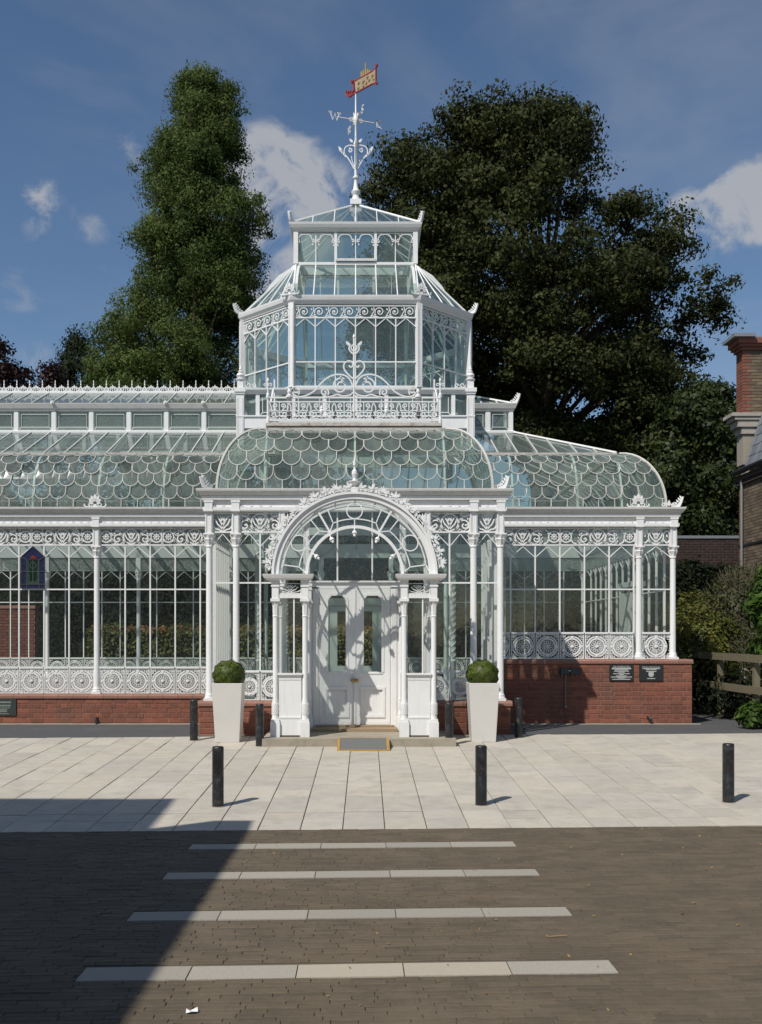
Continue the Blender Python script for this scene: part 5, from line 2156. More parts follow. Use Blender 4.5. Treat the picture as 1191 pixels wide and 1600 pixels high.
# leafy cresting round the arch
def sprig(b, seed=0):
    r_ = random.Random(seed)
    b.path(curve([(-.07, .0), (-.02, .035), (.05, .03), (.085, -.005)], 5), .010, .02)
    for k in range(6):
        a = rad(90 + r_.uniform(-14, 14) + (k - 2.5) * 34)
        leafblob(b, .0 + .012 * math.cos(a), .062 + .012 * math.sin(a), .026 + .006 * r_.random(), a, -.012 + r_.uniform(-.012, .012), .012, 3.4)
    for k in range(4):
        a = rad(r_.uniform(20, 160))
        leafblob(b, r_.uniform(-.07, .07), .028, .024, a, -.012 + r_.uniform(-.012, .012), .012, 2.4)
    b.path(spiral(-.055, .05, .03, .008, 0, 380, 12), .010, .02)


NS = 22
for k in range(NS):
    a = 4 + (172) * (k + .5) / NS
    if abs(a - 90) < 3:
        continue
    key = ('sprig', k % 4)
    o = inst(key, lambda b, k=k: sprig(b, k % 4), 'arch_cresting', WHITE, prch)
    p = pol(RO + .014, a)
    o.location = (p[0], -.02, zc + p[1])
    o.rotation_euler = (0, rad(90 - a), 0)
b = MB()
zt = zc + RO
b.box(-.045, .045, -.05, .03, zt - .01, zt + .07)
b.lathe([(.03, zt + .07), (.03, zt + .10), (.085, zt + .155), (.085, zt + .165), (.03, zt + .175), (.022, zt + .20), (.04, zt + .26), (.035, zt + .30), (.015, zt + .33), (.012, zt + .36),
         (.022, zt + .38), (.012, zt + .45), (.002, zt + .50)], 12)
b.build('arch_finial', WHITE, prch)
# five little lamps hanging from the inner arch
for a in (27, 58, 90, 122, 153):
    p = pol(RI - .02, a)
    lamp = inst('lamp', lambda b: (b.lathe([(.006, -.001), (.008, -.035), (.028, -.05), (.034, -.085), (.026, -.088)], 10), b.tube([(0, 0, .005), (0, 0, -.03)], .009, 6), b.lathe([(.004, -.09), (.018, -.095), (.016, -.12), (.004, -.13)], 8)),
                'arch_lamp', WHITE, prch, (p[0], -.035, zc + p[1]))
    lamp.rotation_euler = (-.4, rad((90 - a) * .75), 0)

# doorway: jambs, head and two leaves
DY = BY
dz0, dz1 = .172, 2.12
b = MB()
for sx in (-1, 1):
    b.box(min(sx * .512, sx * .645), max(sx * .512, sx * .645), -.03, .03, ZST, dz1 + .09)
    b.box(min(sx * .53, sx * .60), max(sx * .53, sx * .60), -.042, -.0305, ZST + .08, dz1)
    b.box(min(sx * .505, sx * .65), max(sx * .505, sx * .65), -.05, -.0425, ZST, ZST + .08)
pbuild(b, 'door_jamb', WHITE, (0, DY, 0))
b = MB()
b.box(-.645, .645, -.03, .03, dz1 + .003, dz1 + .022)
b.box(-.645, .645, -.06, .03, dz1 + .045 + .046, dz1 + .115)
b.box(-.511, .511, -.028, .03, dz1 + .022, dz1 + .09)
pbuild(b, 'door_head', WHITE, (0, DY, 0))
for x in (-.25, .25):
    pinst('dtb', boxmk(.022, .03, 1.06), 'transom_bar', WHITE, (x, DY, dz1 + .115 + .53))
for x0, x1 in ((-.645, -.26), (-.24, .24), (.26, .645)):
    wd = x1 - x0
    pinst(('dtp', r3(wd)), pane_quad(wd, 1.0), 'transom_pane', GLASS, ((x0 + x1) / 2, DY + .01, dz1 + .115 + .5))


def leaf(b, mirror=1):
    """a door leaf .505 wide, hinge at x=0, meeting edge at x=.503"""
    def bx(x0, x1, *r):
        b.box(min(mirror * x0, mirror * x1), max(mirror * x0, mirror * x1), *r)
    w0, w1 = .118, .382
    zb, zt = .931, 2.033
    bx(0, w0, -.022, .022, dz0, dz1)
    bx(w1, .503, -.022, .022, dz0, dz1)
    bx(w0, w1, -.022, .022, zt, dz1)
    bx(w0, w1, -.022, .022, dz0, .29)
    bx(w0, w1, -.022, .022, .70, zb)
    bx(w0, w1, -.008, .008, .29, .70)
    # moulded frames
    fr = [(w0 - .012, w1 + .012, zb - .03, zb - .002), (w0 - .03, w0 + .006, zb - .002, zt - .07), (w1 - .006, w1 + .03, zb - .002, zt - .07), (w0 + .04, w1 - .04, zt - .012, zt + .02)]
    for x0, x1, z0, z1 in fr:
        bx(x0, x1, -.032, -.0225, z0, z1)
    for cx, s in ((w0, 1), (w1, -1)):
        for q in range(3):
            bx(cx + s * .018 * q, cx + s * .018 * (q + 1), -.021 - .0, .0215, zt - .058 + .019 * q, zt - .001)
        pts = [(cx - s * .02, zt - .075), (cx + s * .012, zt - .075), (cx + s * .018, zt - .05), (cx + s * .05, zt - .022), (cx + s * .055, zt + .012), (cx + s * .02, zt + .004), (cx - s * .012, zt - .03)]
        pts = [(mirror * x, z) for x, z in pts]
        b.prism(pts, -.033, -.0226)
    for x0, x1, z0, z1 in ((w0 - .045, w1 + .045, .675, .715), (w0 - .045, w1 + .045, .275, .31), (w0 - .045, w0 - .015, .31, .675), (w1 + .015, w1 + .045, .31, .675)):
        bx(x0, x1, -.034, -.0223, z0, z1)
    bx(.02, .485, -.028, -.0223, dz0 + .002, dz0 + .05)


for sx in (-1, 1):
    b = MB()
    leaf(b, -sx)
    dl = pbuild(b, 'door', WHITE, (sx * .506, DY - .01, 0))
    g = MB()
    g.quad((-.135, 0, .92), (.135, 0, .92), (.135, 0, 2.04), (-.135, 0, 2.04))
    g.build('door_pane', GLASS, dl, (-sx * .25, .003, 0))
    k = MB()
    k.lathe([(.016, 0), (.018, .005), (.008, .01), (.008, .03), (.024, .04), (.028, .055), (.02, .068), (.006, .072)], 12)
    kb = k.build('door_knob', BRASS, dl, (-sx * .478, -.022, .81), 0, True)
    kb.rotation_euler = (PI / 2, 0, 0)
b = MB()
b.box(-.012, .012, -.036, -.023, dz0 + .01, dz1 - .005)
pbuild(b, 'door_astragal', WHITE, (0, DY - .01, 0))

# back doors seen through the front ones
b = MB()
for sx in (-1, 1):
    b.box(min(sx * .60, sx * .72), max(sx * .60, sx * .72), -.05, .05, .05, 2.30)
    for x0, x1, z0, z1 in ((.0, .14, .06, 2.12), (.40, .598, .06, 2.12), (.14, .40, .06, .75), (.14, .40, 2.0, 2.12)):
        b.box(min(sx * x0, sx * x1) + .001, max(sx * x0, sx * x1) - .001, -.02, .02, z0, z1)
b.box(-.72, .72, -.06, .05, 2.13, 2.30)
pbuild(b, 'rear_door', GREENISH, (-.03, 6.47, 0))
# white door in the end wall
b = MB()
b.box(-.03, .03, 1.95, 2.0, .05, 2.35)
b.box(-.03, .03, 2.9, 2.95, .05, 2.35)
b.box(-.03, .03, 2.0, 2.9, .06, 2.25)
b.box(-.045, -.0305, 2.12, 2.42, .4, 1.0)
b.box(-.045, -.0305, 2.5, 2.8, .4, 1.0)
b.box(-.05, .04, 1.93, 2.97, 2.352, 2.45)
pbuild(b, 'end_door', WHITE2, (5.14, 0, 0))


# spiral columns inside
def spiralcol(b):
    b.lathe([(.08, .05), (.08, .12), (.06, .15), (.06, 1.0), (.072, 1.02), (.072, 1.04), (.052, 1.06), (.050, 2.86), (.06, 2.88), (.055, 2.91), (.085, 3.0), (.075, 3.02), (.11, 3.08), (.11, 3.10)],
            16, lobes=6, lob=.1, lobe_from=(9, 12))
    for q in range(3):
        pts = []
        for k in range(90):
            a = 2 * PI * q / 3 + k * .42
            pts.append((.049 * math.cos(a), .049 * math.sin(a), 1.06 + 1.8 * k / 89))
        b.tube(pts, .013, 4)


for x in (-1.6, 1.6):
    pinst('scol', spiralcol, 'spiral_column', GREENISH, (x, .05, 0), 0, True)
    pinst('icol', lambda b: b.tube([(0, 0, .05), (0, 0, 4.5)], .035, 8), 'inner_post', GREENISH, (x + (.12 if x < 0 else -.10), .12, 0))
    pinst('scol', spiralcol, 'spiral_column', GREENISH, (x, 6.3, 0), 0, True)
b = MB()
b.box(-2.05, 2.05, -.04, .10, 3.10, 3.22)
pbuild(b, 'inner_beam', WHITE2)

# stained-glass panel
sg = part(thing('stained_glass_panel', None, None, (-5.286, -.03, 0)))


def sgf(m, poly, name, y0=-.004, y1=.0):
    b = MB()
    b.prism(poly, y0, y1)
    return b.build(name, m, sg)


sgf(BLUEGLASS, [(-.195, 2.22), (.195, 2.22), (.195, 2.74), (0, 2.915), (-.195, 2.74)], 'blue_glass', .004, .007)
sgf(GREENGLASS, [(-.10, 2.30), (.10, 2.30), (.10, 2.69), (-.10, 2.69)], 'green_glass', -.002, .002)
sgf(DKGREENGLASS, [(-.05, 2.35), (.05, 2.35), (.06, 2.5), (.07, 2.68), (-.07, 2.68), (-.06, 2.5)], 'dark_green_glass', -.006, -.003)
sgf(REDGLASS, [(-.05, 2.71), (.05, 2.71), (.035, 2.745), (0, 2.765), (-.035, 2.745)], 'red_glass', -.002, .002)
b = MB()
for pts, cl in (([(-.195, 2.22), (.195, 2.22), (.195, 2.74), (0, 2.915), (-.195, 2.74)], True), ([(-.10, 2.30), (.10, 2.30), (.10, 2.69), (-.10, 2.69)], True), ([(-.195, 2.29), (.195, 2.29)], False),
                ([(-.10, 2.22), (-.10, 2.3)], False), ([(.10, 2.22), (.10, 2.3)], False), ([(0, 2.30), (0, 2.69)], False), ([(-.195, 2.5), (-.1, 2.5)], False), ([(.195, 2.5), (.1, 2.5)], False),
                ([(-.1, 2.69), (-.195, 2.74)], False), ([(.1, 2.69), (.195, 2.74)], False), ([(-.1, 2.5), (.1, 2.5)], False),
                (arc(0, 2.6, .05, 0, 360, 12), True)):
    b.path(pts, .008, .014, closed=cl)
b.build('lead_lines', LEADLINE, sg)

# ------------------------------------------------------------------ weathervane
zv = 9.93
PXM = 1550 / 19.55


def vz(py):
    return W(0, py, 19.55).z


vane = thing('weathervane', 'red and gold banner weathervane on a white scrolled mast above the glass lantern', 'weathervane', (0, 3.25, vz(322)))
z00 = vz(322)
b = MB()
H = lambda py: vz(py) - z00
b.box(-.11, .11, -.11, .11, 0, H(314))
b.lathe([(.10, H(314)), (.07, H(309)), (.06, H(306)), (.085, H(303)), (.095, H(300)), (.06, H(297)), (.045, H(292)), (.033, H(284)), (.033, H(281)), (.06, H(279)), (.06, H(277)), (.03, H(275)),
         (.026, H(250)), (.024, H(230)), (.045, H(224)), (.02, H(218)), (.018, H(196)), (.05, H(190)), (.05, H(185)), (.016, H(178)), (.013, H(146)), (.010, H(128))], 12)
b.build('mast', WHITE, vane, smooth=True)
for rot in (0, PI / 2, PI, -PI / 2):
    b = MB()
    k = 1 / PXM
    ctr = 553.5

    def L(zx, zy):
        return ((zx - 420) * 100 / 889 * k, vz(85 + zy * 180 / 1600) - z00)
    b.path([L(*p) for p in curve([(445, 1590), (480, 1520), (530, 1440), (575, 1390), (610, 1360)], 5)], .022, .02)
    b.path([L(*p) for p in curve([(440, 1560), (470, 1480), (480, 1410)], 4)], .014, .016)
    b.path([L(*p) for p in curve([(570, 1400), (582, 1340), (560, 1285), (500, 1262), (450, 1268), (425, 1290)], 5)], .018, .018)
    c = L(500, 1335)
    b.path(spiral(c[0], c[1], .048, .010, 60, 480, 18), .018, .018)
    for q in range(4):
        p = L(560 + q * 22, 1420 - q * 24)
        leafblob(b, p[0], p[1], .038, rad(62), -.012, .012, 2.4)
    p = L(630, 1335)
    leafblob(b, p[0] - .01, p[1] - .01, .06, rad(62), -.01, .01, 2.4)
    p = L(470, 1215)
    leafblob(b, p[0], p[1], .05, rad(50), -.01, .01)
    b.build('mast_scroll', WHITE, vane, rot=rot)
zc_ = H(187.5)


def letter(ch):
    s = .13
    P = {'E': [[(0, -.5), (0, .5)], [(0, .5), (.5, .42), (.62, .5)], [(0, 0), (.45, 0)], [(0, -.5), (.5, -.46), (.66, -.6)]],
         'W': [[(-.75, .62), (-.32, -.5), (.02, .5), (.3, -.5), (.7, .6)], [(-.85, .62), (-.6, .6)], [(.5, .6), (.8, .6)]],
         'N': [[(-.4, -.5), (-.4, .5), (.4, -.5), (.4, .5)]],
         'S': [[(.4, .4), (0, .52), (-.38, .3), (0, 0), (.38, -.3), (0, -.52), (-.4, -.4)]]}[ch]
    return [[(x * s, z * s) for x, z in st] for st in P]


for ch, rot, L_, flip in (('E', 0, .40, 1), ('W', PI, .40, -1), ('N', PI / 2, .40, 1), ('S', -PI / 2, .40, 1)):
    b = MB()
    b.tube([(.03, 0, 0), (L_ - .02, 0, 0)], .011, 6)
    b.path(arc(.10, 0, .035, 0, 360, 12), .012, .014)
    for sx in (-1, 1):
        b.path(curve([(.02, sx * .05), (.06, sx * .045), (.09, sx * .02)], 4), .012, .014)
    arm = b.build('compass_arm', WHITE, vane, (0, 0, zc_), rot + rad(18))
    b = MB()
    for st in letter(ch):
        b.path([(flip * x, z) for x, z in st], .024, .014)
        for e in (st[0], st[-1]):
            b.disc(flip * e[0], e[1], .018, -.007, .007, 8)
    b.build('compass_letter', WHITE, arm, (L_ + (.045 if ch == 'E' else .03), 0, 0))
b = MB()
for sx in (-1, 1):
    b.path(curve([(sx * .015, -.05), (sx * .05, -.01), (sx * .03, .05), (sx * .045, .09)], 4), .016, .03)
    leafblob(b, sx * .03, .10, .03, rad(90 - sx * 20))
b.build('compass_boss', WHITE, vane, (0, 0, zc_))
# banner, turned a little away from the viewer
ban = thing('banner', None, None, (0, 0, 0), rad(-49))
ban.parent = vane


def V(zx, zy):
    x_ = (zx - 408) * 100 / 889 / PXM / math.cos(rad(49))
    return (x_, vz(85 + zy * 180 / 1600 + 44 * x_ * math.sin(rad(49))) - z00)


b = MB()
b.prism([V(412, 365), V(412, 522), V(640, 402), V(680, 385), V(680, 195), V(648, 228), V(560, 285)][::-1], -.008, .008)
b.build('banner_plate', BANNER, ban)
b = MB()
for pts in ([V(400, 368), V(480, 322), V(560, 280), V(645, 230), V(690, 178)], [V(330, 575), V(412, 530), V(520, 470), V(640, 405), V(682, 398)], [V(408, 545), V(402, 350)],
            [V(683, 385), V(683, 200)]):
    b.path(pts, .022, .03)
for (zx, zy) in ((692, 158), (690, 400)):
    p = V(zx, zy)
    b.path(arc(p[0], p[1], .022, 0, 360, 12), .018, .03)
p = V(318, 530)
b.path(spiral(p[0], p[1], .062, .02, -60, -420, 18), .030, .04)
p = V(358, 385)
b.path(spiral(p[0], p[1], .038, .012, 0, 380, 14), .022, .035)
b.path([V(*q) for q in curve([(408, 370), (380, 420), (385, 490), (345, 545), (300, 585)], 5)], .026, .034)
b.path([V(*q) for q in curve([(408, 530), (360, 560), (310, 590), (275, 550), (278, 505)], 5)], .026, .034)
b.build('banner_border', RED, ban)
b = MB()
for (zx, zy, h_) in ((487, 260, 75), (515, 250, 95), (545, 190, 180), (575, 240, 90), (600, 240, 60)):
    p = V(zx, zy)
    q = h_ * 180 / 1600 / PXM
    b.prism([(p[0] - .018, p[1] - q * .5), (p[0] + .018, p[1] - q * .5), (p[0] + .014, p[1] + q * .2), (p[0], p[1] + q * .5), (p[0] - .014, p[1] + q * .2)], -.008, .008)
p0_, p1_ = V(478, 305), V(600, 240)
b.path([p0_, p1_], .02, .02)
b.path([V(487, 250), V(515, 270), V(545, 215), V(575, 240), V(598, 225)], .012, .014)
b.build('banner_crown', GOLD, ban)
b = MB()
for (zx, zy, r_) in ((455, 400, .03), (450, 470, .028), (520, 380, .035), (575, 320, .03), (600, 360, .03), (640, 300, .03), (560, 400, .028), (520, 440, .024), (655, 350, .022)):
    p = V(zx, zy)
    rosette(b, p[0], p[1], r_ * 1.3, 5, t=.034)
b.build('banner_ornament', GOLD, ban)

# ------------------------------------------------------------------ planters, bollards, small things
def dpave(py):
    return 2970.0 / (py - 938.0)


def planter(px, py, label):
    d = dpave(py)
    p = W(px, py, d)
    zg = z_pave(p.y)
    o = thing('planter', label, 'planter', (p.x, p.y + .17, zg), 0, 'tall planters flanking the porch')
    b = MB()
    h, t, u = .80, .205, .162
    r = .010
    lv = [(u, 0.0), (u + (t - u) * .5, h * .5), (t, h - .004), (t - .003, h), (t - .022, h), (t - .026, h - .06)]
    rings = []
    for s_, z in lv:
        q = []
        for sx, sy in ((-1, -1), (1, -1), (1, 1), (-1, 1)):
            q += [(sx * s_ - (sx * r if sx * sy > 0 else 0), sy * s_ + (0 if sx * sy > 0 else -sy * r) * 0, z)] if False else [(sx * s_, sy * s_, z)]
        rings.append(q)
    vs = [v_ for q in rings for v_ in q]
    fs = [(0, 3, 2, 1)]
    for i in range(len(rings) - 1):
        for k in range(4):
            fs.append((4 * i + k, 4 * i + (k + 1) % 4, 4 * i + 4 + (k + 1) % 4, 4 * i + 4 + k))
    b.add(vs, fs)
    pot = b.build('pot', PLANTER, o)
    bv = pot.modifiers.new('bevel', 'BEVEL')
    bv.width = .008
    bv.segments = 3
    bv.limit_method = 'ANGLE'
    bv.angle_limit = rad(50)
    b = MB()
    b.box(-t + .027, t - .027, -t + .027, t - .027, h - .10, h - .05)
    b.build('soil', SOIL, o)
    return o, p.x, p.y + .17, zg


def leaves(name, C, N, size, m, parent=None, aspect=.55, seed=1, stuff=False, loc=(0, 0, 0), droop=0.0, spread=.42):
    """many small kite-shaped leaves: C centres (n,3), N facing directions"""
    rg = np.random.default_rng(seed)
    n = len(C)
    N = N / (np.linalg.norm(N, axis=1, keepdims=True) + 1e-9) + rg.normal(0, spread, (n, 3))
    N /= np.linalg.norm(N, axis=1, keepdims=True) + 1e-9
    R = rg.normal(0, 1, (n, 3))
    R[:, 2] -= droop
    Tn = R - N * np.sum(R * N, axis=1, keepdims=True)
    Tn /= np.linalg.norm(Tn, axis=1, keepdims=True) + 1e-9
    B = np.cross(N, Tn)
    s = (size * rg.uniform(.5, 1.4, n))[:, None]
    V = np.empty((n, 4, 3))
    V[:, 0] = C - Tn * s * .5
    V[:, 1] = C + B * s * aspect * .5 + N * s * .06
    V[:, 2] = C + Tn * s * .5
    V[:, 3] = C - B * s * aspect * .5 + N * s * .06
    me = bpy.data.meshes.new(name)
    me.vertices.add(4 * n)
    me.vertices.foreach_set('co', V.reshape(-1).astype(np.float32))
    me.loops.add(4 * n)
    me.loops.foreach_set('vertex_index', np.arange(4 * n, dtype=np.int32))
    me.polygons.add(n)
    me.polygons.foreach_set('loop_start', np.arange(0, 4 * n, 4, dtype=np.int32))
    me.polygons.foreach_set('loop_total', np.full(n, 4, dtype=np.int32))
    me.materials.append(m)
    me.update()
    me.validate()
    o = link(name, me, parent, loc)
    return o


BOX1 = leafmat('box_leaf', (0.036, 0.058, 0.012), (0.130, 0.165, 0.026), .2, .45, 9.0, .3)


def topiary(x, y, z, label, seed):
    o = thing('box_topiary', label, 'topiary', (x, y, z), 0, 'clipped box balls in the planters')
    rg = np.random.default_rng(seed)
    n = 9000
    D = rg.normal(0, 1, (n, 3))
    D /= np.linalg.norm(D, axis=1, keepdims=True)
    lump = 1 + .05 * np.sin(D[:, 0] * 9 + seed) * np.cos(D[:, 2] * 10) + .03 * np.sin(D[:, 1] * 9)
    r = .220 * lump * (1 - .16 * rg.random(n) ** 2)
    C = D * r[:, None] * np.array([1, 1, .93])
    C[:, 2] += .115
    D2 = D.copy()
    leaves('foliage', C, D2, .030, BOX1, o, .62, seed, spread=.55)
    b = MB()
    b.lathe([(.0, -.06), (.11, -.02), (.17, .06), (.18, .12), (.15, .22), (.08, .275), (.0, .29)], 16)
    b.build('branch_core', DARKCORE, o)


o, x, y, z = planter(355, 1160.5, 'tall tapered off-white planter left of the white doors')
topiary(x, y, z + .785, 'clipped round box bush in the planter left of the doors', 3)
o, x, y, z = planter(756.5, 1160, 'tall tapered off-white planter right of the white doors')
topiary(x, y, z + .785, 'clipped round box bush in the planter right of the doors', 9)

bollard_labels = [
    (302, 1158, 'black bollard beside the left planter, against the brick plinth'),
    (405.5, 1167, 'black bollard between the left planter and the porch column'),
    (702.5, 1165, 'black bollard between the porch column and the right planter'),
    (811.5, 1153.5, 'black bollard right of the right planter by the shaded brick wall'),
    (339.5, 1262, 'black bollard near the kerb below the left planter'),
    (753, 1260, 'black bollard near the kerb below the right planter'),
    (1141.5, 1255.5, 'black bollard standing alone near the kerb at the far right'),
]


def bollard_body(b):
    b.lathe([(.054, -.03), (.054, .272), (.0525, .275), (.0525, .281), (.054, .284), (.054, .545), (.051, .556), (.046, .560), (.0, .561)], 20)


first = None
for i, (px, py, lab) in enumerate(bollard_labels):
    d = dpave(py)
    p = W(px, py, d)
    o = thing('bollard', lab, 'bollard', (p.x, p.y + .05, z_pave(p.y)), rnd.uniform(0, 6), 'black bollards on the pavement')
    inst('bollard', bollard_body, 'post', BLACK, o, smooth=True)
    inst('bollring', lambda b: b.lathe([(.0535, .2735), (.0548, .2745), (.0548, .2815), (.0535, .2825)], 20), 'joint_band', DARKMETAL, o, smooth=True)
    inst('bollfoot', lambda b: b.lathe([(.066, -.01), (.064, .003), (.054, .006), (.053, .003)], 16), 'mortar_ring', STEP, o)

# ramp mat at the step
o = thing('door_ramp', 'small grey ramp mat with yellow edging at the porch step', 'ramp', (.115, -3.505, 0))
zf, zk = z_pave(-3.66) + .004, ZST + .012
b = MB()
b.add([(-.30, -.16, zf + .008), (.30, -.16, zf + .008), (.30, .15, zk), (-.30, .15, zk), (-.30, -.16, zf - .01), (.30, -.16, zf - .01), (.30, .15, zf), (-.30, .15, zf)],
      [(0, 1, 2, 3), (4, 7, 6, 5), (0, 4, 5, 1), (1, 5, 6, 2), (2, 6, 7, 3), (3, 7, 4, 0)])
b.build('ramp_surface', MATGREY, o)
b = MB()
for x0, x1 in ((-.335, -.30), (.30, .335)):
    b.add([(x0, -.185, zf + .012), (x1, -.185, zf + .012), (x1, .15, zk + .004), (x0, .15, zk + .004), (x0, -.185, zf - .01), (x1, -.185, zf - .01), (x1, .15, zf), (x0, .15, zf)],
          [(0, 1, 2, 3), (4, 7, 6, 5), (0, 4, 5, 1), (1, 5, 6, 2), (2, 6, 7, 3), (3, 7, 4, 0)])
b.box(-.30, .30, -.186, -.161, zf - .01, zf + .0115)
b.box(-.30, .30, .151, .163, zf, zk + .004)
b.build('edging', YELLOW, o)


# plaques
def text_lines(parent, lines, w_, h_, m):
    """lettering: (text or None, relative width, height, z)"""
    for txt, rw, hh, z in lines:
        if txt:
            cu = bpy.data.curves.new('lettering', 'FONT')
            cu.body = txt
            cu.align_x = 'CENTER'
            cu.align_y = 'CENTER'
            cu.size = hh * 1.35
            cu.extrude = .0004
            cu.materials.append(m)
            t = bpy.data.objects.new('lettering_curve', cu)
            COL.objects.link(t)
            bpy.context.view_layer.update()
            me = bpy.data.meshes.new_from_object(t.evaluated_get(bpy.context.evaluated_depsgraph_get()))
            dx = t.dimensions.x
            bpy.data.objects.remove(t)
            tm = link('lettering', me, parent, (0, -.0075, z))
            tm.rotation_euler = (PI / 2, 0, 0)
            tm.scale = (w_ * rw / max(dx, 1e-4), 1, 1)
            tag(tm, kind='stuff')
        else:
            b = MB()
            r_ = random.Random(int(abs(z) * 1e5) + int(rw * 1000))
            x = -w_ * rw / 2
            while x < w_ * rw / 2 - .003:
                L_ = min(r_.uniform(.006, .02), w_ * rw / 2 - x)
                b.box(x, x + L_, -.0079, -.0065, z - hh / 2, z + hh / 2)
                x += L_ + .003
            tag(b.build('small_print', m, parent), kind='stuff')


def plaque(x0, x1, y0, y1, label, m, ink, lines):
    d = 16.3 - .145
    a, c = W(x0, y1, d), W(x1, y0, d)
    w_, h_ = c.x - a.x, c.z - a.z
    o = thing('plaque', label, 'plaque', ((a.x + c.x) / 2, -.142, (a.z + c.z) / 2), 0, 'information plaques on the brick plinth')
    b = MB()
    b.bbox(-w_ / 2, w_ / 2, -.006, .006, -h_ / 2, h_ / 2, .003)
    b.build('board', m, o)
    text_lines(o, [(t, rw, hh * h_, (f - .5) * h_) for t, rw, hh, f in lines], w_, h_, ink)


plaque(952.5, 990, 1039, 1064, 'black plaque full of white lettering, left of two below the corner windows', PLAQUE, INK,
       [('THE CONSERVATORY', .70, .075, .90)] + [(None, w_, .045, f) for w_, f in ((.78, .81), (.80, .755), (.55, .69), (.62, .61), (.28, .545), (.68, .45), (.2, .39), (.45, .31), (.88, .245), (.32, .18), (.76, .10))])
plaque(999, 1036.5, 1039, 1064, 'black plaque with a bold heading over short centred lines, right of two', PLAQUE, INK,
       [('Friends of the Horniman', .74, .10, .865)] + [(None, w_, .045, f) for w_, f in ((.72, .77), (.46, .71), (.42, .60), (.2, .545), (.24, .49), (.18, .44), (.24, .39), (.2, .34), (.16, .28), (.34, .15))])
plaque(-32, 25.5, 1092, 1118.5, 'dark green plaque with worn lettering on the brick at the far left', PLAQUEG, INKG,
       [(None, w_, .10, f) for w_, f in ((.72, .80), (.70, .60))] + [(None, w_, .05, f) for w_, f in ((.66, .46), (.5, .37), (.5, .30), (.5, .24), (.6, .12))])

# electrical box with conduit
p = W(890, 1049, 16.15)
o = thing('electrical_box', 'black double electrical box with conduit on the shaded brick wall', 'electrical box', (p.x, -.14, p.z))
b = MB()
b.bbox(-.155, .0, -.07, .0, -.055, .055, .008)
b.bbox(.004, .155, -.07, .0, -.055, .055, .008)
b.build('casing', DARKMETAL, o)
b = MB()
b.box(-.025, .005, -.075, -.0705, .005, .02)
b.build('status_label', INK, o)
b = MB()
for x in (-.12, -.065, .05, .11):
    b.lathe([(.014, -.075), (.014, -.056)], 8, (x, -.035, 0))
b.build('gland', GREYMETAL, o)
b = MB()
zl = -.055 - (1105 - 1055) / 95.5
b.tube([(-.065, -.03, -.06), (-.065, -.03, zl)], .008, 6)
b.lathe([(.0, zl - .03), (.022, zl - .02), (.026, zl), (.018, zl + .02), (.0, zl + .025)], 10, (-.065, -.03, 0))
b.build('conduit', GREYMETAL, o)

# drain outlets
for px, py, lab in ((150, 1124, 'dark drain spout poking from the sunlit left brick plinth'), (1013, 1122, 'dark drain spout low on the brick wall below the plaques')):
    p = W(px, py, 16.15)
    o = thing('drain_spout', lab, 'drain', (p.x, -.13, p.z), 0, 'drain spouts in the brick plinth')
    b = MB()
    b.tube([(0, .02, .02), (0, -.06, .02), (.02, -.09, -.01), (.035, -.10, -.06)], .022, 8, r2=.026)
    b.build('pipe', DARKMETAL, o)
    b = MB()
    b.bbox(-.035, .035, -.012, .0, -.01, .055)
    b.build('wall_plate', BRICK, o)

# litter
p = W(300, 1583, 4.1)
b = MB()
b.add([(-.022, -.02, .004), (.0, -.026, .012), (.026, -.008, .006), (.02, .018, .016), (-.008, .012, .004), (-.024, .006, .014)], [(0, 1, 5), (1, 4, 5), (1, 2, 4), (2, 3, 4)])
o = b.build('paper_scrap', PAPER, None, (p.x, p.y, z_road(p.y) + .001))
tag(o, 'crumpled white paper scrap lying on the dark road paving', 'litter')
p = W(872, 1466, 2324 / (1466 - 1016.))
b = MB()
b.tube([(-.05, 0, .006), (0, .01, .008), (.05, .02, .006)], .003, 5)
b.tube([(-.05, 0, .006), (-.055, .03, .006)], .003, 5)
o = b.build('dry_twig', TWIG, None, (p.x, p.y, z_road(p.y)))
tag(o, 'small orange-brown dry twig lying right of the crossing stripes', 'twig')
rg = np.random.default_rng(5)
n = 480
X = rg.uniform(-3.2, 4.5, n)
Y = rg.uniform(-12.6, -8.1, n)
keep = rg.random(n) < np.clip(.25 + .35 * (X + .5), .08, 1)
X, Y = X[keep], Y[keep]
C = np.stack([X, Y + SH * X, z_road(Y + SH * X) + .006], 1)
tag(leaves('fallen_leaves', C, np.tile([0, 0, 1.0], (len(C), 1)), .018, DRYLEAF, None, .6, 4), kind='stuff')


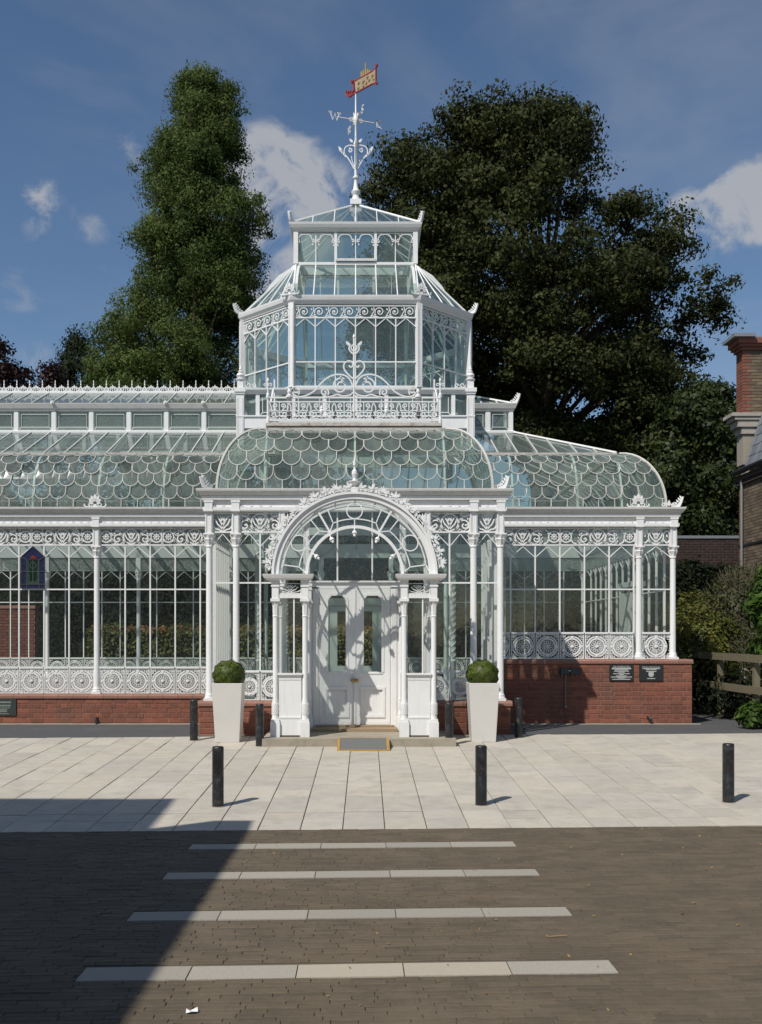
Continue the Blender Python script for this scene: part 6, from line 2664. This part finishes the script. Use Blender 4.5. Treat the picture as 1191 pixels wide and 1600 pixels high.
# ------------------------------------------------------------------ trees
def crown(parent, sil, d, ncl, per, clr, size, m, seed, depth=1.0, flat=.7, aspect=.55, droop=0.0, inner=.5, name='crown', up=.5, lobes=None, fill=.45):
    """leaf clumps spread through the volume whose outline at distance d is sil = [(py, xl, xr)]"""
    rg = np.random.default_rng(seed)
    sil = np.array(sil, float)
    py = np.linspace(sil[0, 0], sil[-1, 0], 400)
    xl, xr = np.interp(py, sil[:, 0], sil[:, 1]), np.interp(py, sil[:, 0], sil[:, 2])
    wdt = np.maximum(xr - xl, 1)
    pr = wdt / wdt.sum()
    idx = rg.choice(400, ncl, p=pr)
    ph = rg.uniform(0, 2 * PI, ncl)
    rr = 1.06 - inner * rg.random(ncl) ** 1.7
    hw = wdt[idx] / 2
    cx = (xl[idx] + xr[idx]) / 2
    k = d / FPX
    hwm = np.maximum(hw * k - clr * .55, .05)
    if lobes:
        nl_, R_ = lobes
        li = rg.choice(400, nl_, p=np.sqrt(pr) / np.sqrt(pr).sum())
        lp, lr = rg.uniform(0, 2 * PI, nl_), np.sqrt(rg.random(nl_)) * fill + (1 - fill)
        Rl = np.minimum(R_ * rg.uniform(.7, 1.3, nl_), np.maximum((xr[li] - xl[li]) * k * .40, .25))
        lh = np.maximum((xr[li] - xl[li]) / 2 * k - Rl * .68, .02)
        lz = CZ - (np.maximum(py[li], py[0] + Rl / k * .95) - VY) * k
        lc = np.stack([CX + ((xl[li] + xr[li]) / 2 - VX) * k + lh * lr * np.cos(lp), CY + d + depth * lh * lr * np.sin(lp), lz], 1)
        pick = rg.integers(0, nl_, ncl)
        D = rg.normal(0, 1, (ncl, 3))
        D[:, 2] += .45
        D /= np.linalg.norm(D, axis=1, keepdims=True)
        ctr = lc[pick] + D * (Rl[pick] * rg.uniform(.55, 1.0, ncl))[:, None] * np.array([1, 1, flat])
        outw = D
    x = CX + (cx - VX) * k + hwm * rr * np.cos(ph)
    y = CY + d + depth * hwm * rr * np.sin(ph)
    z = CZ - (py[idx] - VY) * k + rg.normal(0, .1, ncl)
    if not lobes:
        ctr = np.stack([x, y, z], 1)
        outw = np.stack([np.cos(ph), np.sin(ph), np.full(ncl, up)], 1)
    rad_ = clr * rg.uniform(.55, 1.35, ncl)
    ci = np.repeat(np.arange(ncl), per)
    off = rg.normal(0, .5, (len(ci), 3))
    L = np.linalg.norm(off, axis=1, keepdims=True)
    off = off / np.maximum(L, 1e-6) * np.minimum(L, 1.0)
    off[:, 2] *= flat
    off[:, 2] -= droop * (off[:, 0] ** 2 + off[:, 1] ** 2) * .5
    C = ctr[ci] + off * rad_[ci][:, None]
    N = outw[ci] * .45 + off * 1.6
    # parent origin
    base = np.array(parent.location)
    if parent.parent is not None:
        base = np.array(parent.matrix_world.translation)
    o = leaves(name, C - base, N, size, m, parent, aspect, seed, droop=droop)
    return ctr, base


def trunk(parent, base, h, r, targets, seed, m=BARK, nl=40):
    b = MB()
    r_ = random.Random(seed)
    pts = [(0, 0, -.1)]
    for k in range(1, 9):
        pts.append((r_.uniform(-.15, .15), r_.uniform(-.15, .15), h * k / 8))
    b.tube(pts, r, 9, r2=r * .25)
    t = b.build('trunk', m, parent, smooth=True)
    b = MB()
    pick = targets[np.random.default_rng(seed).choice(len(targets), min(nl, len(targets)), replace=False)] - base
    for q in pick:
        z0 = min(max(q[2] * .75 - .3, h * .12), h * .95)
        p0 = Vector((0, 0, z0))
        p1 = Vector(q)
        mid = p0.lerp(p1, .5) + Vector((r_.uniform(-.3, .3), r_.uniform(-.3, .3), r_.uniform(-.2, .4)))
        b.tube([p0, mid, p1], r * .22, 5, r2=.02)
    b.build('limbs', m, parent)


LEAF_RED = leafmat('redwood_leaf', (0.056, 0.088, 0.026), (0.150, 0.190, 0.055), .35, .7, .45, .08)
LEAF_BEECH = leafmat('beech_leaf', (0.018, 0.025, 0.008), (0.068, 0.078, 0.022), .22, .6, .6, .12)
LEAF_CONIFER = leafmat('dark_conifer_leaf', (0.012, 0.020, 0.010), (0.034, 0.046, 0.020), .15, .65, .9, .08)
LEAF_IVY = leafmat('ivy_leaf', (0.016, 0.026, 0.008), (0.050, 0.066, 0.016), .22, .5, .9, .2)
LEAF_PURPLE = leafmat('purple_leaf', (0.020, 0.010, 0.011), (0.050, 0.026, 0.022), .2, .5, .9)
LEAF_HEDGE = leafmat('hedge_leaf', (0.045, 0.062, 0.018), (0.15, 0.155, 0.05), .2, .45, 2.5)
LEAF_DARK = leafmat('yew_leaf', (0.008, 0.013, 0.007), (0.020, 0.027, 0.012), .1, .65, 1.2, .06)
LEAF_VARIEG = leafmat('variegated_leaf', (0.030, 0.050, 0.014), (0.20, 0.19, 0.035), .25, .45, 2.2)
LEAF_OLIVE = leafmat('olive_shrub_leaf', (0.035, 0.045, 0.018), (0.085, 0.090, 0.035), .2, .5, 2.0)
LEAF_LAUREL = leafmat('laurel_leaf', (0.030, 0.060, 0.012), (0.09, 0.15, 0.03), .25, .25, 2.0)
LEAF_TIP = leafmat('hedge_red_tip', (0.16, 0.085, 0.035), (0.25, 0.12, 0.05), .25, .45, 3.0)

# dawn redwood
d = 37.0
px = 300
P = W(px, 992 + 1.46 * FPX / d, d)
tr = thing('redwood_tree', 'tall narrow cone-shaped green tree behind the left wing roof', 'tree', (P.x, P.y, 0))
sil = [(112, 296, 335), (122, 283, 352), (140, 268, 366), (180, 268, 376), (200, 243, 378), (228, 244, 384), (262, 222, 388), (300, 205, 398), (332, 206, 420), (355, 212, 433), (385, 206, 420),
       (415, 192, 418), (450, 190, 426), (500, 182, 415), (522, 148, 400), (545, 128, 400), (600, 124, 395), (660, 130, 390), (760, 170, 380)]
ctr, base = crown(tr, sil, d, 3000, 105, .46, .12, LEAF_RED, 21, .9, .75, .42, droop=.45, up=.3, lobes=(340, .9), fill=.7)
trunk(tr, base, 19.5, .42, ctr, 3, nl=60)
# copper-green beech
d = 35.0
P = W(850, 992 + 1.46 * FPX / d, d)
tr = thing('beech_tree', 'huge broad dark-leaved tree behind the tower and right wing', 'tree', (P.x, P.y, 0))
sil = [(158, 850, 885), (164, 800, 915), (174, 765, 928), (182, 700, 922), (190, 678, 932), (212, 668, 950), (228, 620, 938), (246, 600, 915), (256, 560, 930), (284, 548, 975), (292, 555, 985), (300, 552, 960), (322, 570, 980),
       (336, 600, 1050), (348, 590, 1066), (366, 580, 1040), (386, 575, 1075), (408, 570, 1092), (420, 565, 1070), (436, 560, 1102), (462, 550, 1128), (480, 545, 1138), (500, 545, 1120), (520, 540, 1134), (560, 545, 1120), (600, 560, 1132), (660, 760, 1130), (720, 800, 1120), (800, 900, 1120), (860, 960, 1110)]
ctr, base = crown(tr, sil, d, 3500, 100, .58, .14, LEAF_BEECH, 31, .75, .66, .6, droop=.2, up=.6, lobes=(250, 1.3), fill=.6)
trunk(tr, base, 13.5, .55, ctr, 5, nl=80)
# lighter ivy-green tree low on the right, in front of the beech
d = 31.0
P = W(1090, 992 + 1.46 * FPX / d, d)
tr = thing('ivy_clad_tree', 'lower green tree with bare pale twigs beside the brick chimney', 'tree', (P.x, P.y, 0))
sil = [(600, 1085, 1120), (640, 1060, 1160), (680, 1030, 1185), (740, 980, 1195), (800, 950, 1195), (845, 940, 1195), (900, 940, 1195)]
ctr, base = crown(tr, sil, d, 900, 80, .5, .15, LEAF_IVY, 41, .7, .65, .6, up=.5, lobes=(75, 1.0), fill=.6)
trunk(tr, base, 6.5, .3, ctr, 6, nl=30)
# small trees at the far left
d = 46.0
P = W(118, 992 + 1.46 * FPX / d, d)
tr = thing('small_pine_tree', 'small dark pointed conifer above the left ridge cresting', 'tree', (P.x, P.y, 0))
sil = [(514, 112, 128), (530, 104, 134), (550, 96, 145), (575, 82, 158), (610, 66, 165), (680, 70, 165)]
ctr, base = crown(tr, sil, d, 190, 70, .55, .17, LEAF_CONIFER, 51, 1, .5, .4, inner=.5, droop=-.3)
trunk(tr, base, 13.5, .25, ctr, 7, nl=25)
P = W(5, 992 + 1.46 * FPX / 44, 44)
tr = thing('purple_leaf_tree', 'purple-leaved tree at the left edge above the ridge cresting', 'tree', (P.x, P.y, 0))
sil = [(540, -30, 18), (560, -60, 32), (580, -70, 50), (610, -70, 58), (680, -60, 60)]
ctr, base = crown(tr, sil, 44, 170, 80, .62, .19, LEAF_PURPLE, 61, .8, .6, .6, inner=.5)
trunk(tr, base, 12.0, .25, ctr, 8, nl=25)
P = W(80, 992 + 1.46 * FPX / 42, 42)
tr = thing('reddish_shrub_tree', 'low reddish-brown tree just left of the small dark conifer', 'tree', (P.x, P.y, 0))
sil = [(572, 70, 84), (590, 62, 98), (620, 55, 108), (680, 60, 110)]
ctr, base = crown(tr, sil, 42, 90, 60, .5, .17, LEAF_PURPLE, 71, .8, .6, .6, inner=.5)
trunk(tr, base, 11.0, .2, ctr, 9, nl=15)


# tree belt far behind the left wing, seen only through its glass
d = 48.0
P = W(180, 992 + 1.46 * FPX / d, d)
wood = bpy.data.objects.new('anchor', None)
wood.location = (P.x, P.y, 0)
ctr, base = crown(wood, [(618, -120, 560), (640, -160, 600), (700, -170, 640), (800, -170, 660), (900, -170, 660)], d, 900, 40, .9, .30, LEAF_CONIFER, 77, .25, .7, .6, lobes=(90, 1.4), name='woodland')
wo = bpy.data.objects['woodland']
wo.parent = None
wo.location = wood.location
bpy.data.objects.remove(wood)
tag(wo, kind='stuff')


# hedges
def hedge(name, label, x0, x1, y0, y1, z0, z1, m, n, size, seed, rough=.12, cat='hedge', tip=None):
    o = thing(name, label, cat, ((x0 + x1) / 2, (y0 + y1) / 2, z0))
    rg = np.random.default_rng(seed)
    lx, ly, lz = x1 - x0, y1 - y0, z1 - z0
    A = np.array([lx * lz, lx * ly, ly * lz, ly * lz])
    face = rg.choice(4, n, p=A / A.sum())
    a, c = rg.random(n), rg.random(n)
    C = np.empty((n, 3))
    N = np.zeros((n, 3))
    f = face == 0
    C[f] = np.stack([(a[f] - .5) * lx, np.full(f.sum(), -ly / 2), c[f] * lz], 1)
    N[f] = (0, -1, .35)
    f = face == 1
    C[f] = np.stack([(a[f] - .5) * lx, (c[f] - .5) * ly, np.full(f.sum(), lz)], 1)
    N[f] = (0, -.2, 1)
    for q, sx in ((2, -1), (3, 1)):
        f = face == q
        C[f] = np.stack([np.full(f.sum(), sx * lx / 2), (a[f] - .5) * ly, c[f] * lz], 1)
        N[f] = (sx, 0, .3)
    bump = np.sin(C[:, 0] * 3.1 + seed) * np.cos(C[:, 2] * 3.7 + 1) + .6 * np.sin(C[:, 0] * 7.3) * np.sin(C[:, 2] * 6.1 + seed)
    C += N * (bump * rough * .6 + rg.normal(0, rough * .5, n))[:, None]
    leaves('foliage', C, N, size, m, o, .6, seed)
    if tip:
        k = int(n * .10)
        T_ = np.stack([(rg.random(k) - .5) * lx, (rg.random(k) - .7) * ly * .8, np.full(k, lz) + rg.normal(.0, .06, k)], 1)
        leaves('new_growth', T_, np.tile([0, -.5, .8], (k, 1)), size, tip, o, .6, seed + 1)
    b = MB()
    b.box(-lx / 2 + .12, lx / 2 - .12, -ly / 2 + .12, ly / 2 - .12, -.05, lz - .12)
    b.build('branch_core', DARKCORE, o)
    return o


hedge('garden_hedge', 'sunlit clipped hedge with reddish tips seen through the left windows', -6.9, .8, 9.2, 10.0, -.05, 1.56, LEAF_HEDGE, 22000, .085, 81, .12, tip=LEAF_TIP)
hedge('tall_hedge', 'tall dark hedge wall behind the conservatory seen through the glass', -16, 8.8, 12.6, 14.0, -.05, 5.0, LEAF_DARK, 70000, .11, 82, .16)
hedge('clipped_hedge', 'dark clipped hedge below the garden wall right of the conservatory', 5.75, 10.2, 7.6, 8.6, -.05, 3.12, LEAF_DARK, 22000, .10, 83, .10)

# brick garden walls
GW = mat('garden_wall_brick', (0.16, 0.062, 0.042), 0.9, 0.25, 14, 0.4, 60, islvar=0.22)
GWD = mat('shade_darkened_brick', (0.040, 0.025, 0.021), 0.9, 0.25, 14, 0.4, 60, islvar=0.25)  # boundary wall's shade is put into this brick colour; eaves band shares it


def brickwall(name, label, x0, x1, y, z0, z1, th, m, cap):
    o = thing(name, label, 'wall', ((x0 + x1) / 2, y, z0))
    hw = (x1 - x0) / 2
    b = MB()
    b.box(-hw, hw, .0, th, 0, z1 - z0 - .08)
    b.build('wall_core', MORTAR, o)
    b = MB()
    n = int((z1 - z0 - .08) / .075)
    for r in range(n):
        u = -hw - (.1125 if r % 2 else 0)
        while u < hw - .02:
            a, e = max(u, -hw), min(u + .225, hw)
            if e - a > .03:
                dy = rnd.uniform(-.003, .003)
                b.bbox(a + .005, e - .005, -.012 + dy, .01, r * .075 + .005, r * .075 + .070, .004)
            u += .225
    tag(b.build('brickwork', m, o), kind='stuff')
    b = MB()
    b.box(-hw - .02, hw + .02, -.04, th + .03, z1 - z0 - .08, z1 - z0)
    b.build('wall_coping', cap, o)
    return o


brickwall('garden_wall', 'sunlit red brick garden wall seen through the left windows', -13.5, -8.3, 9.3, -.05, 2.22, .3, GW, COPING)
brickwall('boundary_wall', 'brick boundary wall coloured dark for shade, with pale coping right of the conservatory', 8.5, 12.0, 11.6, -.05, 4.25, .3, GWD, LEAD)

# ------------------------------------------------------------------ timber fence and shrubs on the right
fx = 6.30
o = thing('timber_fence', 'weathered two-rail timber fence in front of the shrubs', 'fence', (fx, 1.5, 0))
for y in (-2.3, -.55, 1.0, 2.7, 4.4):
    b = MB()
    b.box(-.045, .045, -.045, .045, -.1, 1.06)
    b.build('post', WOOD, o, (0.07, y - 1.5, 0))
for zr_ in (1.02, .52):
    for y0, y1 in ((-2.4, -.55), (-.55, 2.7), (2.7, 4.5)):
        b = MB()
        dz = rnd.uniform(-.012, .012)
        b.box(-.02, .02, y0 + .004, y1 - .004, zr_ + dz, zr_ + .12 + dz)
        b.build('rail', WOOD, o, (0, -1.5, 0))


def shrub(name, label, blobs, m, n, size, seed, aspect=.5, twig=None, ntw=60):
    x0 = sum(q[0] for q in blobs) / len(blobs)
    y0 = sum(q[1] for q in blobs) / len(blobs)
    o = thing(name, label, 'shrub', (x0, y0, 0))
    rg = np.random.default_rng(seed)
    Cs, Ns = [], []
    vol = np.array([q[3] ** 2 for q in blobs])
    for q, k in zip(blobs, (n * vol / vol.sum()).astype(int)):
        D = rg.normal(0, 1, (k, 3))
        D /= np.linalg.norm(D, axis=1, keepdims=True)
        lump = 1 + .13 * np.sin(D[:, 0] * 5 + seed) * np.cos(D[:, 2] * 6) + .09 * np.sin(D[:, 1] * 11 + D[:, 2] * 9)
        r = q[3] * lump * (1 - .5 * rg.random(k) ** 1.6)
        C = D * r[:, None] * np.array([1, 1, q[4]]) + np.array([q[0] - x0, q[1] - y0, q[2]])
        ok = C[:, 2] > .02
        Cs.append(C[ok])
        Ns.append(D[ok] + np.array([0, 0, .4]))
    C, N = np.concatenate(Cs), np.concatenate(Ns)
    leaves('foliage', C, N, size, m, o, aspect, seed)
    b = MB()
    r_ = random.Random(seed)
    for k in range(ntw):
        q = r_.choice(blobs)
        a, e = r_.uniform(0, 2 * PI), r_.uniform(.1, 1.3)
        L_ = q[3] * r_.uniform(.8, 1.12)
        c_ = Vector((q[0] - x0, q[1] - y0, max(q[2] - q[3] * .5, .05)))
        tip_ = Vector((q[0] - x0, q[1] - y0, q[2])) + Vector((math.cos(a) * math.cos(e), math.sin(a) * math.cos(e), math.sin(e) * q[4])) * L_
        mid = c_.lerp(tip_, .55) + Vector((r_.uniform(-.08, .08), r_.uniform(-.08, .08), r_.uniform(-.04, .1)))
        b.tube([c_, mid, tip_], .009, 4, r2=.003)
    tag(b.build('stems', twig or BARK, o), kind='stuff')
    return o


DEADTWIG = mat('dead_twig', (0.125, 0.10, 0.07), .85, .2, 20)
shrub('variegated_shrub', 'rounded shrub with yellow-edged leaves beside the conservatory corner', [(6.85, 3.1, 1.3, .72, 1.0), (6.55, 2.3, .95, .55, 1.0), (7.0, 3.9, 1.75, .7, .9)], LEAF_VARIEG, 9000, .075, 91)
shrub('ground_ivy', 'low dark green climber covering the foot of the timber fence', [(6.55, .9, .4, .5, .9), (6.45, 2.4, .6, .55, 1.0), (6.75, -.3, .35, .45, .9), (6.5, 1.7, .45, .5, .9)], LEAF_DARK, 6000, .075, 92)
shrub('twiggy_shrub', 'tall twiggy grey-brown shrub with sparse olive leaves behind the fence', [(7.75, 3.6, 1.9, .95, 1.0), (8.1, 2.6, 1.5, .9, 1.0), (7.6, 2.0, 1.0, .75, .9), (8.3, 4.4, 2.3, .8, .9)],
      LEAF_OLIVE, 15000, .075, 93, .45, DEADTWIG, 800)
shrub('laurel_shrub', 'glossy broad-leaved green shrub at the right edge of the picture', [(7.08, .55, 1.95, .48, 1.15), (7.2, .4, 1.25, .5, 1.0), (7.3, .6, 2.45, .42, 1.0)], LEAF_LAUREL, 3600, .15, 94, .42)
shrub('low_laurel', 'small bright green shrub at the right edge under the fence rail', [(6.14, -1.0, .22, .24, .9)], LEAF_LAUREL, 500, .11, 95, .5, None, 20)

# ------------------------------------------------------------------ brick house on the right
HX = 9.28
o = thing('brick_house', 'yellow stock brick house with tall chimney and slate roof at the right edge', 'house', (12.5, 3.9, 0))


def hp(b, name, m, stuff=False, parent=None):
    ob = b.build(name, m, parent or o, (-12.5, -3.9, 0) if parent is None else (0, 0, 0))
    if stuff:
        tag(ob, kind='stuff')
    return ob


YF = 7.75
b = MB()
b.box(HX + .012, 16, -2.0, YF - .012, -.1, 5.25)
hp(b, 'wall', PALEMORTAR)
b = MB()
bq = MB()
for r in range(24, 70):
    z = r * .075
    if z > 5.1:
        break
    u = 2.0 - (.1125 if r % 2 else 0)
    while u < YF - .02:
        a, e = max(u, 2.0), min(u + .225, YF)
        tgt = bq if a > YF - .34 else b
        dx = rnd.uniform(-.003, .003)
        tgt.add([(HX + dx, a + .005, z + .005), (HX + dx, e - .005, z + .005), (HX + dx, e - .005, z + .07), (HX + dx, a + .005, z + .07),
                 (HX + .02, a + .005, z + .005), (HX + .02, e - .005, z + .005), (HX + .02, e - .005, z + .07), (HX + .02, a + .005, z + .07)],
                [(0, 3, 2, 1), (0, 1, 5, 4), (1, 2, 6, 5), (2, 3, 7, 6), (3, 0, 4, 7)])
        u += .225
hp(b, 'brickwork', STOCK, True)
hp(bq, 'quoin_brickwork', REDSTOCK, True)
b = MB()
b.box(HX - .06, HX + .03, -2.0, YF + .02, 5.06, 5.16)
b.box(HX - .10, HX + .03, -2.0, YF + .02, 5.161, 5.27)
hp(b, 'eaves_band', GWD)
b = MB()
b.tube([(HX - .13, -2, 5.36), (HX - .13, YF, 5.36)], .07, 8)
hp(b, 'gutter', DARKMETAL)
b = MB()
b.tube([(HX - .05, YF - .30, .5), (HX - .05, YF - .30, 5.2)], .035, 8)
hp(b, 'downpipe', GREYMETAL)
b = MB()
b.box(HX - .02, HX + .03, -2.0, YF + .015, 3.58, 3.63)
hp(b, 'string_band', DARKMETAL)
# slate roof
RS = 3.2
sl = MB()
for r in range(9):
    for k in range(34):
        y0 = -2 + k * .285 + (.14 if r % 2 else 0)
        y1 = min(y0 + .278, YF - .65)
        if y1 - y0 < .05:
            continue
        xa, za = HX - .10 + r * .075, 5.40 + r * .075 * RS
        xb, zb_ = xa + .14, za + .14 * RS
        of = .02
        sl.add([(xa - of, y0, za + of * .6 + .012), (xa - of, y1, za + of * .6 + .012), (xb, y1, zb_), (xb, y0, zb_), (xa - of + .006, y0, za + .0), (xa - of + .006, y1, za + .0)],
               [(0, 1, 2, 3), (0, 4, 5, 1)])
hp(sl, 'roof_slates', SLATE, True)
b = MB()
b.add([(HX - .08, -2, 5.36), (HX - .08, YF - .66, 5.36), (HX + .7, YF - .66, 5.36 + .78 * RS), (HX + .7, -2, 5.36 + .78 * RS), (16, -2, 5.36 + .9 * RS), (16, YF - .66, 5.36 + .9 * RS)],
      [(0, 3, 2, 1), (3, 4, 5, 2), (1, 2, 5), (0, 4, 3)])
hp(b, 'roof', LEAD)
b = MB()
for k in range(14):
    y = YF - .72 - .5 * k
    b.tube([(HX - .10, y, 5.42), (HX + .62, y, 5.42 + .72 * RS)], .022, 5)
hp(b, 'roof_rolls', LEAD)
# stone kneeler with corbels at the corner
b = MB()
for (ov, z0, z1) in ((.36, 6.62, 6.70), (.28, 6.54, 6.618), (.20, 6.38, 6.538), (.10, 6.22, 6.378)):
    b.box(HX - .06 - ov, HX + .20 + ov * .3, YF - .55 - ov * .4, YF - .2 + ov * .3, z0, z1)
b.prism([(HX - .02, 5.3), (HX + .10, 5.3), (HX + .14, 5.9), (HX + .14, 6.219), (HX - .10, 6.219), (HX - .12, 6.05), (HX - .03, 5.85), (HX - .12, 5.62), (HX - .06, 5.52)][::-1], YF - .5, YF - .2)
hp(b, 'stone_kneeler', STONE)
# chimney stack built of bricks
cx0, cx1, cy0, cy1, cz0, cz1 = HX - .13, HX + 1.5, YF - .56, YF - .18, 6.70, 8.20
b = MB()
b.box(cx0 + .012, cx1, cy0 + .012, cy1, 5.5, cz1 + .1)
ch = hp(b, 'chimney', PALEMORTAR)
b = MB()
for r in range(20):
    z = cz0 + r * .075
    for a, e in (((cy0, cy0 + .22), (cy0 + .22, cy1)) if r % 2 else ((cy0, cy0 + .12), (cy0 + .12, cy1))):
        b.box(cx0 - .004, cx0 + .011, a + .005, e - .005, z + .005, z + .07)
hp(b, 'side_brickwork', REDSTOCK, True)
b, bq = MB(), MB()
for r in range(20):
    z = cz0 + r * .075
    u = cx0 - (.1125 if r % 2 else 0)
    while u < cx1 - .02:
        a, e = max(u, cx0), min(u + .225, cx1)
        if e - a > .02:
            (bq if a < cx0 + .05 else b).bbox(a + .005, e - .005, cy0 - .002 + rnd.uniform(-.003, .003), cy0 + .02, z + .005, z + .07, .004)
        u += .225
hp(b, 'chimney_brickwork', STOCK, True)
hp(bq, 'chimney_quoins', REDSTOCK, True)
b = MB()
for (ov, z0, z1) in ((.05, 8.20, 8.27), (.10, 8.271, 8.34), (.15, 8.341, 8.46)):
    b.box(cx0 - ov, cx1, cy0 - ov, cy1 + ov, z0, z1)
hp(b, 'corbel_courses', REDSTOCK)
b = MB()
b.box(cx0 - .28, cx0 + .22, cy0 - .25, cy1 + .15, 8.461, 8.54)
b.box(cx0 + .221, cx1, cy0 - .12, cy1 + .2, 8.461, 8.50)
hp(b, 'chimney_cap', LEAD)

# ------------------------------------------------------------------ building by the road whose shadow crosses the paving
sx_, sy_ = -math.sin(rad(SUN_AZ)), -math.cos(rad(SUN_AZ))
tn = math.tan(rad(SUN_EL))


def back(x, y, zg, h):
    q = (h - zg) / tn
    return (x + sx_ * q, y + sy_ * q)


o = thing('museum_building', 'buff stone building beside the road that casts the foreground shadow', 'building', (-10, -22, 0))
HB, HA = 5.0, 7.2
p1 = back(-.86, -7.67, -.155, HB)
p2 = back(-1.203, -7.67, -.155, HB)
p3 = back(-1.786, -8.05, -.15, HB)
pa = back(-1.71, -6.72, -.122, HA)
b = MB()
b.hprism([p1, p2, p3, (p3[0] - .0, p3[1] - 1), (p3[0], -34), (p1[0], -34)], -.5, HB)
b.build('lower_range', MUSEUM, o, (10, 22, 0))
b = MB()
b.hprism([pa, (-20, pa[1]), (-20, -34), (pa[0], -34)], -.5, HA)
b.build('main_block', MUSEUM, o, (10, 22, 0))
for k in range(5):
    b = MB()
    y = -14.5 - 3.6 * k
    b.box(0, .06, -.7, .7, 1.0, 3.4)
    w_ = b.build('window', WHITE, o, (p1[0] + .0 + 10, y + 22, 0))
    b = MB()
    b.quad((.065, -.6, 1.1), (.065, .6, 1.1), (.065, .6, 3.3), (.065, -.6, 3.3))
    b.build('pane', DARKMETAL, w_)
